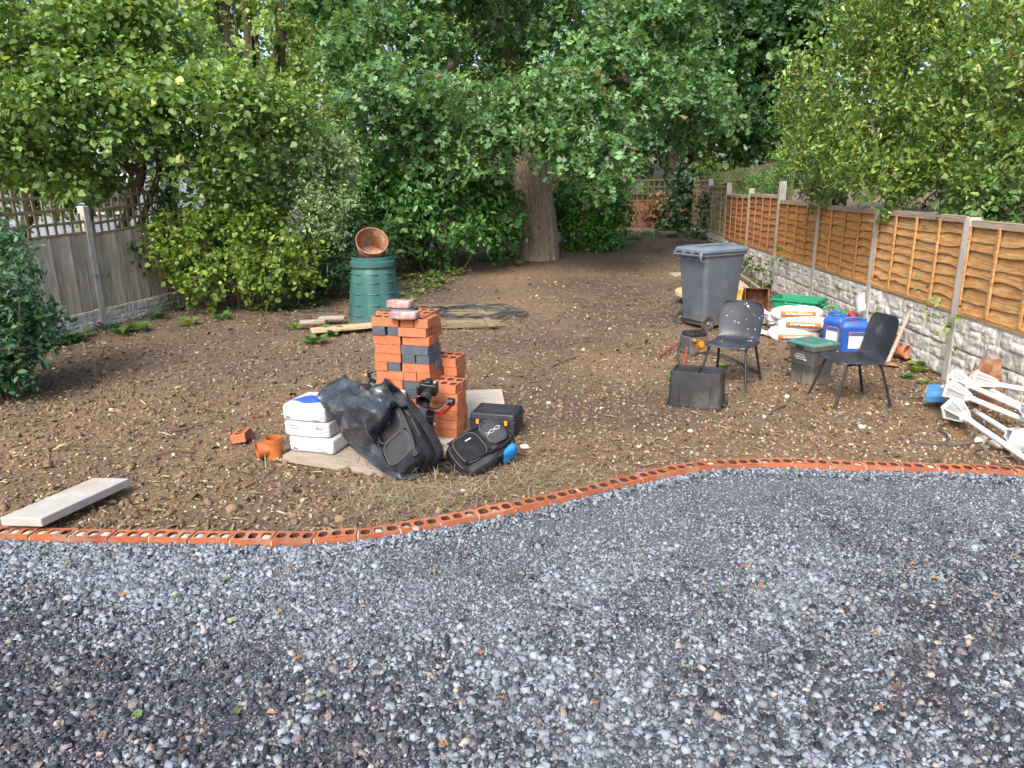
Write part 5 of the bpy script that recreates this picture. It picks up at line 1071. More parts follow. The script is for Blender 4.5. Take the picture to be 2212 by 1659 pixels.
for p, ax in ((PY(974, 868, GY-.03), (1, -.3, 0)), (PY(908, 866, GY-.05), (-.7, -.6, .3))):
    v_ = Vector(ax).normalized()*.022; MB().cyl(tuple(p-v_), tuple(p+v_), .029, 18).build('motor', MAT['dark_kit'], gb, smooth=True)
cb = PY(926, 838, GY); rr = (rad(-28), rad(-8), rad(8))
bd = MB(); bd.add(*sbox((.135, .075, .098), .3, .3, 32, 18)); body = bd.build('camera_body', MAT['dark_kit'], gb, smooth=True, loc=cb, rot=(rad(20), rad(6), rad(-10)), sharp=60)
m = MB(); m.add(*sbox((.05, .06, .035), .5, .5, 20, 12)); m.build('viewfinder', MAT['dark_kit'], body, smooth=True, loc=(0, 0, .055))
m = MB(); m.add(*sbox((.03, .05, .09), .5, .5, 20, 12)); m.build('hand_grip', MAT['dark_kit'], body, smooth=True, loc=(-.062, -.025, -.005))
ln = MB().lathe([(.034, 0), (.036, .02), (.036, .05), (.039, .055), (.039, .085), (.036, .088), (.044, .10), (.049, .128), (.046, .128), (.038, .096)], 28).build('lens_barrel', MAT['dark_kit'], body, smooth=True, loc=(.008, -.03, -.008), rot=(PI/2, 0, 0))
MB().lathe([(.0005, .094), (.020, .092), (.034, .086), (.036, .082)], 24).build('lens_glass', MAT['lens'], ln, smooth=True)
MB().lathe([(.0395, .060), (.0402, .061), (.0402, .066), (.0395, .067)], 24).build('focus_ring', MAT['rubber'], ln)
MB().cyl((0, 0, 0), (0, 0, .010), .010, 12).build('dial', MAT['silver'], body, loc=(.045, .005, .047)); MB().box((0, 0, 0), (.006, .004, .025)).build('strap_lug', MAT['silver'], body, loc=(-.068, -.03, .035))
MB().box((0, 0, 0), (.02, .03, .02)).build('quick_release', MAT['silver'], gb, bevel=.003, loc=PY(928, 873, GY-.04))
# ---- hard case
hf = G(1014, 933, .04); hr = G(1112, 941, .04); ha = math.atan2(hr.y-hf.y, hr.x-hf.x); hw = (hr-hf).length
hc = thing('hard_case', 'black hard equipment case with two orange latches', 'case', hf+Vector((math.cos(ha), math.sin(ha), 0))*hw/2+Vector((-math.sin(ha), math.cos(ha), 0))*.14+Vector((0, 0, .0)), ha)
W_, D_, H_ = hw, .28, .15
MB().box((0, 0, .048), (W_*.96, D_*.94, .096), top=(1.03, 1.04)).build('base', MAT['case'], hc, bevel=.014, seg=3)
ld = MB().box((0, 0, .128), (W_, D_, .055), top=(.95, .94)).build('lid', MAT['case'], hc, bevel=.012, seg=3)
MB().box((0, 0, .099), (W_*1.02, D_*1.03, .012)).build('seal_rim', MAT['case'], hc, bevel=.004)
MB().box((0, .01, .1575), (W_*.74, D_*.62, .006)).build('top_inset', MAT['bag_mid'], ld, bevel=.003)
for x in (-W_*.30, W_*.32):
    l_ = MB().box((x, -D_/2-.006, .088), (.034, .016, .055)).build('latch_mount', MAT['case'], hc, bevel=.004); MB().box((x, -D_/2-.016, .094), (.024, .01, .036)).build('latch', MAT['orange_plastic'], l_, bevel=.004)
MB().tube(catmull([(-.05, -D_/2-.006, .07), (-.05, -D_/2-.03, .055), (.05, -D_/2-.03, .055), (.05, -D_/2-.006, .07)], 4), .007, 8).build('handle', MAT['dark_kit'], hc, smooth=True)
for x in (-W_*.46, -W_*.12, W_*.12, W_*.46): MB().box((x, -D_/2*.96, .045), (.016, .012, .09)).build('rib', MAT['case'], hc, bevel=.003)
# ---- orange pipe junction
g = G(590, 996); t = thing('pipe_junction', 'orange plastic drain junction standing on the soil', 'pipe', (g.x, g.y+.055, .0), rad(8))
MB().lathe([(.057, 0), (.057, .125), (.061, .125), (.061, .155), (.055, .155), (.053, .0)], 28).build('socket', MAT['pvc'], t, smooth=True)
MB().lathe([(.050, 0), (.050, .085), (.055, .085), (.055, .055), (.055, 0)], 28).build('branch', MAT['pvc'], t, smooth=True, loc=(-.035, .0, .075), rot=(0, rad(-90), rad(25)))
# ---- concrete board lying over the edging
N1 = G(88, 1120, .115); F1 = G(280, 1033, .085); F2 = G(202, 1031.5, .085); W3 = F2-F1
m = MB(); th = Vector((0, 0, -.052)); c4 = [N1+W3, N1, F1, F2]
m.add([tuple(p+th) for p in c4]+[tuple(p) for p in c4], [(0, 3, 2, 1), (4, 5, 6, 7), (0, 1, 5, 4), (1, 2, 6, 5), (2, 3, 7, 6), (3, 0, 4, 7)])
o = m.build('concrete_board', MAT['slab'], None, bevel=.006, seg=3); tag(o, 'pale grey concrete gravel board lying with one end on the brick edging', 'concrete board')
# ---- compost bin and rusty bucket
g = G(803, 708); cbn = thing('compost_bin', 'green plastic compost bin with ribbed vents and no lid', 'compost bin', (g.x, g.y+.36, ghf(g.x, g.y+.36)-.01))
def oct_ring(r, z, n=48, k=.045): return [(r*(1+k*math.cos(8*a)*.5)*math.cos(a), r*(1+k*math.cos(8*a)*.5)*math.sin(a), z) for a in [2*PI*i/n for i in range(n)]]
rg = [oct_ring(r, z, 64, kk) for r, z, kk in [(.385, 0, .0), (.385, .03, .0), (.368, .035, .02), (.362, .12, .05), (.345, .30, .05), (.325, .48, .05), (.305, .64, .05), (.292, .74, .03), (.275, .77, 0), (.275, .785, 0), (.305, .79, 0), (.305, .855, 0), (.290, .865, 0), (.282, .868, 0), (.282, .915, 0), (.268, .92, 0), (.262, .87, 0), (.27, .5, 0), (.33, .1, 0)]]
MB().loft(rg, True, False).build('barrel', MAT['compost'], cbn, smooth=True, sharp=50)
for row, (z, rr_) in enumerate([(.15, .362), (.29, .347), (.44, .331), (.59, .313), (.70, .300)]):
    for a8 in range(8):
        ac = a8*PI/4+PI/8+rad(-15); pts = [(rr_*1.0*math.cos(ac+q)*math.cos(0), rr_*1.0*math.sin(ac+q), z) for q in np.linspace(-.27, .27, 7)]
        MB().tube(pts, [.004, .011, .013, .013, .013, .011, .004], 8, flat=1).build('vent', MAT['compost'], cbn, smooth=True)
g2 = cbn.location
bk = thing('rusty_bucket', 'rusty metal bucket tipped into the mouth of the compost bin', 'bucket', (g2.x+.0, g2.y-.02, g2.z+1.03))
bk.rotation_euler = (Matrix.Rotation(rad(-8), 3, 'Z') @ Matrix.Rotation(rad(27), 3, 'Y') @ Matrix.Rotation(rad(44), 3, 'X')).to_euler()
MB().lathe([(.001, -.17), (.155, -.17), (.16, -.165), (.185, .02), (.195, .05), (.19, .06), (.205, .10), (.21, .155), (.217, .16), (.217, .168), (.207, .168), (.205, .155), (.186, .06), (.155, -.155), (.001, -.158)], 44).build('pail', MAT['rust_light'], bk, smooth=True, sharp=40)
for z in (.075, .095, .115): MB().lathe([(.2005+(z-.1)*.2, z-.005), (.205+(z-.1)*.2, z), (.2005+(z-.1)*.2, z+.005)], 44).build('band', MAT['rust_light'], bk, smooth=True)
for k in range(22):
    a = k/22*2*PI; MB().tube([(.163*math.cos(a), .163*math.sin(a), -.15), (.186*math.cos(a+.06), .186*math.sin(a+.06), .02)], .004, 5).build('flute', MAT['rust_light'], bk, smooth=True)
for a in (rad(185), rad(5)): MB().box((.212*math.cos(a), .212*math.sin(a), .07), (.02, .05, .08), rz=a).build('handle_lug', MAT['steel'], bk, bevel=.004)
# ---- sawn boards by the compost bin
def plank(name, label, p0, p1, z, w, th, mat, grp=None, z2=None, cat='plank'):
    a = G(*p0, z); b = G(*p1, z if z2 is None else z2); d = b-a; L = d.length; c = (a+b)/2
    v, f = sbox((L, w, th), .1, .1, 32, 8, .003, 9, int(L*90)); m = MB(); m.add(v, f)
    o = m.build(name, MAT[mat], None, smooth=True, loc=c+Vector((0, 0, th/2)), rot=(0, -math.asin(d.z/L), math.atan2(d.y, d.x)), sharp=40); return tag(o, label, cat, grp)
plank('plank', 'wide sawn plank laid in front of the compost bin', (672, 717), (830, 703), .045, .24, .035, 'new_wood')
plank('plank', 'pale offcut of timber propped on the wide plank', (648, 700), (703, 697), .085, .12, .045, 'old_wood')
plank('plank', 'short pale offcut beside the compost bin foot', (690, 690), (746, 689), .08, .13, .04, 'old_wood')
plank('stake', 'round wooden stake under the wide plank', (704, 721), (724, 720), .0, .05, .045, 'old_wood')
# ---- slatted roll with hose on it
sc_ = thing('slatted_screen', 'flat slatted timber screen lying on the soil under the hose', 'screen', (0, 0, 0))
cA, cB, cC, cD = G(875, 712, .03), G(1085, 704, .03), G(1085, 663, .03), G(900, 663, .03)
for k in range(15):
    f_ = k/14; a = cA.lerp(cD, f_); b = cB.lerp(cC, f_); d = b-a
    MB().box((0, 0, 0), (d.length, .045, .014)).build('slat', MAT['trellis'], sc_, bevel=.002, loc=(a+b)/2+Vector((rnd.uniform(-.05, .05), 0, ghf((a.x+b.x)/2, (a.y+b.y)/2)+rnd.uniform(-.004, .006))), rot=(0, 0, math.atan2(d.y, d.x)+rad(rnd.uniform(-1, 1))))
for (p, q) in (((955, 706), (930, 668)), ((1062, 705), (1030, 660)), ((885, 706), (905, 668))):
    a = G(*p, .05); b = G(*q, .05); d = b-a; MB().box((0, 0, 0), (d.length, .09, .03)).build('cross_bar', MAT['trellis'], sc_, bevel=.003, loc=(a+b)/2+Vector((0, 0, ghf(a.x, (a.y+b.y)/2)+.012)), rot=(0, 0, math.atan2(d.y, d.x)))
pts = []
rh = random.Random(8); ctr = G(1040, 684, .0)
for k in range(40):
    a = k*.62+rh.uniform(-.2, .2); rr_ = rh.uniform(.30, .70); x = ctr.x-.15+rr_*1.15*math.cos(a)+rh.uniform(-.1, .1); y = ctr.y+rr_*.85*math.sin(a)
    pts.append((x, y, ghf(x, y)+.055+rh.uniform(0, .045)))
pts = [tuple(G(862, 668, .06)), tuple(G(900, 662, .06))]+pts+[tuple(G(1120, 684, .04)), tuple(G(1140, 676, .03)), tuple(G(1120, 668, .03)), tuple(G(1080, 668, .04))]
o = MB().tube(catmull(pts, 6), .0095, 6).build('hose', MAT['hose'], None, smooth=True); tag(o, 'tangled black hose coiled over the slatted screen', 'hose')
o = MB().tube(catmull([(*G(740, 677)[:2], .02), (*G(700, 672)[:2], .02), (*G(660, 674)[:2], .015), (*G(620, 668)[:2], .02)], 6), .01, 6).build('cable', MAT['hose'], None, smooth=True); tag(o, 'thin dark cable on the soil beside the compost bin', 'cable')
# ------------------------------------------------------------ wheeled bin
wa, wb = G(1460, 702), G(1522, 717); axd = (wb-wa).normalized(); brz = math.atan2(axd.y, axd.x); fw = Vector((-axd.y, axd.x, 0))
bc = (wa+wb)/2+fw*.30
bn = thing('wheeled_bin', 'grey wheeled rubbish bin with muddy base and closed lid', 'bin', (bc.x, bc.y, 0), brz)
def rr_ring(w, d, z, r=.06, yo=0, n=6):
    out = []
    for cx, cy, a0 in ((w/2-r, d/2-r, 0), (-w/2+r, d/2-r, PI/2), (-w/2+r, -d/2+r, PI), (w/2-r, -d/2+r, 1.5*PI)):
        for k in range(n): a = a0+k/(n-1)*PI/2; out.append((cx+r*math.cos(a), yo+cy+r*math.sin(a), z))
    return out
MB().loft([rr_ring(.42, .50, .05, .05, .02), rr_ring(.44, .53, .10, .05, .01), rr_ring(.46, .56, .30, .06, .005), rr_ring(.52, .66, .88, .06), rr_ring(.53, .68, .94, .06), rr_ring(.57, .72, .945, .06), rr_ring(.57, .72, .985, .06), rr_ring(.53, .68, .985, .06)], True, True).build('body', MAT['grey_plastic'], bn, smooth=True, sharp=30)
lid = MB().loft([rr_ring(.585, .77, .985, .07, 0), rr_ring(.60, .78, .99, .07), rr_ring(.60, .78, 1.02, .07), rr_ring(.56, .74, 1.04, .08), rr_ring(.44, .58, 1.055, .1, .02), rr_ring(.36, .46, 1.05, .1, .02)], True, True).build('lid', MAT['lid_plastic'], bn, smooth=True, sharp=40)
MB().box((0, .02, 1.058), (.05, .5, .016)).build('lid_rib', MAT['lid_plastic'], lid, bevel=.006)
for x in (-.17, .17): MB().box((x, .02, 1.05), (.04, .44, .014)).build('lid_rib', MAT['lid_plastic'], lid, bevel=.005)
MB().cyl((-.25, -.41, .955), (.25, -.41, .955), .017, 12).build('handle_bar', MAT['grey_plastic'], bn, smooth=True)
for x in (-.24, -.08, .08, .24): MB().box((x, -.375, .965), (.035, .10, .06)).build('handle_bracket', MAT['grey_plastic'], bn, bevel=.008)
MB().tube(catmull([(.25, -.39, 1.0), (.26, -.42, .96), (.26, -.41, .90), (.25, -.36, .88)], 5), .014, 8).build('hinge', MAT['lid_plastic'], bn, smooth=True)
MB().cyl((-.27, -.25, .10), (.27, -.25, .10), .012, 8).build('axle', MAT['black_metal'], bn)
for s in (-1, 1):
    w = MB().lathe([(.062, -.024), (.098, -.024), (.103, -.012), (.103, .012), (.098, .024), (.062, .024), (.062, -.024)], 32).build('wheel', MAT['rubber'], bn, smooth=True, loc=(s*.265, -.25, .103), rot=(0, PI/2, 0))
    MB().lathe([(.055, -.012), (.064, -.016), (.064, .016), (.055, .012), (.055, -.012)], 28).build('rim', MAT['caddy'], w, smooth=True)
    MB().cyl((0, 0, -.026), (0, 0, .026), .018, 14).build('hub', MAT['steel'], w, smooth=True)
    for k in range(8): a = k*PI/4; MB().box((.037*math.cos(a), .037*math.sin(a), 0), (.045, .010, .018), rz=a).build('spoke', MAT['caddy'], w)
# ------------------------------------------------------------ stacking chairs
def make_chair(label, rz, loc, mat):
    t = thing('stacking_chair', label, 'chair', loc, rz, 'dark plastic stacking chairs'); t.scale = (1, 1, .91)
    prof = [(-.225, .418), (-.215, .436), (-.18, .445), (-.08, .438), (.03, .430), (.11, .430), (.165, .447), (.20, .49), (.222, .56), (.243, .66), (.262, .75), (.272, .80), (.276, .83)]
    wid = [.30, .37, .41, .43, .435, .43, .41, .40, .41, .42, .41, .375, .29]
    pc = catmull([(0, a, b) for a, b in prof], 4); ww = np.interp(np.linspace(0, 1, len(pc)), np.linspace(0, 1, len(wid)), wid)
    nu = 23; V = []; F = []
    for i, p in enumerate(pc):
        s_ = i/(len(pc)-1); seatness = 1-sstep(.42, .62, s_)
        for j in range(nu):
            u = j/(nu-1)*2-1; x = u*ww[i]/2; e = abs(u)**3
            y = p.y-(1-seatness)*(.035*u*u)-.006*(abs(u) > .95)*(1-seatness)
            z = p.z+seatness*(.014*u*u-.022*max(0, abs(u)-.86)/.14)
            if s_ < .06: z -= .0
            V.append((x, y, z))
    for i in range(len(pc)-1):
        for j in range(nu-1): k = i*nu+j; F.append((k, k+1, k+nu+1, k+nu))
    sh = link('shell', mesh_np('shell', V, np.array(F), [MAT[mat]], True), t); so = sh.modifiers.new('s', 'SOLIDIFY'); so.thickness = .007; so.offset = 0
    sb = sh.modifiers.new('sub', 'SUBSURF'); sb.levels = 1; sb.render_levels = 1
    for s in (-1, 1):
        fr = catmull([(s*.165, -.10, .418), (s*.168, -.145, .405), (s*.176, -.165, .36), (s*.225, -.255, .008)], 6); re = catmull([(s*.165, .08, .418), (s*.168, .125, .405), (s*.176, .15, .36), (s*.215, .245, .008)], 6)
        for pth in (fr, re):
            l_ = MB().tube(pth, .0115, 10).build('leg', MAT['black_metal'], t, smooth=True); e = pth[-1]; MB().cyl((e.x, e.y, 0), (e.x, e.y, .03), .0145, 10).build('foot_cap', MAT['rubber'], l_, smooth=True)
        MB().cyl((s*.165, -.10, .418), (s*.165, .08, .418), .0115, 10).build('side_rail', MAT['black_metal'], t, smooth=True)
    for y in (-.08, .06): MB().cyl((-.165, y, .412), (.165, y, .412), .010, 8).build('cross_bar', MAT['black_metal'], t, smooth=True)
    return t
C_, D2 = G(1609, 849), G(1645, 821); f1 = (C_-D2).normalized(); rz1 = math.atan2(f1.x, -f1.y); xl = Vector((math.cos(rz1), math.sin(rz1), 0))
c1 = (C_+D2)/2-xl*.22
ch1 = make_chair('navy stacking chair flecked with white paint, its back to the wheeled bin', rz1, (c1.x, c1.y, -.004), 'chair_paint')
m = MB(); m.add(*sbox((.20, .15, .006), .6, .8, 28, 6)); m.build('rain_puddle', pm('damp dirt', (.015, .014, .013), (.04, .035, .028), 30, .35), ch1, smooth=True, loc=(.0, -.02, .4345))
E_, F_, G_, H_ = G(1805, 890), G(1924, 883.5), G(1862, 850), G(1749, 853); ctr2 = (E_+F_+G_+H_)/4; f2 = ((E_+H_)/2-(F_+G_)/2).normalized(); rz2 = math.atan2(f2.x, -f2.y)
ch2 = make_chair('navy stacking chair with dry leaves on its seat, beside the food caddy', rz2, (ctr2.x, ctr2.y, -.004), 'chair_plastic')
for q in range(3): 
    V, F, C = leaves_np(np.array([[.02+q*.02, .03*q, .447]]), unit(np.array([[1., q-1, .2]])), np.array([[0, .2, 1.]]), np.array([.06]), np.array([[.16, .09, .05]]), 'oak'); o = link('fallen_leaf', mesh_np('fallen_leaf', V+ np.array([ctr2.x, ctr2.y, 0])*1, F, [MAT['leaf']], False, C)); tag(o, 'dry brown leaf curled on the seat of a stacking chair', 'leaf', 'dry leaves on the chair seat')
# ------------------------------------------------------------ upturned black crate
a, b, c = G(1437, 876), G(1560, 889), G(1577, 862); xr_ = (b-a).normalized(); crz = math.atan2(xr_.y, xr_.x); cw = (b-a).length; yv = Vector((-xr_.y, xr_.x, 0)); cd = .30; cc = a+xr_*cw/2+yv*cd/2
cr = thing('storage_crate', 'black plastic storage crate turned upside down before the paint-flecked chair', 'crate', (cc.x, cc.y, 0), crz)
hh = .305
MB().loft([rr_ring(cw*.95, cd*.93, .012, .02), rr_ring(cw*.93, cd*.90, .05, .03), rr_ring(cw*.90, cd*.86, hh-.012, .025), rr_ring(cw*.885, cd*.84, hh, .02), rr_ring(cw*.83, cd*.76, hh, .02), rr_ring(cw*.82, cd*.75, hh-.016, .02)], True, True).build('box', MAT['black_plastic'], cr, smooth=True, sharp=35)
MB().loft([rr_ring(cw*1.0, cd*1.0, .0, .03), rr_ring(cw*1.0, cd*1.0, .014, .03), rr_ring(cw*.92, cd*.9, .018, .03)], True, True).build('rim', MAT['black_plastic'], cr, smooth=True, sharp=35)
MB().box((0, 0, hh-.004), (.03, cd*.72, .018)).build('base_rib', MAT['black_plastic'], cr, bevel=.004)
for x in (-cw*.27, cw*.27): MB().box((x, -cd*.437, hh/2), (.010, .008, hh*.80), rx=rad(-4)).build('side_rib', MAT['black_plastic'], cr, bevel=.003)
for y in (-.2, .22): MB().box((cw*.448, y*cd*1.2, hh/2-.01), (.010, .014, hh*.80), ry=rad(-5)).build('side_rib', MAT['black_plastic'], cr, bevel=.003)
MB().box((cw*.50, -.02, .035), (.05, .14, .012)).build('grip', MAT['black_plastic'], cr, bevel=.004)
# ------------------------------------------------------------ food caddy
g = G(1757, 834); fa, fb = G(1716, 818), G(1764, 836); fy = math.atan2((fb-fa).y, (fb-fa).x)
cy = thing('food_caddy', 'grey food waste caddy with a teal lid beside the jerrycans', 'caddy', (g.x+.03, g.y+.16, 0), fy+.12)
MB().loft([rr_ring(.26, .25, .0, .03), rr_ring(.275, .265, .18, .03), rr_ring(.285, .275, .21, .03), rr_ring(.315, .305, .33, .03), rr_ring(.34, .33, .335, .03), rr_ring(.345, .335, .375, .03)], True, True).build('body', MAT['caddy'], cy, smooth=True, sharp=30)
MB().loft([rr_ring(.35, .34, .377, .03), rr_ring(.35, .34, .385, .03), rr_ring(.29, .28, .402, .03), rr_ring(.27, .26, .398, .03)], True, True).build('lid', MAT['teal_lid'], cy, smooth=True, sharp=30)
MB().tube(catmull([(-.165, .02, .30), (-.175, -.10, .21), (-.15, -.17, .195), (.15, -.17, .195), (.175, -.10, .21), (.165, .02, .30)], 5), .0085, 8).build('handle', MAT['black_plastic'], cy, smooth=True)
MB().box((0, -.165, .355), (.10, .012, .03)).build('catch', MAT['black_plastic'], cy, bevel=.003)
for q, (w, z) in enumerate(((.09, .285), (.13, .268), (.12, .255), (.10, .24))): MB().box((0, -.1555+.0005*q, z), (w, .002, .004)).build('print', MAT['print_grey'], cy)
MB().box((.06, -.150, .238), (.024, .002, .016)).build('print', MAT['print_grey'], cy); MB().box((.02, -.136, .10), (.006, .006, .19)).build('seam', MAT['black_plastic'], cy, bevel=.002)
# ------------------------------------------------------------ green recycling crate
g = G(1728, 706); gc_ = thing('recycling_crate', 'open green recycling crate standing behind the white sacks', 'crate', (g.x+.02, g.y+.16, ghf(g.x, g.y)+.03), rad(-40))
MB().loft([rr_ring(.50, .32, .0, .04), rr_ring(.53, .35, .16, .04), rr_ring(.58, .39, .30, .04), rr_ring(.62, .43, .305, .04), rr_ring(.62, .43, .335, .04), rr_ring(.575, .385, .335, .04), rr_ring(.55, .36, .20, .04), rr_ring(.49, .31, .02, .04)], True, True).build('box', MAT['green_crate'], gc_, smooth=True, sharp=35)
for s in (-1, 1): MB().tube(catmull([(s*.31, -.09, .29), (s*.345, -.09, .28), (s*.345, .09, .28), (s*.31, .09, .29)], 4), .012, 8).build('handle', MAT['green_crate'], gc_, smooth=True)
MB().tube(catmull([(-.09, -.215, .29), (-.09, -.25, .28), (.09, -.25, .28), (.09, -.215, .29)], 4), .012, 8).build('handle', MAT['green_crate'], gc_, smooth=True)
# ------------------------------------------------------------ white sacks with an orange band
def sack(label, loc, rz, tilt, seed, band=True, L=.60):
    t = thing('sack', label, 'sack', loc, group='white sacks with orange print', rot=(rad(tilt), rad(-3), rz))
    def shp(P):
        P = P.copy(); x = P[:, 0]/(L/2); P[:, 1] *= 1-.28*np.abs(x)**3; P[:, 2] *= 1-.55*np.abs(x)**3
        P[:, 2] += (fbm(P[:, 0]*8+seed, P[:, 1]*8, 3)-.5)*.05; P[:, 1] += (fbm(P[:, 0]*16+seed, P[:, 2]*16, 3)-.5)*.03; return P
    v, f = sbox((L, .40, .20), .5, .4, 60, 24, .014, 9, seed, shp); m = MB(); m.add(v, f); m.build('body', MAT['sack'], t, smooth=True, loc=(0, 0, .09), sharp=70)
    # gathered neck
    n = 12; V = []; F = []
    for i in range(5):
        for j in range(n): 
            a = j/n*2*PI; r_ = (.05, .028, .03, .06, .085)[i]*(1+.35*math.sin(a*5+seed)); V.append((-L/2+.02-i*.035, r_*math.cos(a), .075+r_*.6*math.sin(a)+.012*i))
    for i in range(4):
        for j in range(n): F.append((i*n+j, i*n+(j+1) % n, (i+1)*n+(j+1) % n, (i+1)*n+j))
    m = MB(); m.add(V, F); o = m.build('neck', MAT['sack'], t, smooth=True, sharp=70); so = o.modifiers.new('s', 'SOLIDIFY'); so.thickness = .004
    if band:
        nb = 14; V = []; F = []
        for i in range(nb+1):
            x = -.16+i/nb*.38
            for j in range(4):
                z = .055+j/3*.056; y = -.203*(1-.28*abs(x/(L/2))**3)+.030*abs((z-.09)/.09)**2.2-.010; V.append((x, y-.004, z))
        for i in range(nb):
            for j in range(3): k = i*4+j; F.append((k, k+4, k+5, k+1))
        m = MB(); m.add(V, F); bnd = m.build('printed_band', MAT['sack_orange'], t, smooth=True); so = bnd.modifiers.new('s', 'SOLIDIFY'); so.thickness = .014; so.offset = 1
        rp = random.Random(seed); xx = -.10
        while xx < .17:                                             # brush-script print, too blurred in the photograph to read
            hgt = rp.choice((.016, .018, .028)); MB().box((0, 0, 0), (.007, .002, hgt), ry=rad(20)).build('print', MAT['print_white'], bnd, loc=(xx, -.2335, .083)); 
            MB().box((0, 0, 0), (.012, .002, .006)).build('print', MAT['print_white'], bnd, loc=(xx+.007, -.2335, .083+rp.choice((-.008, .008)))); xx += rp.choice((.016, .018, .026))
    return t
g = G(1722, 738); gz = 0
sack('bottom white sack of the pile, its orange band near the soil', (g.x+.02, g.y+.18, gz-.02), rad(-22), 0, 2)
sack('middle white sack sliding off the pile beside the jerrycans', (g.x+.13, g.y+.13, gz+.10), rad(-36), -8, 5)
sack('top white sack of the pile before the green crate', (g.x+.07, g.y+.25, gz+.195), rad(-26), -12, 9)
# ------------------------------------------------------------ jerrycans
def jerry(label, loc, rz, sc=1., hw_=.24):
    t = thing('jerrycan', label, 'jerrycan', loc, rz, 'blue jerrycans'); w, d, h = hw_*sc, .16*sc, .36*sc
    MB().loft([rr_ring(w*.94, d*.9, 0, .03), rr_ring(w, d, .02, .035), rr_ring(w, d, h*.70, .035), rr_ring(w*1.03, d*1.04, h*.72, .035), rr_ring(w*1.03, d*1.04, h*.78, .035), rr_ring(w*.98, d*.95, h*.84, .04), rr_ring(w*.80, d*.62, h*.93, .03)], True, True).build('body', MAT['blue_can'], t, smooth=True, sharp=35)
    MB().tube(catmull([(-w*.36, 0, h*.90), (-w*.34, 0, h*1.0), (w*.12, 0, h*1.02), (w*.22, 0, h*.92)], 5), .014*sc, 8).build('handle', MAT['blue_can'], t, smooth=True)
    MB().cyl((w*.34, 0, h*.90), (w*.34, 0, h*1.0), .026*sc, 16).build('cap', MAT['blue_can'], t, smooth=True)
    lb_ = MB().box((.02, -d/2-.003, h*.38), (w*.62, .003, h*.50)).build('label', MAT['paper'], t); MB().box((.02, -d/2-.006, h*.57), (w*.60, .003, h*.11)).build('label_band', MAT['print_navy'], lb_); MB().cyl((-w*.2, -d/2-.007, h*.57), (-w*.2, -d/2-.010, h*.57), .014, 14).build('label_mark', MAT['red_cap'], lb_)
    return t
g = G(1810, 752); jerry('blue jerrycan touching the white sacks', (g.x, g.y+.10, 0), rad(-62), 1.05)
g = G(1846, 762); jerry('blue jerrycan with a printed label behind the caddy', (g.x, g.y+.08, 0), rad(-8), 1.02, .28)
g = G(1800, 722); wc = thing('watering_can', 'green watering can behind the blue jerrycans', 'watering can', (g.x+.12, g.y+.2, 0), rad(-20))
MB().lathe([(.001, 0), (.11, 0), (.115, .02), (.10, .22), (.09, .235), (.05, .24), (.045, .23), (.001, .22)], 24).build('tank', MAT['green_crate'], wc, smooth=True); MB().tube(catmull([(-.10, 0, .10), (-.20, 0, .22), (-.12, 0, .31), (.0, 0, .30), (.07, 0, .22)], 5), .013, 8).build('handle', MAT['green_crate'], wc, smooth=True); MB().tube([(.09, 0, .08), (.20, 0, .22), (.27, 0, .33)], [.025, .018, .014], 8).build('spout', MAT['green_crate'], wc, smooth=True)
g = G(1882, 735); o = MB().lathe([(.001, 0), (.10, 0), (.13, .03), (.16, .20), (.175, .205), (.175, .215), (.155, .21), (.12, .03), (.001, .012)], 28).build('white_tub', MAT['sack'], None, smooth=True, loc=(g.x+.05, g.y+.25, .26), rot=(rad(-40), rad(25), 0)); tag(o, 'white plastic tub tipped against the rock-faced wall', 'tub')
g = G(1858, 722); rbx = thing('red_fuel_can', 'red can squeezed between the jerrycan and white tub', 'can', (g.x, g.y+.12, 0), rad(-10)); MB().box((0, 0, .12), (.2, .14, .24)).build('body', MAT['red_cap'], rbx, bevel=.02, seg=3); MB().cyl((.05, 0, .24), (.05, 0, .265), .025, 12).build('cap', MAT['black_plastic'], rbx, smooth=True)
# ------------------------------------------------------------ terracotta pots, tray, hoe
def pot(label, loc, rot, s):
    t = thing('flower_pot', label, 'flower pot', loc, group='terracotta pots by the wall', rot=rot)
    MB().lathe([(.001, 0), (.085*s, 0), (.115*s, .16*s), (.128*s, .162*s), (.135*s, .215*s), (.122*s, .215*s), (.112*s, .16*s), (.08*s, .012*s), (.001, .012*s)], 32).build('pot', MAT['terracotta'], t, smooth=True, sharp=40); return t
g = G(1928, 775); pot('large terracotta pot lying against the wall', (g.x+.0, g.y+.22, .13), (rad(70), 0, rad(-30)), 1.15); pot('small terracotta pot lying with its mouth open below the large one', (g.x+.07, g.y+.06, .07), (rad(84), 0, rad(28)), .55)
g = G(1950, 760); o = MB().loft([rr_ring(.34, .24, 0, .03), rr_ring(.38, .28, .07, .03), rr_ring(.40, .30, .07, .03), rr_ring(.40, .30, .08, .03), rr_ring(.37, .27, .08, .03), rr_ring(.33, .23, .01, .03)], True, True).build('seed_tray', MAT['black_plastic'], None, smooth=True, loc=(g.x+.10, g.y+.45, .22), rot=(rad(15), rad(-58), rad(-15)), sharp=35); tag(o, 'black plastic tray leaning on the wall behind the pots', 'tray')
h0 = G(1916, 790); h0.z = .03; hoe = thing('mattock', 'mattock with a pale wooden shaft leaning on the rock-faced wall', 'mattock', (0, 0, 0))
d_ = ray(1968, 668); tt_ = (4.18+.06*(8.0-6.65)-0)/d_.x; ht = Vector((d_.x*tt_, d_.y*tt_, CAM_H+d_.z*tt_))
MB().tube([h0, h0.lerp(ht, .12), h0.lerp(ht, .5), ht], [.022, .019, .017, .020], 10, flat=.75).build('shaft', MAT['old_wood'], hoe, smooth=True)
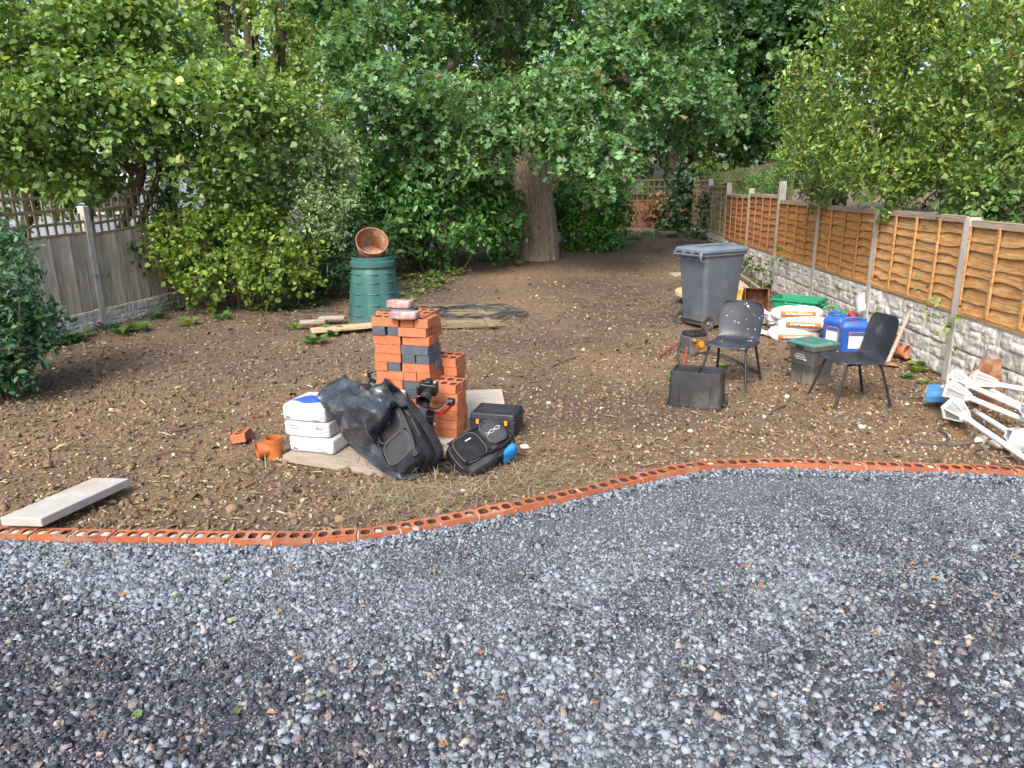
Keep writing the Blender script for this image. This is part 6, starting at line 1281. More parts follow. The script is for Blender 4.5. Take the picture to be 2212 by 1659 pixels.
MB().add([(-.10, -.03, 0), (.10, -.045, .0), (.10, .045, .0), (-.10, .03, 0), (-.10, -.025, .012), (.10, -.045, .006), (.10, .045, .006), (-.10, .025, .012), (-.02, -.028, .03), (.03, -.028, .03), (.03, .028, .03), (-.02, .028, .03)], [(0, 3, 2, 1), (0, 1, 5, 4), (1, 2, 6, 5), (2, 3, 7, 6), (3, 0, 4, 7), (4, 5, 9, 8), (5, 6, 10, 9), (6, 7, 11, 10), (7, 4, 8, 11), (8, 9, 10, 11)]).build('blade', MAT['rust'], hoe, bevel=.002, loc=(h0.x+.02, h0.y, .012), rot=(0, rad(4), rad(-20)))
# ------------------------------------------------------------ rammer-like pump unit with hoses
g = G(1505, 768); pu = thing('pump_unit', 'small muddy engine unit with an amber lens and trailing hoses', 'pump', (g.x, g.y+.15, 0), rad(20))
MB().box((0, 0, .10), (.24, .22, .19)).build('housing', MAT['caddy'], pu, bevel=.012); MB().box((0, 0, .215), (.20, .20, .05)).build('top_cover', MAT['black_plastic'], pu, bevel=.012)
for x in (-.06, 0, .06): MB().cyl((x, -.06, .24), (x, -.06, .26), .022, 12).build('knob', MAT['black_plastic'], pu, smooth=True)
MB().box((.02, -.114, .10), (.15, .01, .15)).build('face_plate', MAT['rust'], pu, bevel=.004); MB().cyl((.01, -.118, .115), (.01, -.135, .115), .036, 18).build('lens', MAT['amber'], pu, smooth=True)
MB().cyl((-.08, -.11, .17), (-.08, -.135, .17), .016, 12).build('switch', MAT['orange_plastic'], pu, smooth=True)
def hose(label, pts, r, mat): o = MB().tube(catmull(pts, 8), r, 7).build('hose', MAT[mat], None, smooth=True); tag(o, label, 'hose'); return o
hose('red hose arching from the engine unit to the bin wheel', [(*G(1478, 790)[:2], .02), (*G(1482, 772)[:2], .06), (*G(1490, 745)[:2], .12), (*G(1506, 722)[:2], .05), (*G(1525, 712)[:2], .03)], .012, 'hose_red')
hose('red hose snaking from the engine unit over the soil', [(*G(1492, 760)[:2], .15), (*G(1462, 752)[:2], .06), (*G(1440, 762)[:2], .02), (*G(1424, 772)[:2], .015)], .011, 'hose_red')
hose('grey hose looping beside the engine unit', [(*G(1468, 790)[:2], .015), (*G(1463, 772)[:2], .07), (*G(1474, 750)[:2], .13), (*G(1490, 745)[:2], .15)], .011, 'hose')
hose('dark hose trailing under the paint-flecked chair', [(*G(1535, 765)[:2], .03), (*G(1575, 775)[:2], .015), (*G(1625, 800)[:2], .015), (*G(1640, 808)[:2], .02)], .013, 'hose')
# ------------------------------------------------------------ digger bucket
g = G(1636, 692); db = thing('digger_bucket', 'rusty narrow digger bucket standing with its mouth open', 'digger bucket', (g.x, g.y+.12, 0), rad(-8))
pf = [(-.13, .0), (.05, -.0), (.13, .06), (.16, .18), (.14, .32), (.06, .40), (-.03, .42)]; pc = catmull([(0, a, b) for a, b in pf], 5); Wd = .30
V = []; F = []
for p in pc: V += [(-Wd/2, p.y, p.z), (Wd/2, p.y, p.z)]
for i in range(len(pc)-1): F.append((2*i, 2*i+1, 2*i+3, 2*i+2))
m = MB(); m.add(V, F); o = m.build('scoop', MAT['rust'], db, smooth=True); so = o.modifiers.new('s', 'SOLIDIFY'); so.thickness = .012
for s in (-1, 1):
    m = MB(); pl = [(p.y, p.z) for p in pc]; m.add([(s*Wd/2, y, z) for y, z in pl]+[(s*(Wd/2+.012), y, z) for y, z in pl], [tuple(range(len(pl))), tuple(range(2*len(pl)-1, len(pl)-1, -1))]+[(i, i+1, len(pl)+i+1, len(pl)+i) for i in range(len(pl)-1)]+[(len(pl)-1, 0, len(pl), 2*len(pl)-1)]); m.build('side_plate', MAT['rust'], db)
    MB().prism([(-.05, 0), (.06, 0), (.05, .09), (.0, .12), (-.04, .09)], -.01, .01).build('ear', MAT['rust'], db, bevel=.003, loc=(s*.08, .06, .40), rot=(PI/2, 0, PI/2))
MB().box((0, -.135, .005), (Wd+.03, .05, .018)).build('lip', MAT['rust'], db, bevel=.004)
# ------------------------------------------------------------ timber and pipes beside the bin
def rod(name, label, p0, z0, p1, z1, r, mat, cat, grp=None):
    a = G(*p0, z0); b = G(*p1, z1); o = MB().tube([a, b], r, 10).build(name, MAT[mat], None, smooth=True); return tag(o, label, cat, grp)
rod('metal_pipe', 'grey metal pipe on top of the timber pile by the wall', (1578, 578), .22, (1648, 628), .20, .025, 'steel', 'pipe')
rod('metal_pipe', 'pale metal pipe below the grey pipe on the timber pile', (1570, 586), .18, (1638, 640), .16, .022, 'white_metal', 'pipe')
plank('plank', 'broad old plank on edge in the timber pile by the wall', (1575, 604), (1640, 668), .06, .06, .13, 'old_wood')
plank('plank', 'thin old batten beneath the broad plank by the wall', (1572, 622), (1648, 700), .02, .09, .05, 'old_wood')
plank('plank', 'short plank slab beside the digger bucket', (1640, 690), (1680, 676), .02, .16, .07, 'old_wood')
plank('plank', 'grey bough of timber running under the sacks', (1640, 676), (1672, 712), .03, .07, .07, 'old_wood')
g = G(1592, 642, .22); o = MB().lathe([(.15, 0), (.145, .01), (.11, .015), (.02, .22), (.018, .22), (.10, .0)], 28).build('traffic_cone', MAT['orange_plastic'], None, smooth=True, loc=(g.x-.02, g.y+.15, .24), rot=(rad(10), rad(-14), 0)); tag(o, 'orange cone lying on the timbers behind the bin', 'cone')
g = G(1604, 665, .0); o = MB().box((0, 0, 0), (.22, .03, .38)).build('board_offcut', MAT['new_wood'], None, bevel=.003, loc=(g.x-.05, g.y+.22, .17), rot=(rad(-14), 0, rad(-10))); tag(o, 'pale board offcut leaning behind the bin under the cone', 'board')
g = G(1470, 640, .12); o = MB().lathe([(.001, 0), (.30, 0), (.30, .05), (.001, .05)], 28).build('cable_drum_end', MAT['new_wood'], None, smooth=True, loc=(g.x+.25, g.y+.15, .13), rot=(rad(6), 0, 0), sharp=40); tag(o, 'round pale timber disc jutting out behind the bin', 'timber disc')
g = G(1462, 600, .10); plank('plank', 'grey sleeper end showing past the back of the bin', (1452, 604), (1500, 600), .05, .2, .12, 'old_wood')
# ------------------------------------------------------------ white lamp posts lying by the wall
def lamp(label, Lc, Pe, s=1., roll=0., cap='white_metal'):
    """Lc centre of the lantern, Pe far end of the pole (both 3-D)"""
    Lc = Vector(Lc); Pe = Vector(Pe); d = (Lc-Pe).normalized(); L = (Pe-Lc).length
    q = d.to_track_quat('Z', 'Y') @ Matrix.Rotation(rad(roll), 3, 'Z').to_quaternion()
    t = thing('lamp_post', label, 'lamp post', Lc, group='white lamp posts lying by the wall', rot=q.to_euler())
    def hexr(r, z, n=6): return [(r*math.cos(k*PI/3), r*math.sin(k*PI/3), z) for k in range(6)]
    MB().cyl((0, 0, -L), (0, 0, -.12*s), .0205, 14).build('pole', MAT['white_metal'], t, smooth=True)
    MB().lathe([(.022*s, -.16*s), (.030*s, -.155*s), (.030*s, -.14*s), (.024*s, -.135*s), (.036*s, -.115*s), (.045*s, -.105*s)], 16, caps=True).build('collar', MAT['white_metal'], t, smooth=True)
    MB().loft([hexr(.050*s, -.105*s), hexr(.058*s, -.095*s), hexr(.058*s, -.08*s)]).build('base_ring', MAT['white_metal'], t, bevel=.003)
    MB().loft([hexr(.050*s, -.082*s), hexr(.096*s, .085*s)]).build('glass', MAT['lamp_glass'], t)
    for k in range(6):
        a = k*PI/3; MB().tube([(.056*s*math.cos(a), .056*s*math.sin(a), -.083*s), (.103*s*math.cos(a), .103*s*math.sin(a), .088*s)], .0065*s, 6).build('glazing_bar', MAT['white_metal'], t, smooth=True)
    MB().loft([hexr(.112*s, .08*s), hexr(.118*s, .088*s), hexr(.118*s, .105*s), hexr(.105*s, .11*s), hexr(.05*s, .150*s), hexr(.025*s, .165*s)]).build('cap', MAT[cap], t, bevel=.003)
    MB().lathe([(.012*s, .16*s), (.02*s, .175*s), (.012*s, .19*s), (.002, .195*s)], 12, caps=True).build('finial', MAT['white_metal'], t, smooth=True)
    return t
MAT['dirty_white'] = pm('stained white metal', (.55, .52, .47), (.70, .68, .64), 9, .55, .2, 60, c3=(.22, .12, .06), dscale=7, dlo=.58, dhi=.72)
lamp('white lamp post nearest the brick edging, lantern panes grey', G(2072, 893, .13), G(2290, 1042, .05), .84, 10)
lamp('white lamp post whose lantern abuts the blue board', G(2072, 850, .24), G(2330, 955, .10), .76, 30)
lamp('white lamp post with a dirt-streaked lantern under the rusty plate', G(2078, 826, .30), G(2340, 940, .18), .74, 20, 'dirty_white')
lamp('white lamp post with a stained lantern closest to the wall', G(2128, 826, .28), G(2360, 868, .25), .74, 40, 'dirty_white')
lamp('white lamp post turned the other way, lantern at the far end', G(2196, 944, .12), G(2105, 888, .10), .8, 15)
lamp('white lamp post turned the other way, its lantern half out of sight', G(2226, 888, .24), G(2130, 838, .22), .76, 15)
def plate(name, label, pts, th, mat, cat):
    c = sum((Vector(p) for p in pts), Vector())/len(pts); a, b, c_ = Vector(pts[0]), Vector(pts[1]), Vector(pts[2]); n = (b-a).cross(c_-a).normalized()*th
    m = MB(); k = len(pts); m.add([tuple(p) for p in pts]+[tuple(Vector(p)+n) for p in pts], [tuple(range(k-1, -1, -1)), tuple(range(k, 2*k))]+[(i, (i+1) % k, k+(i+1) % k, k+i) for i in range(k)])
    o = m.build(name, MAT[mat], None, bevel=.002); return tag(o, label, cat)
p = [G(2112, 885, .0), G(2166, 892, .0)]
plate('steel_plate', 'square rusty steel plate leaning upright on the wall', [p[0], p[1], PY(2163, 776, p[1].y+.14), PY(2118, 776, p[0].y+.16)], .012, 'rust', 'steel plate')
plate('steel_plate', 'triangular rusty steel plate slanting beside the square one', [G(2020, 868, .01), G(2092, 880, .01), PY(2113, 792, G(2092, 880).y+.12)], .012, 'rust', 'steel plate')
plate('blue_board', 'bright blue board end poking out beside the lamp lanterns', [G(1997, 868, .10), G(2064, 869, .10), G(2066, 842, .14), G(2003, 842, .14)], .05, 'blue_board', 'board')
plate('timber_wedge', 'weathered grey block under the blue board', [G(1992, 872, .0), G(2050, 880, .0), G(2060, 860, .01), G(2000, 852, .01)], .09, 'old_wood', 'timber block')
hose('thin black cable draped over the lamp lanterns', [tuple(PY(2108, 786, 5.95)), tuple(PY(2100, 806, 5.85)), tuple(PY(2096, 830, 5.72)), tuple(PY(2094, 862, 5.6)), tuple(PY(2096, 900, 5.5))], .006, 'hose')
hose('black cable running along the soil before the lamp posts', [(*G(1940, 950)[:2], .012), (*G(1980, 958)[:2], .012), (*G(2040, 962)[:2], .015), (*G(2045, 945)[:2], .014), (*G(2028, 930)[:2], .02), (*G(2055, 915)[:2], .02)], .006, 'hose')
hose('black cable curling beside the flint lumps', [(*G(2043, 962)[:2], .012), (*G(2080, 964)[:2], .012), (*G(2130, 958)[:2], .015)], .006, 'hose')
hose('black cable crossing the soil behind the chair', [(*G(1865, 870)[:2], .01), (*G(1920, 858)[:2], .012), (*G(1990, 862)[:2], .012), (*G(2030, 850)[:2], .02)], .005, 'hose')
hose('black cable looping by the edging below the lamp posts', [(*G(2118, 990)[:2], .012), (*G(2105, 978)[:2], .012), (*G(2140, 972)[:2], .012), (*G(2210, 982)[:2], .012)], .005, 'hose')
# ------------------------------------------------------------ stones, twigs, litter, weeds, fallen leaves
rk = np.random.RandomState(5); rk2 = random.Random(12)
def lump(name, label, px, py, w, seed, grp=None, mat='stone', cat='stone'):
    g = G(px, py); v, f = sbox((w, w*.75, w*.6), .7, .7, 20, 12, w*.22, 9/w*.12, seed); m = MB(); m.add(v, f); o = m.build(name, MAT[mat], None, smooth=True, loc=(g.x, g.y, ghf(g.x, g.y)+w*.18), rot=(.2, .1, seed), sharp=25); return tag(o, label, cat, grp)
lump('stone', 'pale flint beside the plywood sheet', 1134, 970, .075, 3); lump('stone', 'long flint lump by the cable curl', 2118, 955, .10, 4); lump('stone', 'knobbly flint lump beside the long one', 2150, 965, .09, 5)
lump('stone', 'brown stone at the foot of the edging bend', 900, 1172-18, .045, 6, mat='setts')
lump('brick_fragment', 'chip of orange brick at the lantern foot', 2045, 918, .06, 7, mat='brick', cat='brick chip'); lump('brick_fragment', 'chip of orange brick by the fence post foot', 2018, 800, .05, 8, mat='brick', cat='brick chip')
for i, (px, py) in enumerate(((850, 1010), (1300, 880), (1185, 870), (655, 1085), (375, 985), (1490, 935), (1380, 970), (1000, 1072), (240, 885), (1700, 860), (1650, 905), (1860, 930), (1960, 880))): lump('stone', 'small pale flint lying alone on the bare soil', px, py, rk2.uniform(.03, .05), 20+i, 'small flints on the soil')
# leaf and bark litter, too small and many to count
def litter(n, y0, y1, s0, s1, pal, name, label, t='oval', wide=.8, lift=.006, dens=None, tilt=.45):
    x, y = soil_pts(n, y0, y1, wide)
    if dens is not None: k = rk.rand(len(x)) < dens(x, y); x, y = x[k], y[k]
    n = len(x); a = rk.rand(n)*2*PI; P = np.stack([x, y, gh(x, y)+lift], -1); A = np.stack([np.cos(a), np.sin(a), rk.randn(n)*.18], -1); Nn = unit(np.stack([rk.randn(n)*tilt, rk.randn(n)*tilt, np.ones(n)], -1))
    C = pick_cols(rk, n, pal)*rk.uniform(.6, 1.35, (n, 1)); V, F, CC = leaves_np(P, A, Nn, s0+(s1-s0)*rk.rand(n)**2, np.clip(C, .01, .8), t, rk.uniform(.5, 1.2, n))
    return tag(link(name, mesh_np(name, V, F, [MAT['litter']], False, CC)), label, 'litter', kind='stuff')
LIT = [((.20, .13, .075), 4), ((.30, .21, .12), 3), ((.12, .075, .045), 4), ((.38, .30, .19), 1.4), ((.24, .12, .05), 1.5), ((.16, .17, .09), .6)]
litter(30000, 3.6, 14, .008, .034, LIT, 'bark_litter', 'brown shreds of bark and leaf trodden into the soil')
litter(6500, 6.5, 20, .03, .075, LIT, 'leaf_litter', 'dead leaves lying thick under the bushes and oak', 'broad', dens=lambda x, y: np.clip(.12+sstep(8, 13, y)*.6+(1-sstep(-5.5, -3, x))*.4, 0, 1))
litter(3800, 3.6, 13, .04, .13, [((.34, .27, .16), 4), ((.24, .17, .10), 3), ((.14, .10, .06), 2)], 'twig_litter', 'short dry stalks and twigs strewn over the soil', 'needle', tilt=.3)
# dry grass before the backpacks
def straw(name, label, n, cpx, spread, pal, h=.1, flat=True, ln=(.08, .22)):
    c = np.array([G(a, b)[:2] for a, b in cpx]); cl = c[rk.randint(0, len(c), 60)]+rk.randn(60, 2)*np.array(spread)*1.6; xy = np.where(rk.rand(n, 1) < .7, cl[rk.randint(0, 60, n)]+rk.randn(n, 2)*.035, c[rk.randint(0, len(c), n)]+rk.randn(n, 2)*np.array(spread)*1.7); ok = xy[:, 1] > border_y(xy[:, 0])+.07; xy = xy[ok]; n = len(xy)
    a = rk.rand(n)*2*PI; el = np.abs(rk.randn(n))*(.10 if flat else .9); L = rk.uniform(*ln, n); d = np.stack([np.cos(a)*np.cos(el), np.sin(a)*np.cos(el), np.sin(el)], -1)
    z = gh(xy[:, 0], xy[:, 1])+rk.uniform(.0, .02, n)*flat; w = np.stack([-np.sin(a), np.cos(a), a*0], -1)*.0017; P = np.concatenate([xy, z[:, None]], 1); mid = P+d*(L*.5)[:, None]+np.array([0, 0, .012]); tip = P+d*L[:, None]+np.array([0, 0, -.008])
    V = np.stack([P-w, P+w, mid+w, mid-w, tip+w*.4, tip-w*.4], 1).reshape(-1, 3); b = np.arange(n)[:, None]*6; F = np.concatenate([b+np.array([0, 1, 2, 3]), b+np.array([3, 2, 4, 5])])
    C = np.repeat(pick_cols(rk, n, pal)*rk.uniform(.7, 1.25, (n, 1)), 6, 0); V[:, 2] = np.maximum(V[:, 2], gh(V[:, 0], V[:, 1])+.002)
    return tag(link(name, mesh_np(name, V, F, [MAT['straw']], False, np.clip(C, .01, .8))), label, 'grass', kind='stuff')
STR = [((.27, .225, .145), 5), ((.36, .31, .21), 3), ((.19, .15, .095), 4), ((.16, .18, .08), .8)]
straw('dry_grass', 'flattened dry grass in front of the backpacks', 1150, [(860, 1070), (920, 1075), (980, 1065), (1040, 1060), (1100, 1055), (1000, 1085), (1150, 1040), (820, 1090), (930, 1055), (880, 1100), (790, 1100), (1180, 1030)], (.10, .05), STR)
straw('grass_tufts', 'upright dry stalks standing by the board edge', 260, [(838, 1020), (800, 1010), (905, 1040), (950, 1035), (985, 1025), (1080, 1020), (1020, 1020), (588, 1005)], (.05, .03), STR, flat=False, ln=(.06, .16))
straw('sparse_grass', 'thin strawy grass over the far soil', 2600, [(1400, 610), (1360, 640), (1300, 600), (1380, 575), (1290, 690), (1450, 560), (1250, 640)], (.35, .5), STR+[((.18, .22, .08), 2)], flat=True, ln=(.1, .25))
# ---- weeds: each plant a thing, its leaves parts
WL = {}
def weed_leaf(t, pal, i):
    key = (t, pal, i)
    if key not in WL:
        v, f = LT[t]; c = np.array({'dock': (.075, .165, .045), 'lime': (.16, .24, .055), 'ivy': (.045, .10, .045), 'yellow': (.26, .29, .06)}[pal])*(.8+.25*i)
        mid = np.array(v); me = mesh_np('leaf', mid, f, [MAT['leaf']], True, np.repeat(c[None], len(v), 0)); WL[key] = me
    return WL[key]
def weed(px, py, size, nl, t, pal, label, up=.55, z=None, Yd=None):
    g = G(px, py); size *= .72; nl = int(nl*1.4)
    if g.y > 11:
        for _ in range(6): g = G(px, py, float(rise(g.x, g.y)))
    o = thing('weed_plant', label, 'weed', (g.x, g.y, ghf(g.x, g.y)-.005 if z is None else z), 0, 'weeds along the edges of the plot')
    a0 = rk2.uniform(0, 6)
    for k in range(nl):
        a = a0+k*2.4; el = rk2.uniform(.15, up+.35); r0 = rk2.uniform(.02, .3)*size*(1 if nl < 9 else 1.6)
        l_ = link('leaf', weed_leaf(t, pal, k % 3), o, (r0*math.cos(a), r0*math.sin(a), rk2.uniform(.05, .5)*size*up), (rk2.uniform(-.3, .3), -el, a)); s = size*rk2.uniform(.65, 1.1); l_.scale = (s, s, s)
    MB().tube([(0, 0, -.02), (0, 0, size*.35)], .006, 5).build('stalk', MAT['bark'], o)
    return o
W = [(680, 742, .26, 9, 'oval', 'dock', 'broad-leaved weed on the soil before the yellow-green bush'), (715, 722, .24, 8, 'oval', 'dock', None), (640, 712, .2, 7, 'oval', 'lime', None), (590, 668, .2, 8, 'broad', 'dock', None), (545, 672, .18, 8, 'round', 'lime', None), (480, 690, .22, 9, 'oval', 'dock', None), (455, 680, .2, 8, 'oval', 'lime', None), (410, 700, .2, 7, 'broad', 'lime', None),
     (300, 715, .25, 8, 'broad', 'dock', 'dark weed against the white board of the trellis fence'), (262, 722, .24, 8, 'oval', 'dock', None), (235, 712, .2, 7, 'oval', 'ivy', None), (340, 690, .2, 8, 'broad', 'ivy', None), (150, 740, .22, 8, 'oval', 'ivy', None), (175, 728, .2, 8, 'oval', 'dock', None), (390, 672, .18, 8, 'oval', 'ivy', None), (120, 745, .2, 8, 'oval', 'ivy', None),
     (860, 640, .2, 9, 'oval', 'lime', None), (880, 605, .22, 9, 'broad', 'lime', None), (905, 590, .22, 9, 'oval', 'dock', None), (935, 600, .2, 8, 'broad', 'lime', None), (960, 580, .2, 8, 'oval', 'dock', None), (985, 596, .2, 8, 'oval', 'lime', None), (1010, 580, .2, 8, 'broad', 'dock', None), (1050, 575, .22, 8, 'oval', 'lime', None), (1090, 570, .25, 9, 'broad', 'dock', None), (1230, 560, .24, 9, 'oval', 'lime', 'weed growing at the foot of the oak trunk'), (1250, 552, .22, 9, 'broad', 'lime', None), (1290, 548, .22, 9, 'oval', 'dock', None), (1330, 545, .22, 9, 'oval', 'lime', None), (1205, 566, .2, 8, 'broad', 'lime', None), (1120, 580, .2, 8, 'oval', 'lime', None), (940, 620, .16, 7, 'oval', 'lime', None), (1380, 520, .2, 8, 'oval', 'lime', None),
     (1470, 505, .26, 10, 'broad', 'ivy', None), (1500, 520, .28, 10, 'oval', 'dock', None), (1450, 520, .26, 10, 'oval', 'ivy', None), (1545, 545, .2, 8, 'oval', 'dock', None), (1655, 622, .18, 8, 'broad', 'dock', None), (1672, 612, .18, 8, 'oval', 'lime', None), (1700, 622, .22, 8, 'broad', 'lime', None), (1700, 612, .16, 8, 'oval', 'dock', None), (1745, 640, .22, 8, 'oval', 'lime', None), (1622, 580, .17, 8, 'oval', 'dock', None),
     (1835, 690, .3, 8, 'broad', 'lime', 'leafy weed with broad leaves between wall and white tub'), (1860, 680, .3, 7, 'broad', 'yellow', None), (1815, 700, .24, 8, 'oval', 'dock', None), (1975, 800, .16, 7, 'broad', 'lime', 'low broad-leaved weed at the wall foot by the mattock'), (1960, 815, .12, 6, 'round', 'dock', None), (1985, 790, .16, 5, 'broad', 'lime', None), (1995, 825, .1, 6, 'round', 'lime', None), (1500, 800, .11, 6, 'oval', 'lime', 'small weed between the crate and engine unit'), (1560, 790, .10, 6, 'broad', 'lime', None), (1450, 815, .08, 6, 'oval', 'dock', None), (1590, 755, .08, 5, 'round', 'lime', None)]
for i, (px, py, s, n, t, p, lab) in enumerate(W):
    if lab is None:
        lab = 'leafy weed on the soil below the yellow-green bush' if 395 < px < 720 else 'leafy weed along the foot of the trellis fence' if px < 395 else 'leafy weed between the laurel and the oak' if px < 1150 else 'leafy weed around the far corner and oak foot' if px < 1480 else 'leafy weed at the foot of the rock-faced wall' if px > 1600 or py < 600 else 'small leafy weed near the upturned crate'
    weed(px, py, s, n, t, p, lab)
def ground_cover(name, label, n, bands, pal, ll, seed):
    r = np.random.RandomState(seed); P = []
    for (px0, py0, px1, py1, sp, w) in bands:
        k = int(n*w); f = r.rand(k, 1); a = np.array([[px0, py0]])*(1-f)+np.array([[px1, py1]])*f
        for q in a:
            g = G(q[0], q[1])
            for _ in range(4): g = G(q[0], q[1], float(rise(g.x, g.y)))
            P.append((g.x, g.y))
        P[-k:] = (np.array(P[-k:])+r.randn(k, 2)*np.array([.12, 1])*sp).tolist()
    P = np.array(P); P = P[fbm(P[:, 0]*1.6, P[:, 1]*1.6, 2) > .45]; m = 5; X_ = np.repeat(P, m, 0)+r.randn(len(P)*m, 2)*.06; N_ = len(X_); h = np.abs(r.randn(N_))*.05+.015
    an = r.rand(N_)*2*PI; A = np.stack([np.cos(an), np.sin(an), r.uniform(-.1, .5, N_)], -1); Nn = unit(r.randn(N_, 3)*.35+np.array([0, -.2, 1]))
    C = pick_cols(r, N_, pal)*r.uniform(.7, 1.3, (N_, 1)); V, F, CC = leaves_np(np.concatenate([X_, (gh(X_[:, 0], X_[:, 1])+h)[:, None]], 1), unit(A), Nn, ll*r.uniform(.5, 1.2, N_), np.clip(C, .01, .6), 'broad')
    return tag(link(name, mesh_np(name, V, F, [MAT['leaf']], False, CC)), label, 'weeds', kind='stuff')
ground_cover('undergrowth', 'low green weeds creeping from the laurel and oak onto the soil', 620, [(870, 585, 1120, 568, .5, .34), (880, 625, 1000, 600, .5, .12), (1190, 566, 1360, 535, .45, .28), (690, 610, 850, 612, .4, .10), (1330, 530, 1420, 505, .5, .08), (1450, 515, 1600, 570, .3, .1)], P_LIME+P_BACK, .085, 4)
ground_cover('undergrowth', 'low dark weeds under the yellow-green bush and trellis fence', 300, [(120, 748, 380, 668, .18, .5), (400, 690, 700, 655, .3, .5)], P_IVY+P_BACK+P_BACK, .075, 6)
# creepers on the fences
def creeper(name, label, pts, twigs, llen, t, pal, tlen=.12, sp=.1, seed=1):
    r = np.random.RandomState(seed); c = np.array(pts); k = r.randint(0, len(c), twigs); P = c[k]+r.randn(twigs, 3)*sp; n = len(P)*4; ti = np.repeat(np.arange(len(P)), 4)
    LPp = P[ti]+r.randn(n, 3)*tlen*.5; A = unit(r.randn(n, 3)+np.array([0, 0, -.6])); Nn = unit(r.randn(n, 3)*.5+np.array([-.3, -.8, .5])); C = pick_cols(r, n, pal)*r.uniform(.7, 1.3, (n, 1)); V, F, CC = leaves_np(LPp, A, Nn, llen*r.uniform(.6, 1.2, n), np.clip(C, .005, .6), t)
    o = thing(name, label, 'creeper', (0, 0, 0)); f = link('foliage', mesh_np('foliage', V, F, [MAT['leaf']], False, CC), o); f['kind'] = 'stuff'
    if len(pts) > 7: MB().tube([tuple(p) for p in sorted(pts, key=lambda q: q[2])[:2]], .008, 5).build('stem', MAT['bark'], o)
    return o
lf = lambda s, z, off=-.05: tuple(LP+LD*s+Vector((LD.y, -LD.x, 0))*abs(off)*1.0+Vector((0, 0, z)))
creeper('ivy', 'dark ivy clinging to the end of the trellis fence', [lf(1.5, z) for z in (.9, 1.2, 1.4, 1.55)]+[lf(1.7, z) for z in (1.0, 1.3, 1.6, 1.8)], 110, .07, 'broad', P_IVY, sp=.12, seed=3)
creeper('ivy', 'few ivy sprays creeping over the grey-green boards', [lf(.75, 1.05), lf(.8, .9), lf(1.05, 1.1), lf(1.1, .95), lf(.95, .8), lf(1.0, .7), lf(.15, .65)], 16, .08, 'broad', P_IVY, sp=.05, seed=4)
fp = lambda k, z: tuple(fpos(k)+Vector((-.12, 0, z)))
creeper('ivy', 'thick ivy climbing the post at the far corner', [tuple(PY(px, py, 20.2)) for px, py in ((1475, 400), (1470, 430), (1465, 460), (1462, 490), (1490, 420), (1455, 505), (1480, 480), (1478, 380), (1500, 500), (1440, 510))], 330, .12, 'broad', P_IVY, sp=.22, seed=5)
creeper('ivy', 'dead brown ivy hanging on the rear fence', [tuple(PY(px, py, 21.4)) for px, py in ((1420, 440), (1430, 440), (1415, 465), (1430, 470), (1440, 450), (1425, 490), (1440, 490), (1432, 450))], 240, .11, 'broad', P_DEAD, sp=.14, seed=6)
creeper('ivy', 'ivy strand between the two olive panels', [fp(6, z) for z in (.5, .8, 1.1, 1.4)], 90, .09, 'broad', P_IVY+P_BACK, sp=.09, seed=7)
creeper('bramble', 'bramble leaves climbing the wall beside the tall post', [fp(2.9, .55), fp(2.8, .7), fp(3.1, .4), fp(3.0, .25), fp(2.6, .62)], 18, .07, 'broad', P_LIME, sp=.06, seed=8)
creeper('bramble', 'tangle of green bramble behind the bin along the wall', [fp(4.0, .3), fp(3.7, .35), fp(3.4, .3), fp(4.4, .35), fp(3.2, .2), fp(3.6, .2)], 45, .075, 'broad', P_BACK+P_LAUREL, sp=.09, seed=9)
creeper('bramble', 'sprig of leaves growing from the wall top by the mattock', [fp(.12, .62), fp(-.05, .55), fp(-.1, .42), fp(.35, .74)], 14, .05, 'broad', P_LIME, sp=.04, seed=10)
# ---- fallen leaves lying singly
FLC = {'tan': (.36, .25, .13), 'orange': (.33, .16, .06), 'yellow': (.42, .32, .07), 'brown': (.15, .08, .045), 'green': (.12, .20, .05), 'pale': (.32, .36, .18)}
FM = {}
def fallen(px, py, kind, size, t, where):
    key = (kind, t)
    if key not in FM:
        v, f = LT[t]; v = v.copy(); v[:, 2] += .10*np.abs(v[:, 1])+.06*np.sin(v[:, 0]*4); FM[key] = mesh_np('fallen_leaf', v, f, [MAT['leaf']], False, np.repeat(np.array(FLC[kind])[None], len(v), 0))
    g = G(px, py); z = (float(gravel_z(g.x, g.y))+.014) if where == 'gravel' else ghf(g.x, g.y)+.012
    o = link('fallen_leaf', FM[key], None, (g.x, g.y, z), (rk2.uniform(-.35, .35), rk2.uniform(-.35, .25), rk2.uniform(0, 6.3))); o.scale = (size*1.25, size*1.25, size*1.25)
    tag(o, f'{ {"pale": "pale green"}.get(kind, kind) } fallen leaf on the {where}', 'leaf', f'fallen leaves on the {where}')
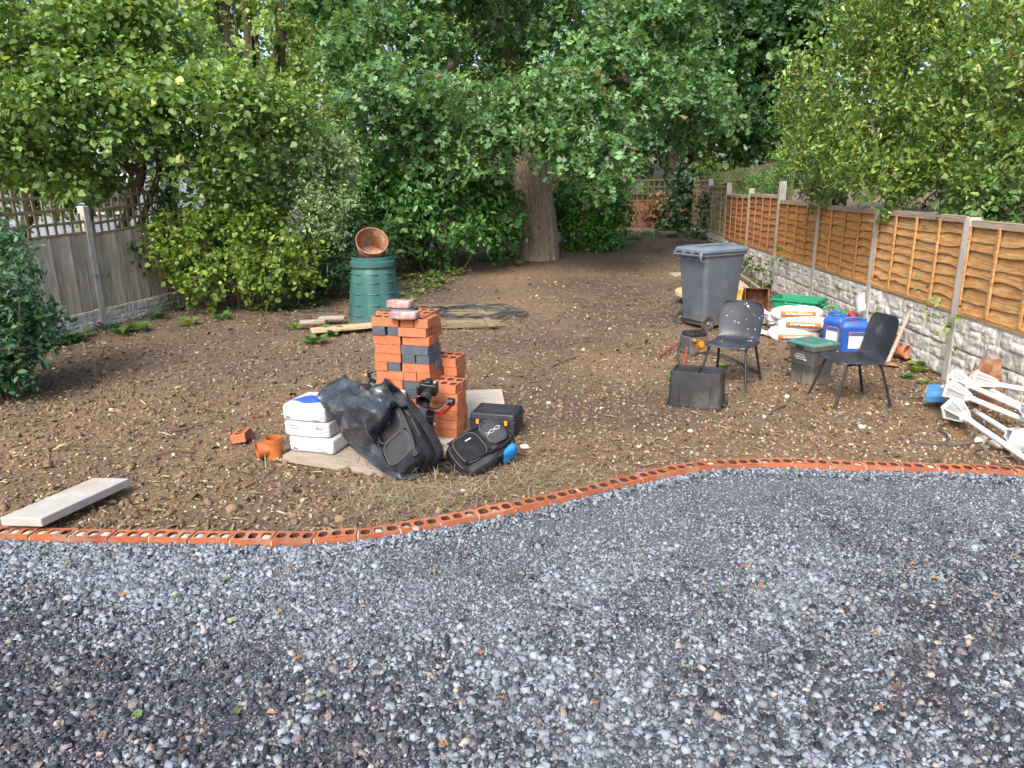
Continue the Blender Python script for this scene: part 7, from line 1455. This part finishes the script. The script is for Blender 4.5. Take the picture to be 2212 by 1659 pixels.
GL = [(145, 1222, 'tan'), (152, 1236, 'tan'), (243, 1195, 'orange'), (110, 1170, 'orange'), (95, 1176, 'tan'), (213, 1197, 'brown'), (50, 1232, 'brown'), (383, 1203, 'pale'), (598, 1243, 'brown'), (575, 1212, 'tan'), (583, 1196, 'brown'), (930, 1238, 'tan'), (790, 1320, 'tan'), (598, 1338, 'tan'), (512, 1346, 'pale'), (275, 1290, 'orange'), (140, 1316, 'tan'), (1600, 1164, 'tan'), (1608, 1228, 'tan'), (1605, 1236, 'orange'), (1395, 1217, 'tan'), (1638, 1270, 'orange'),
      (1980, 1223, 'orange'), (1733, 1335, 'tan'), (1890, 1370, 'tan'), (1770, 1382, 'tan'), (220, 1432, 'orange'), (288, 1552, 'green'), (505, 1542, 'green'), (213, 1600, 'orange'), (405, 1625, 'orange'), (685, 1516, 'pale'), (124, 1577, 'pale'), (1075, 1515, 'orange'), (765, 1452, 'orange'), (950, 1612, 'orange'), (1830, 1330, 'brown'), (1950, 1495, 'brown'), (1470, 1440, 'tan'), (1283, 1535, 'orange'), (1925, 1015, 'orange'), (1795, 1030, 'brown'), (1145, 1090, 'orange'), (1725, 1020, 'green'), (895, 1150, 'orange'), (950, 1140, 'tan'), (1890, 1530, 'orange'), (655, 1430, 'orange'), (575, 1550, 'tan'), (85, 1205, 'green'), (390, 1290, 'green'), (500, 1255, 'green'), (1330, 1050, 'orange'), (2180, 1212, 'tan'), (2080, 1160, 'orange'), (1040, 1410, 'orange'), (1550, 1290, 'green'), (2010, 1255, 'tan'), (1120, 1240, 'pale')]
for i, (a, b, k) in enumerate(GL): fallen(a, b, k, rk2.uniform(.022, .036) if k != 'green' else .034, ('oval', 'oak', 'narrow', 'broad')[i % 4] if k in ('tan', 'orange') else 'oak', 'gravel')
SLv = [(103, 888, 'yellow'), (165, 1008, 'yellow'), (430, 910, 'yellow'), (420, 895, 'pale'), (345, 905, 'green'), (60, 1010, 'yellow'), (110, 1054, 'yellow'), (528, 1000, 'pale'), (610, 998, 'pale'), (395, 1050, 'pale'), (455, 1082, 'tan'), (530, 1055, 'orange'), (350, 1105, 'pale'), (580, 1170-50, 'pale'), (545, 775, 'pale'), (600, 850, 'pale'), (285, 910, 'pale'), (680, 1070, 'pale'), (720, 740, 'pale'), (1330, 800, 'orange'), (1270, 905, 'orange'), (1690, 870, 'yellow'), (1340, 860, 'yellow'), (1240, 760, 'pale'), (1150, 790, 'orange'), (1800, 880, 'yellow'), (1225, 935, 'pale'), (750, 905, 'tan'), (775, 1060, 'pale'), (300, 960, 'orange'), (255, 830, 'pale'), (480, 860, 'orange'), (210, 820, 'tan'), (640, 780, 'tan'), (1420, 905, 'tan'), (1060, 1000, 'pale'), (35, 975, 'tan'), (620, 1090, 'orange')]
for i, (a, b, k) in enumerate(SLv): fallen(a, b, k, rk2.uniform(.03, .048), 'oak', 'bare soil')
# ---- sticks
for i, (a, b, lab) in enumerate((((115, 790), (160, 770), 'pale split stick near the blue-green shrub'), ((1010, 1150-60), (1060, 1095), 'thin dry stick by the edging'), ((370, 940), (420, 925), 'dark bent stick on the bare soil'), ((330, 985), (420, 978), 'thin dark stick lying left of the loose brick'), ((1200, 700), (1225, 665), 'curved dry twig on the far soil'), ((1190, 790), (1250, 770), 'short bark-brown stick on the open soil'), ((1660, 900), (1700, 880), 'dark twig between the two chairs'))):
    p, q = G(*a), G(*b); m_ = (p+q)/2; p.z = ghf(p.x, p.y)+.01; q.z = ghf(q.x, q.y)+.012; m_.z = ghf(m_.x, m_.y)+.02
    o = MB().tube(catmull([p, m_+Vector((.01, .015, 0)), q], 4), [.007]*8+[.004], 6).build('stick', MAT['bark_grey' if i in (0, 4) else 'bark'], None, smooth=True); tag(o, lab, 'stick')
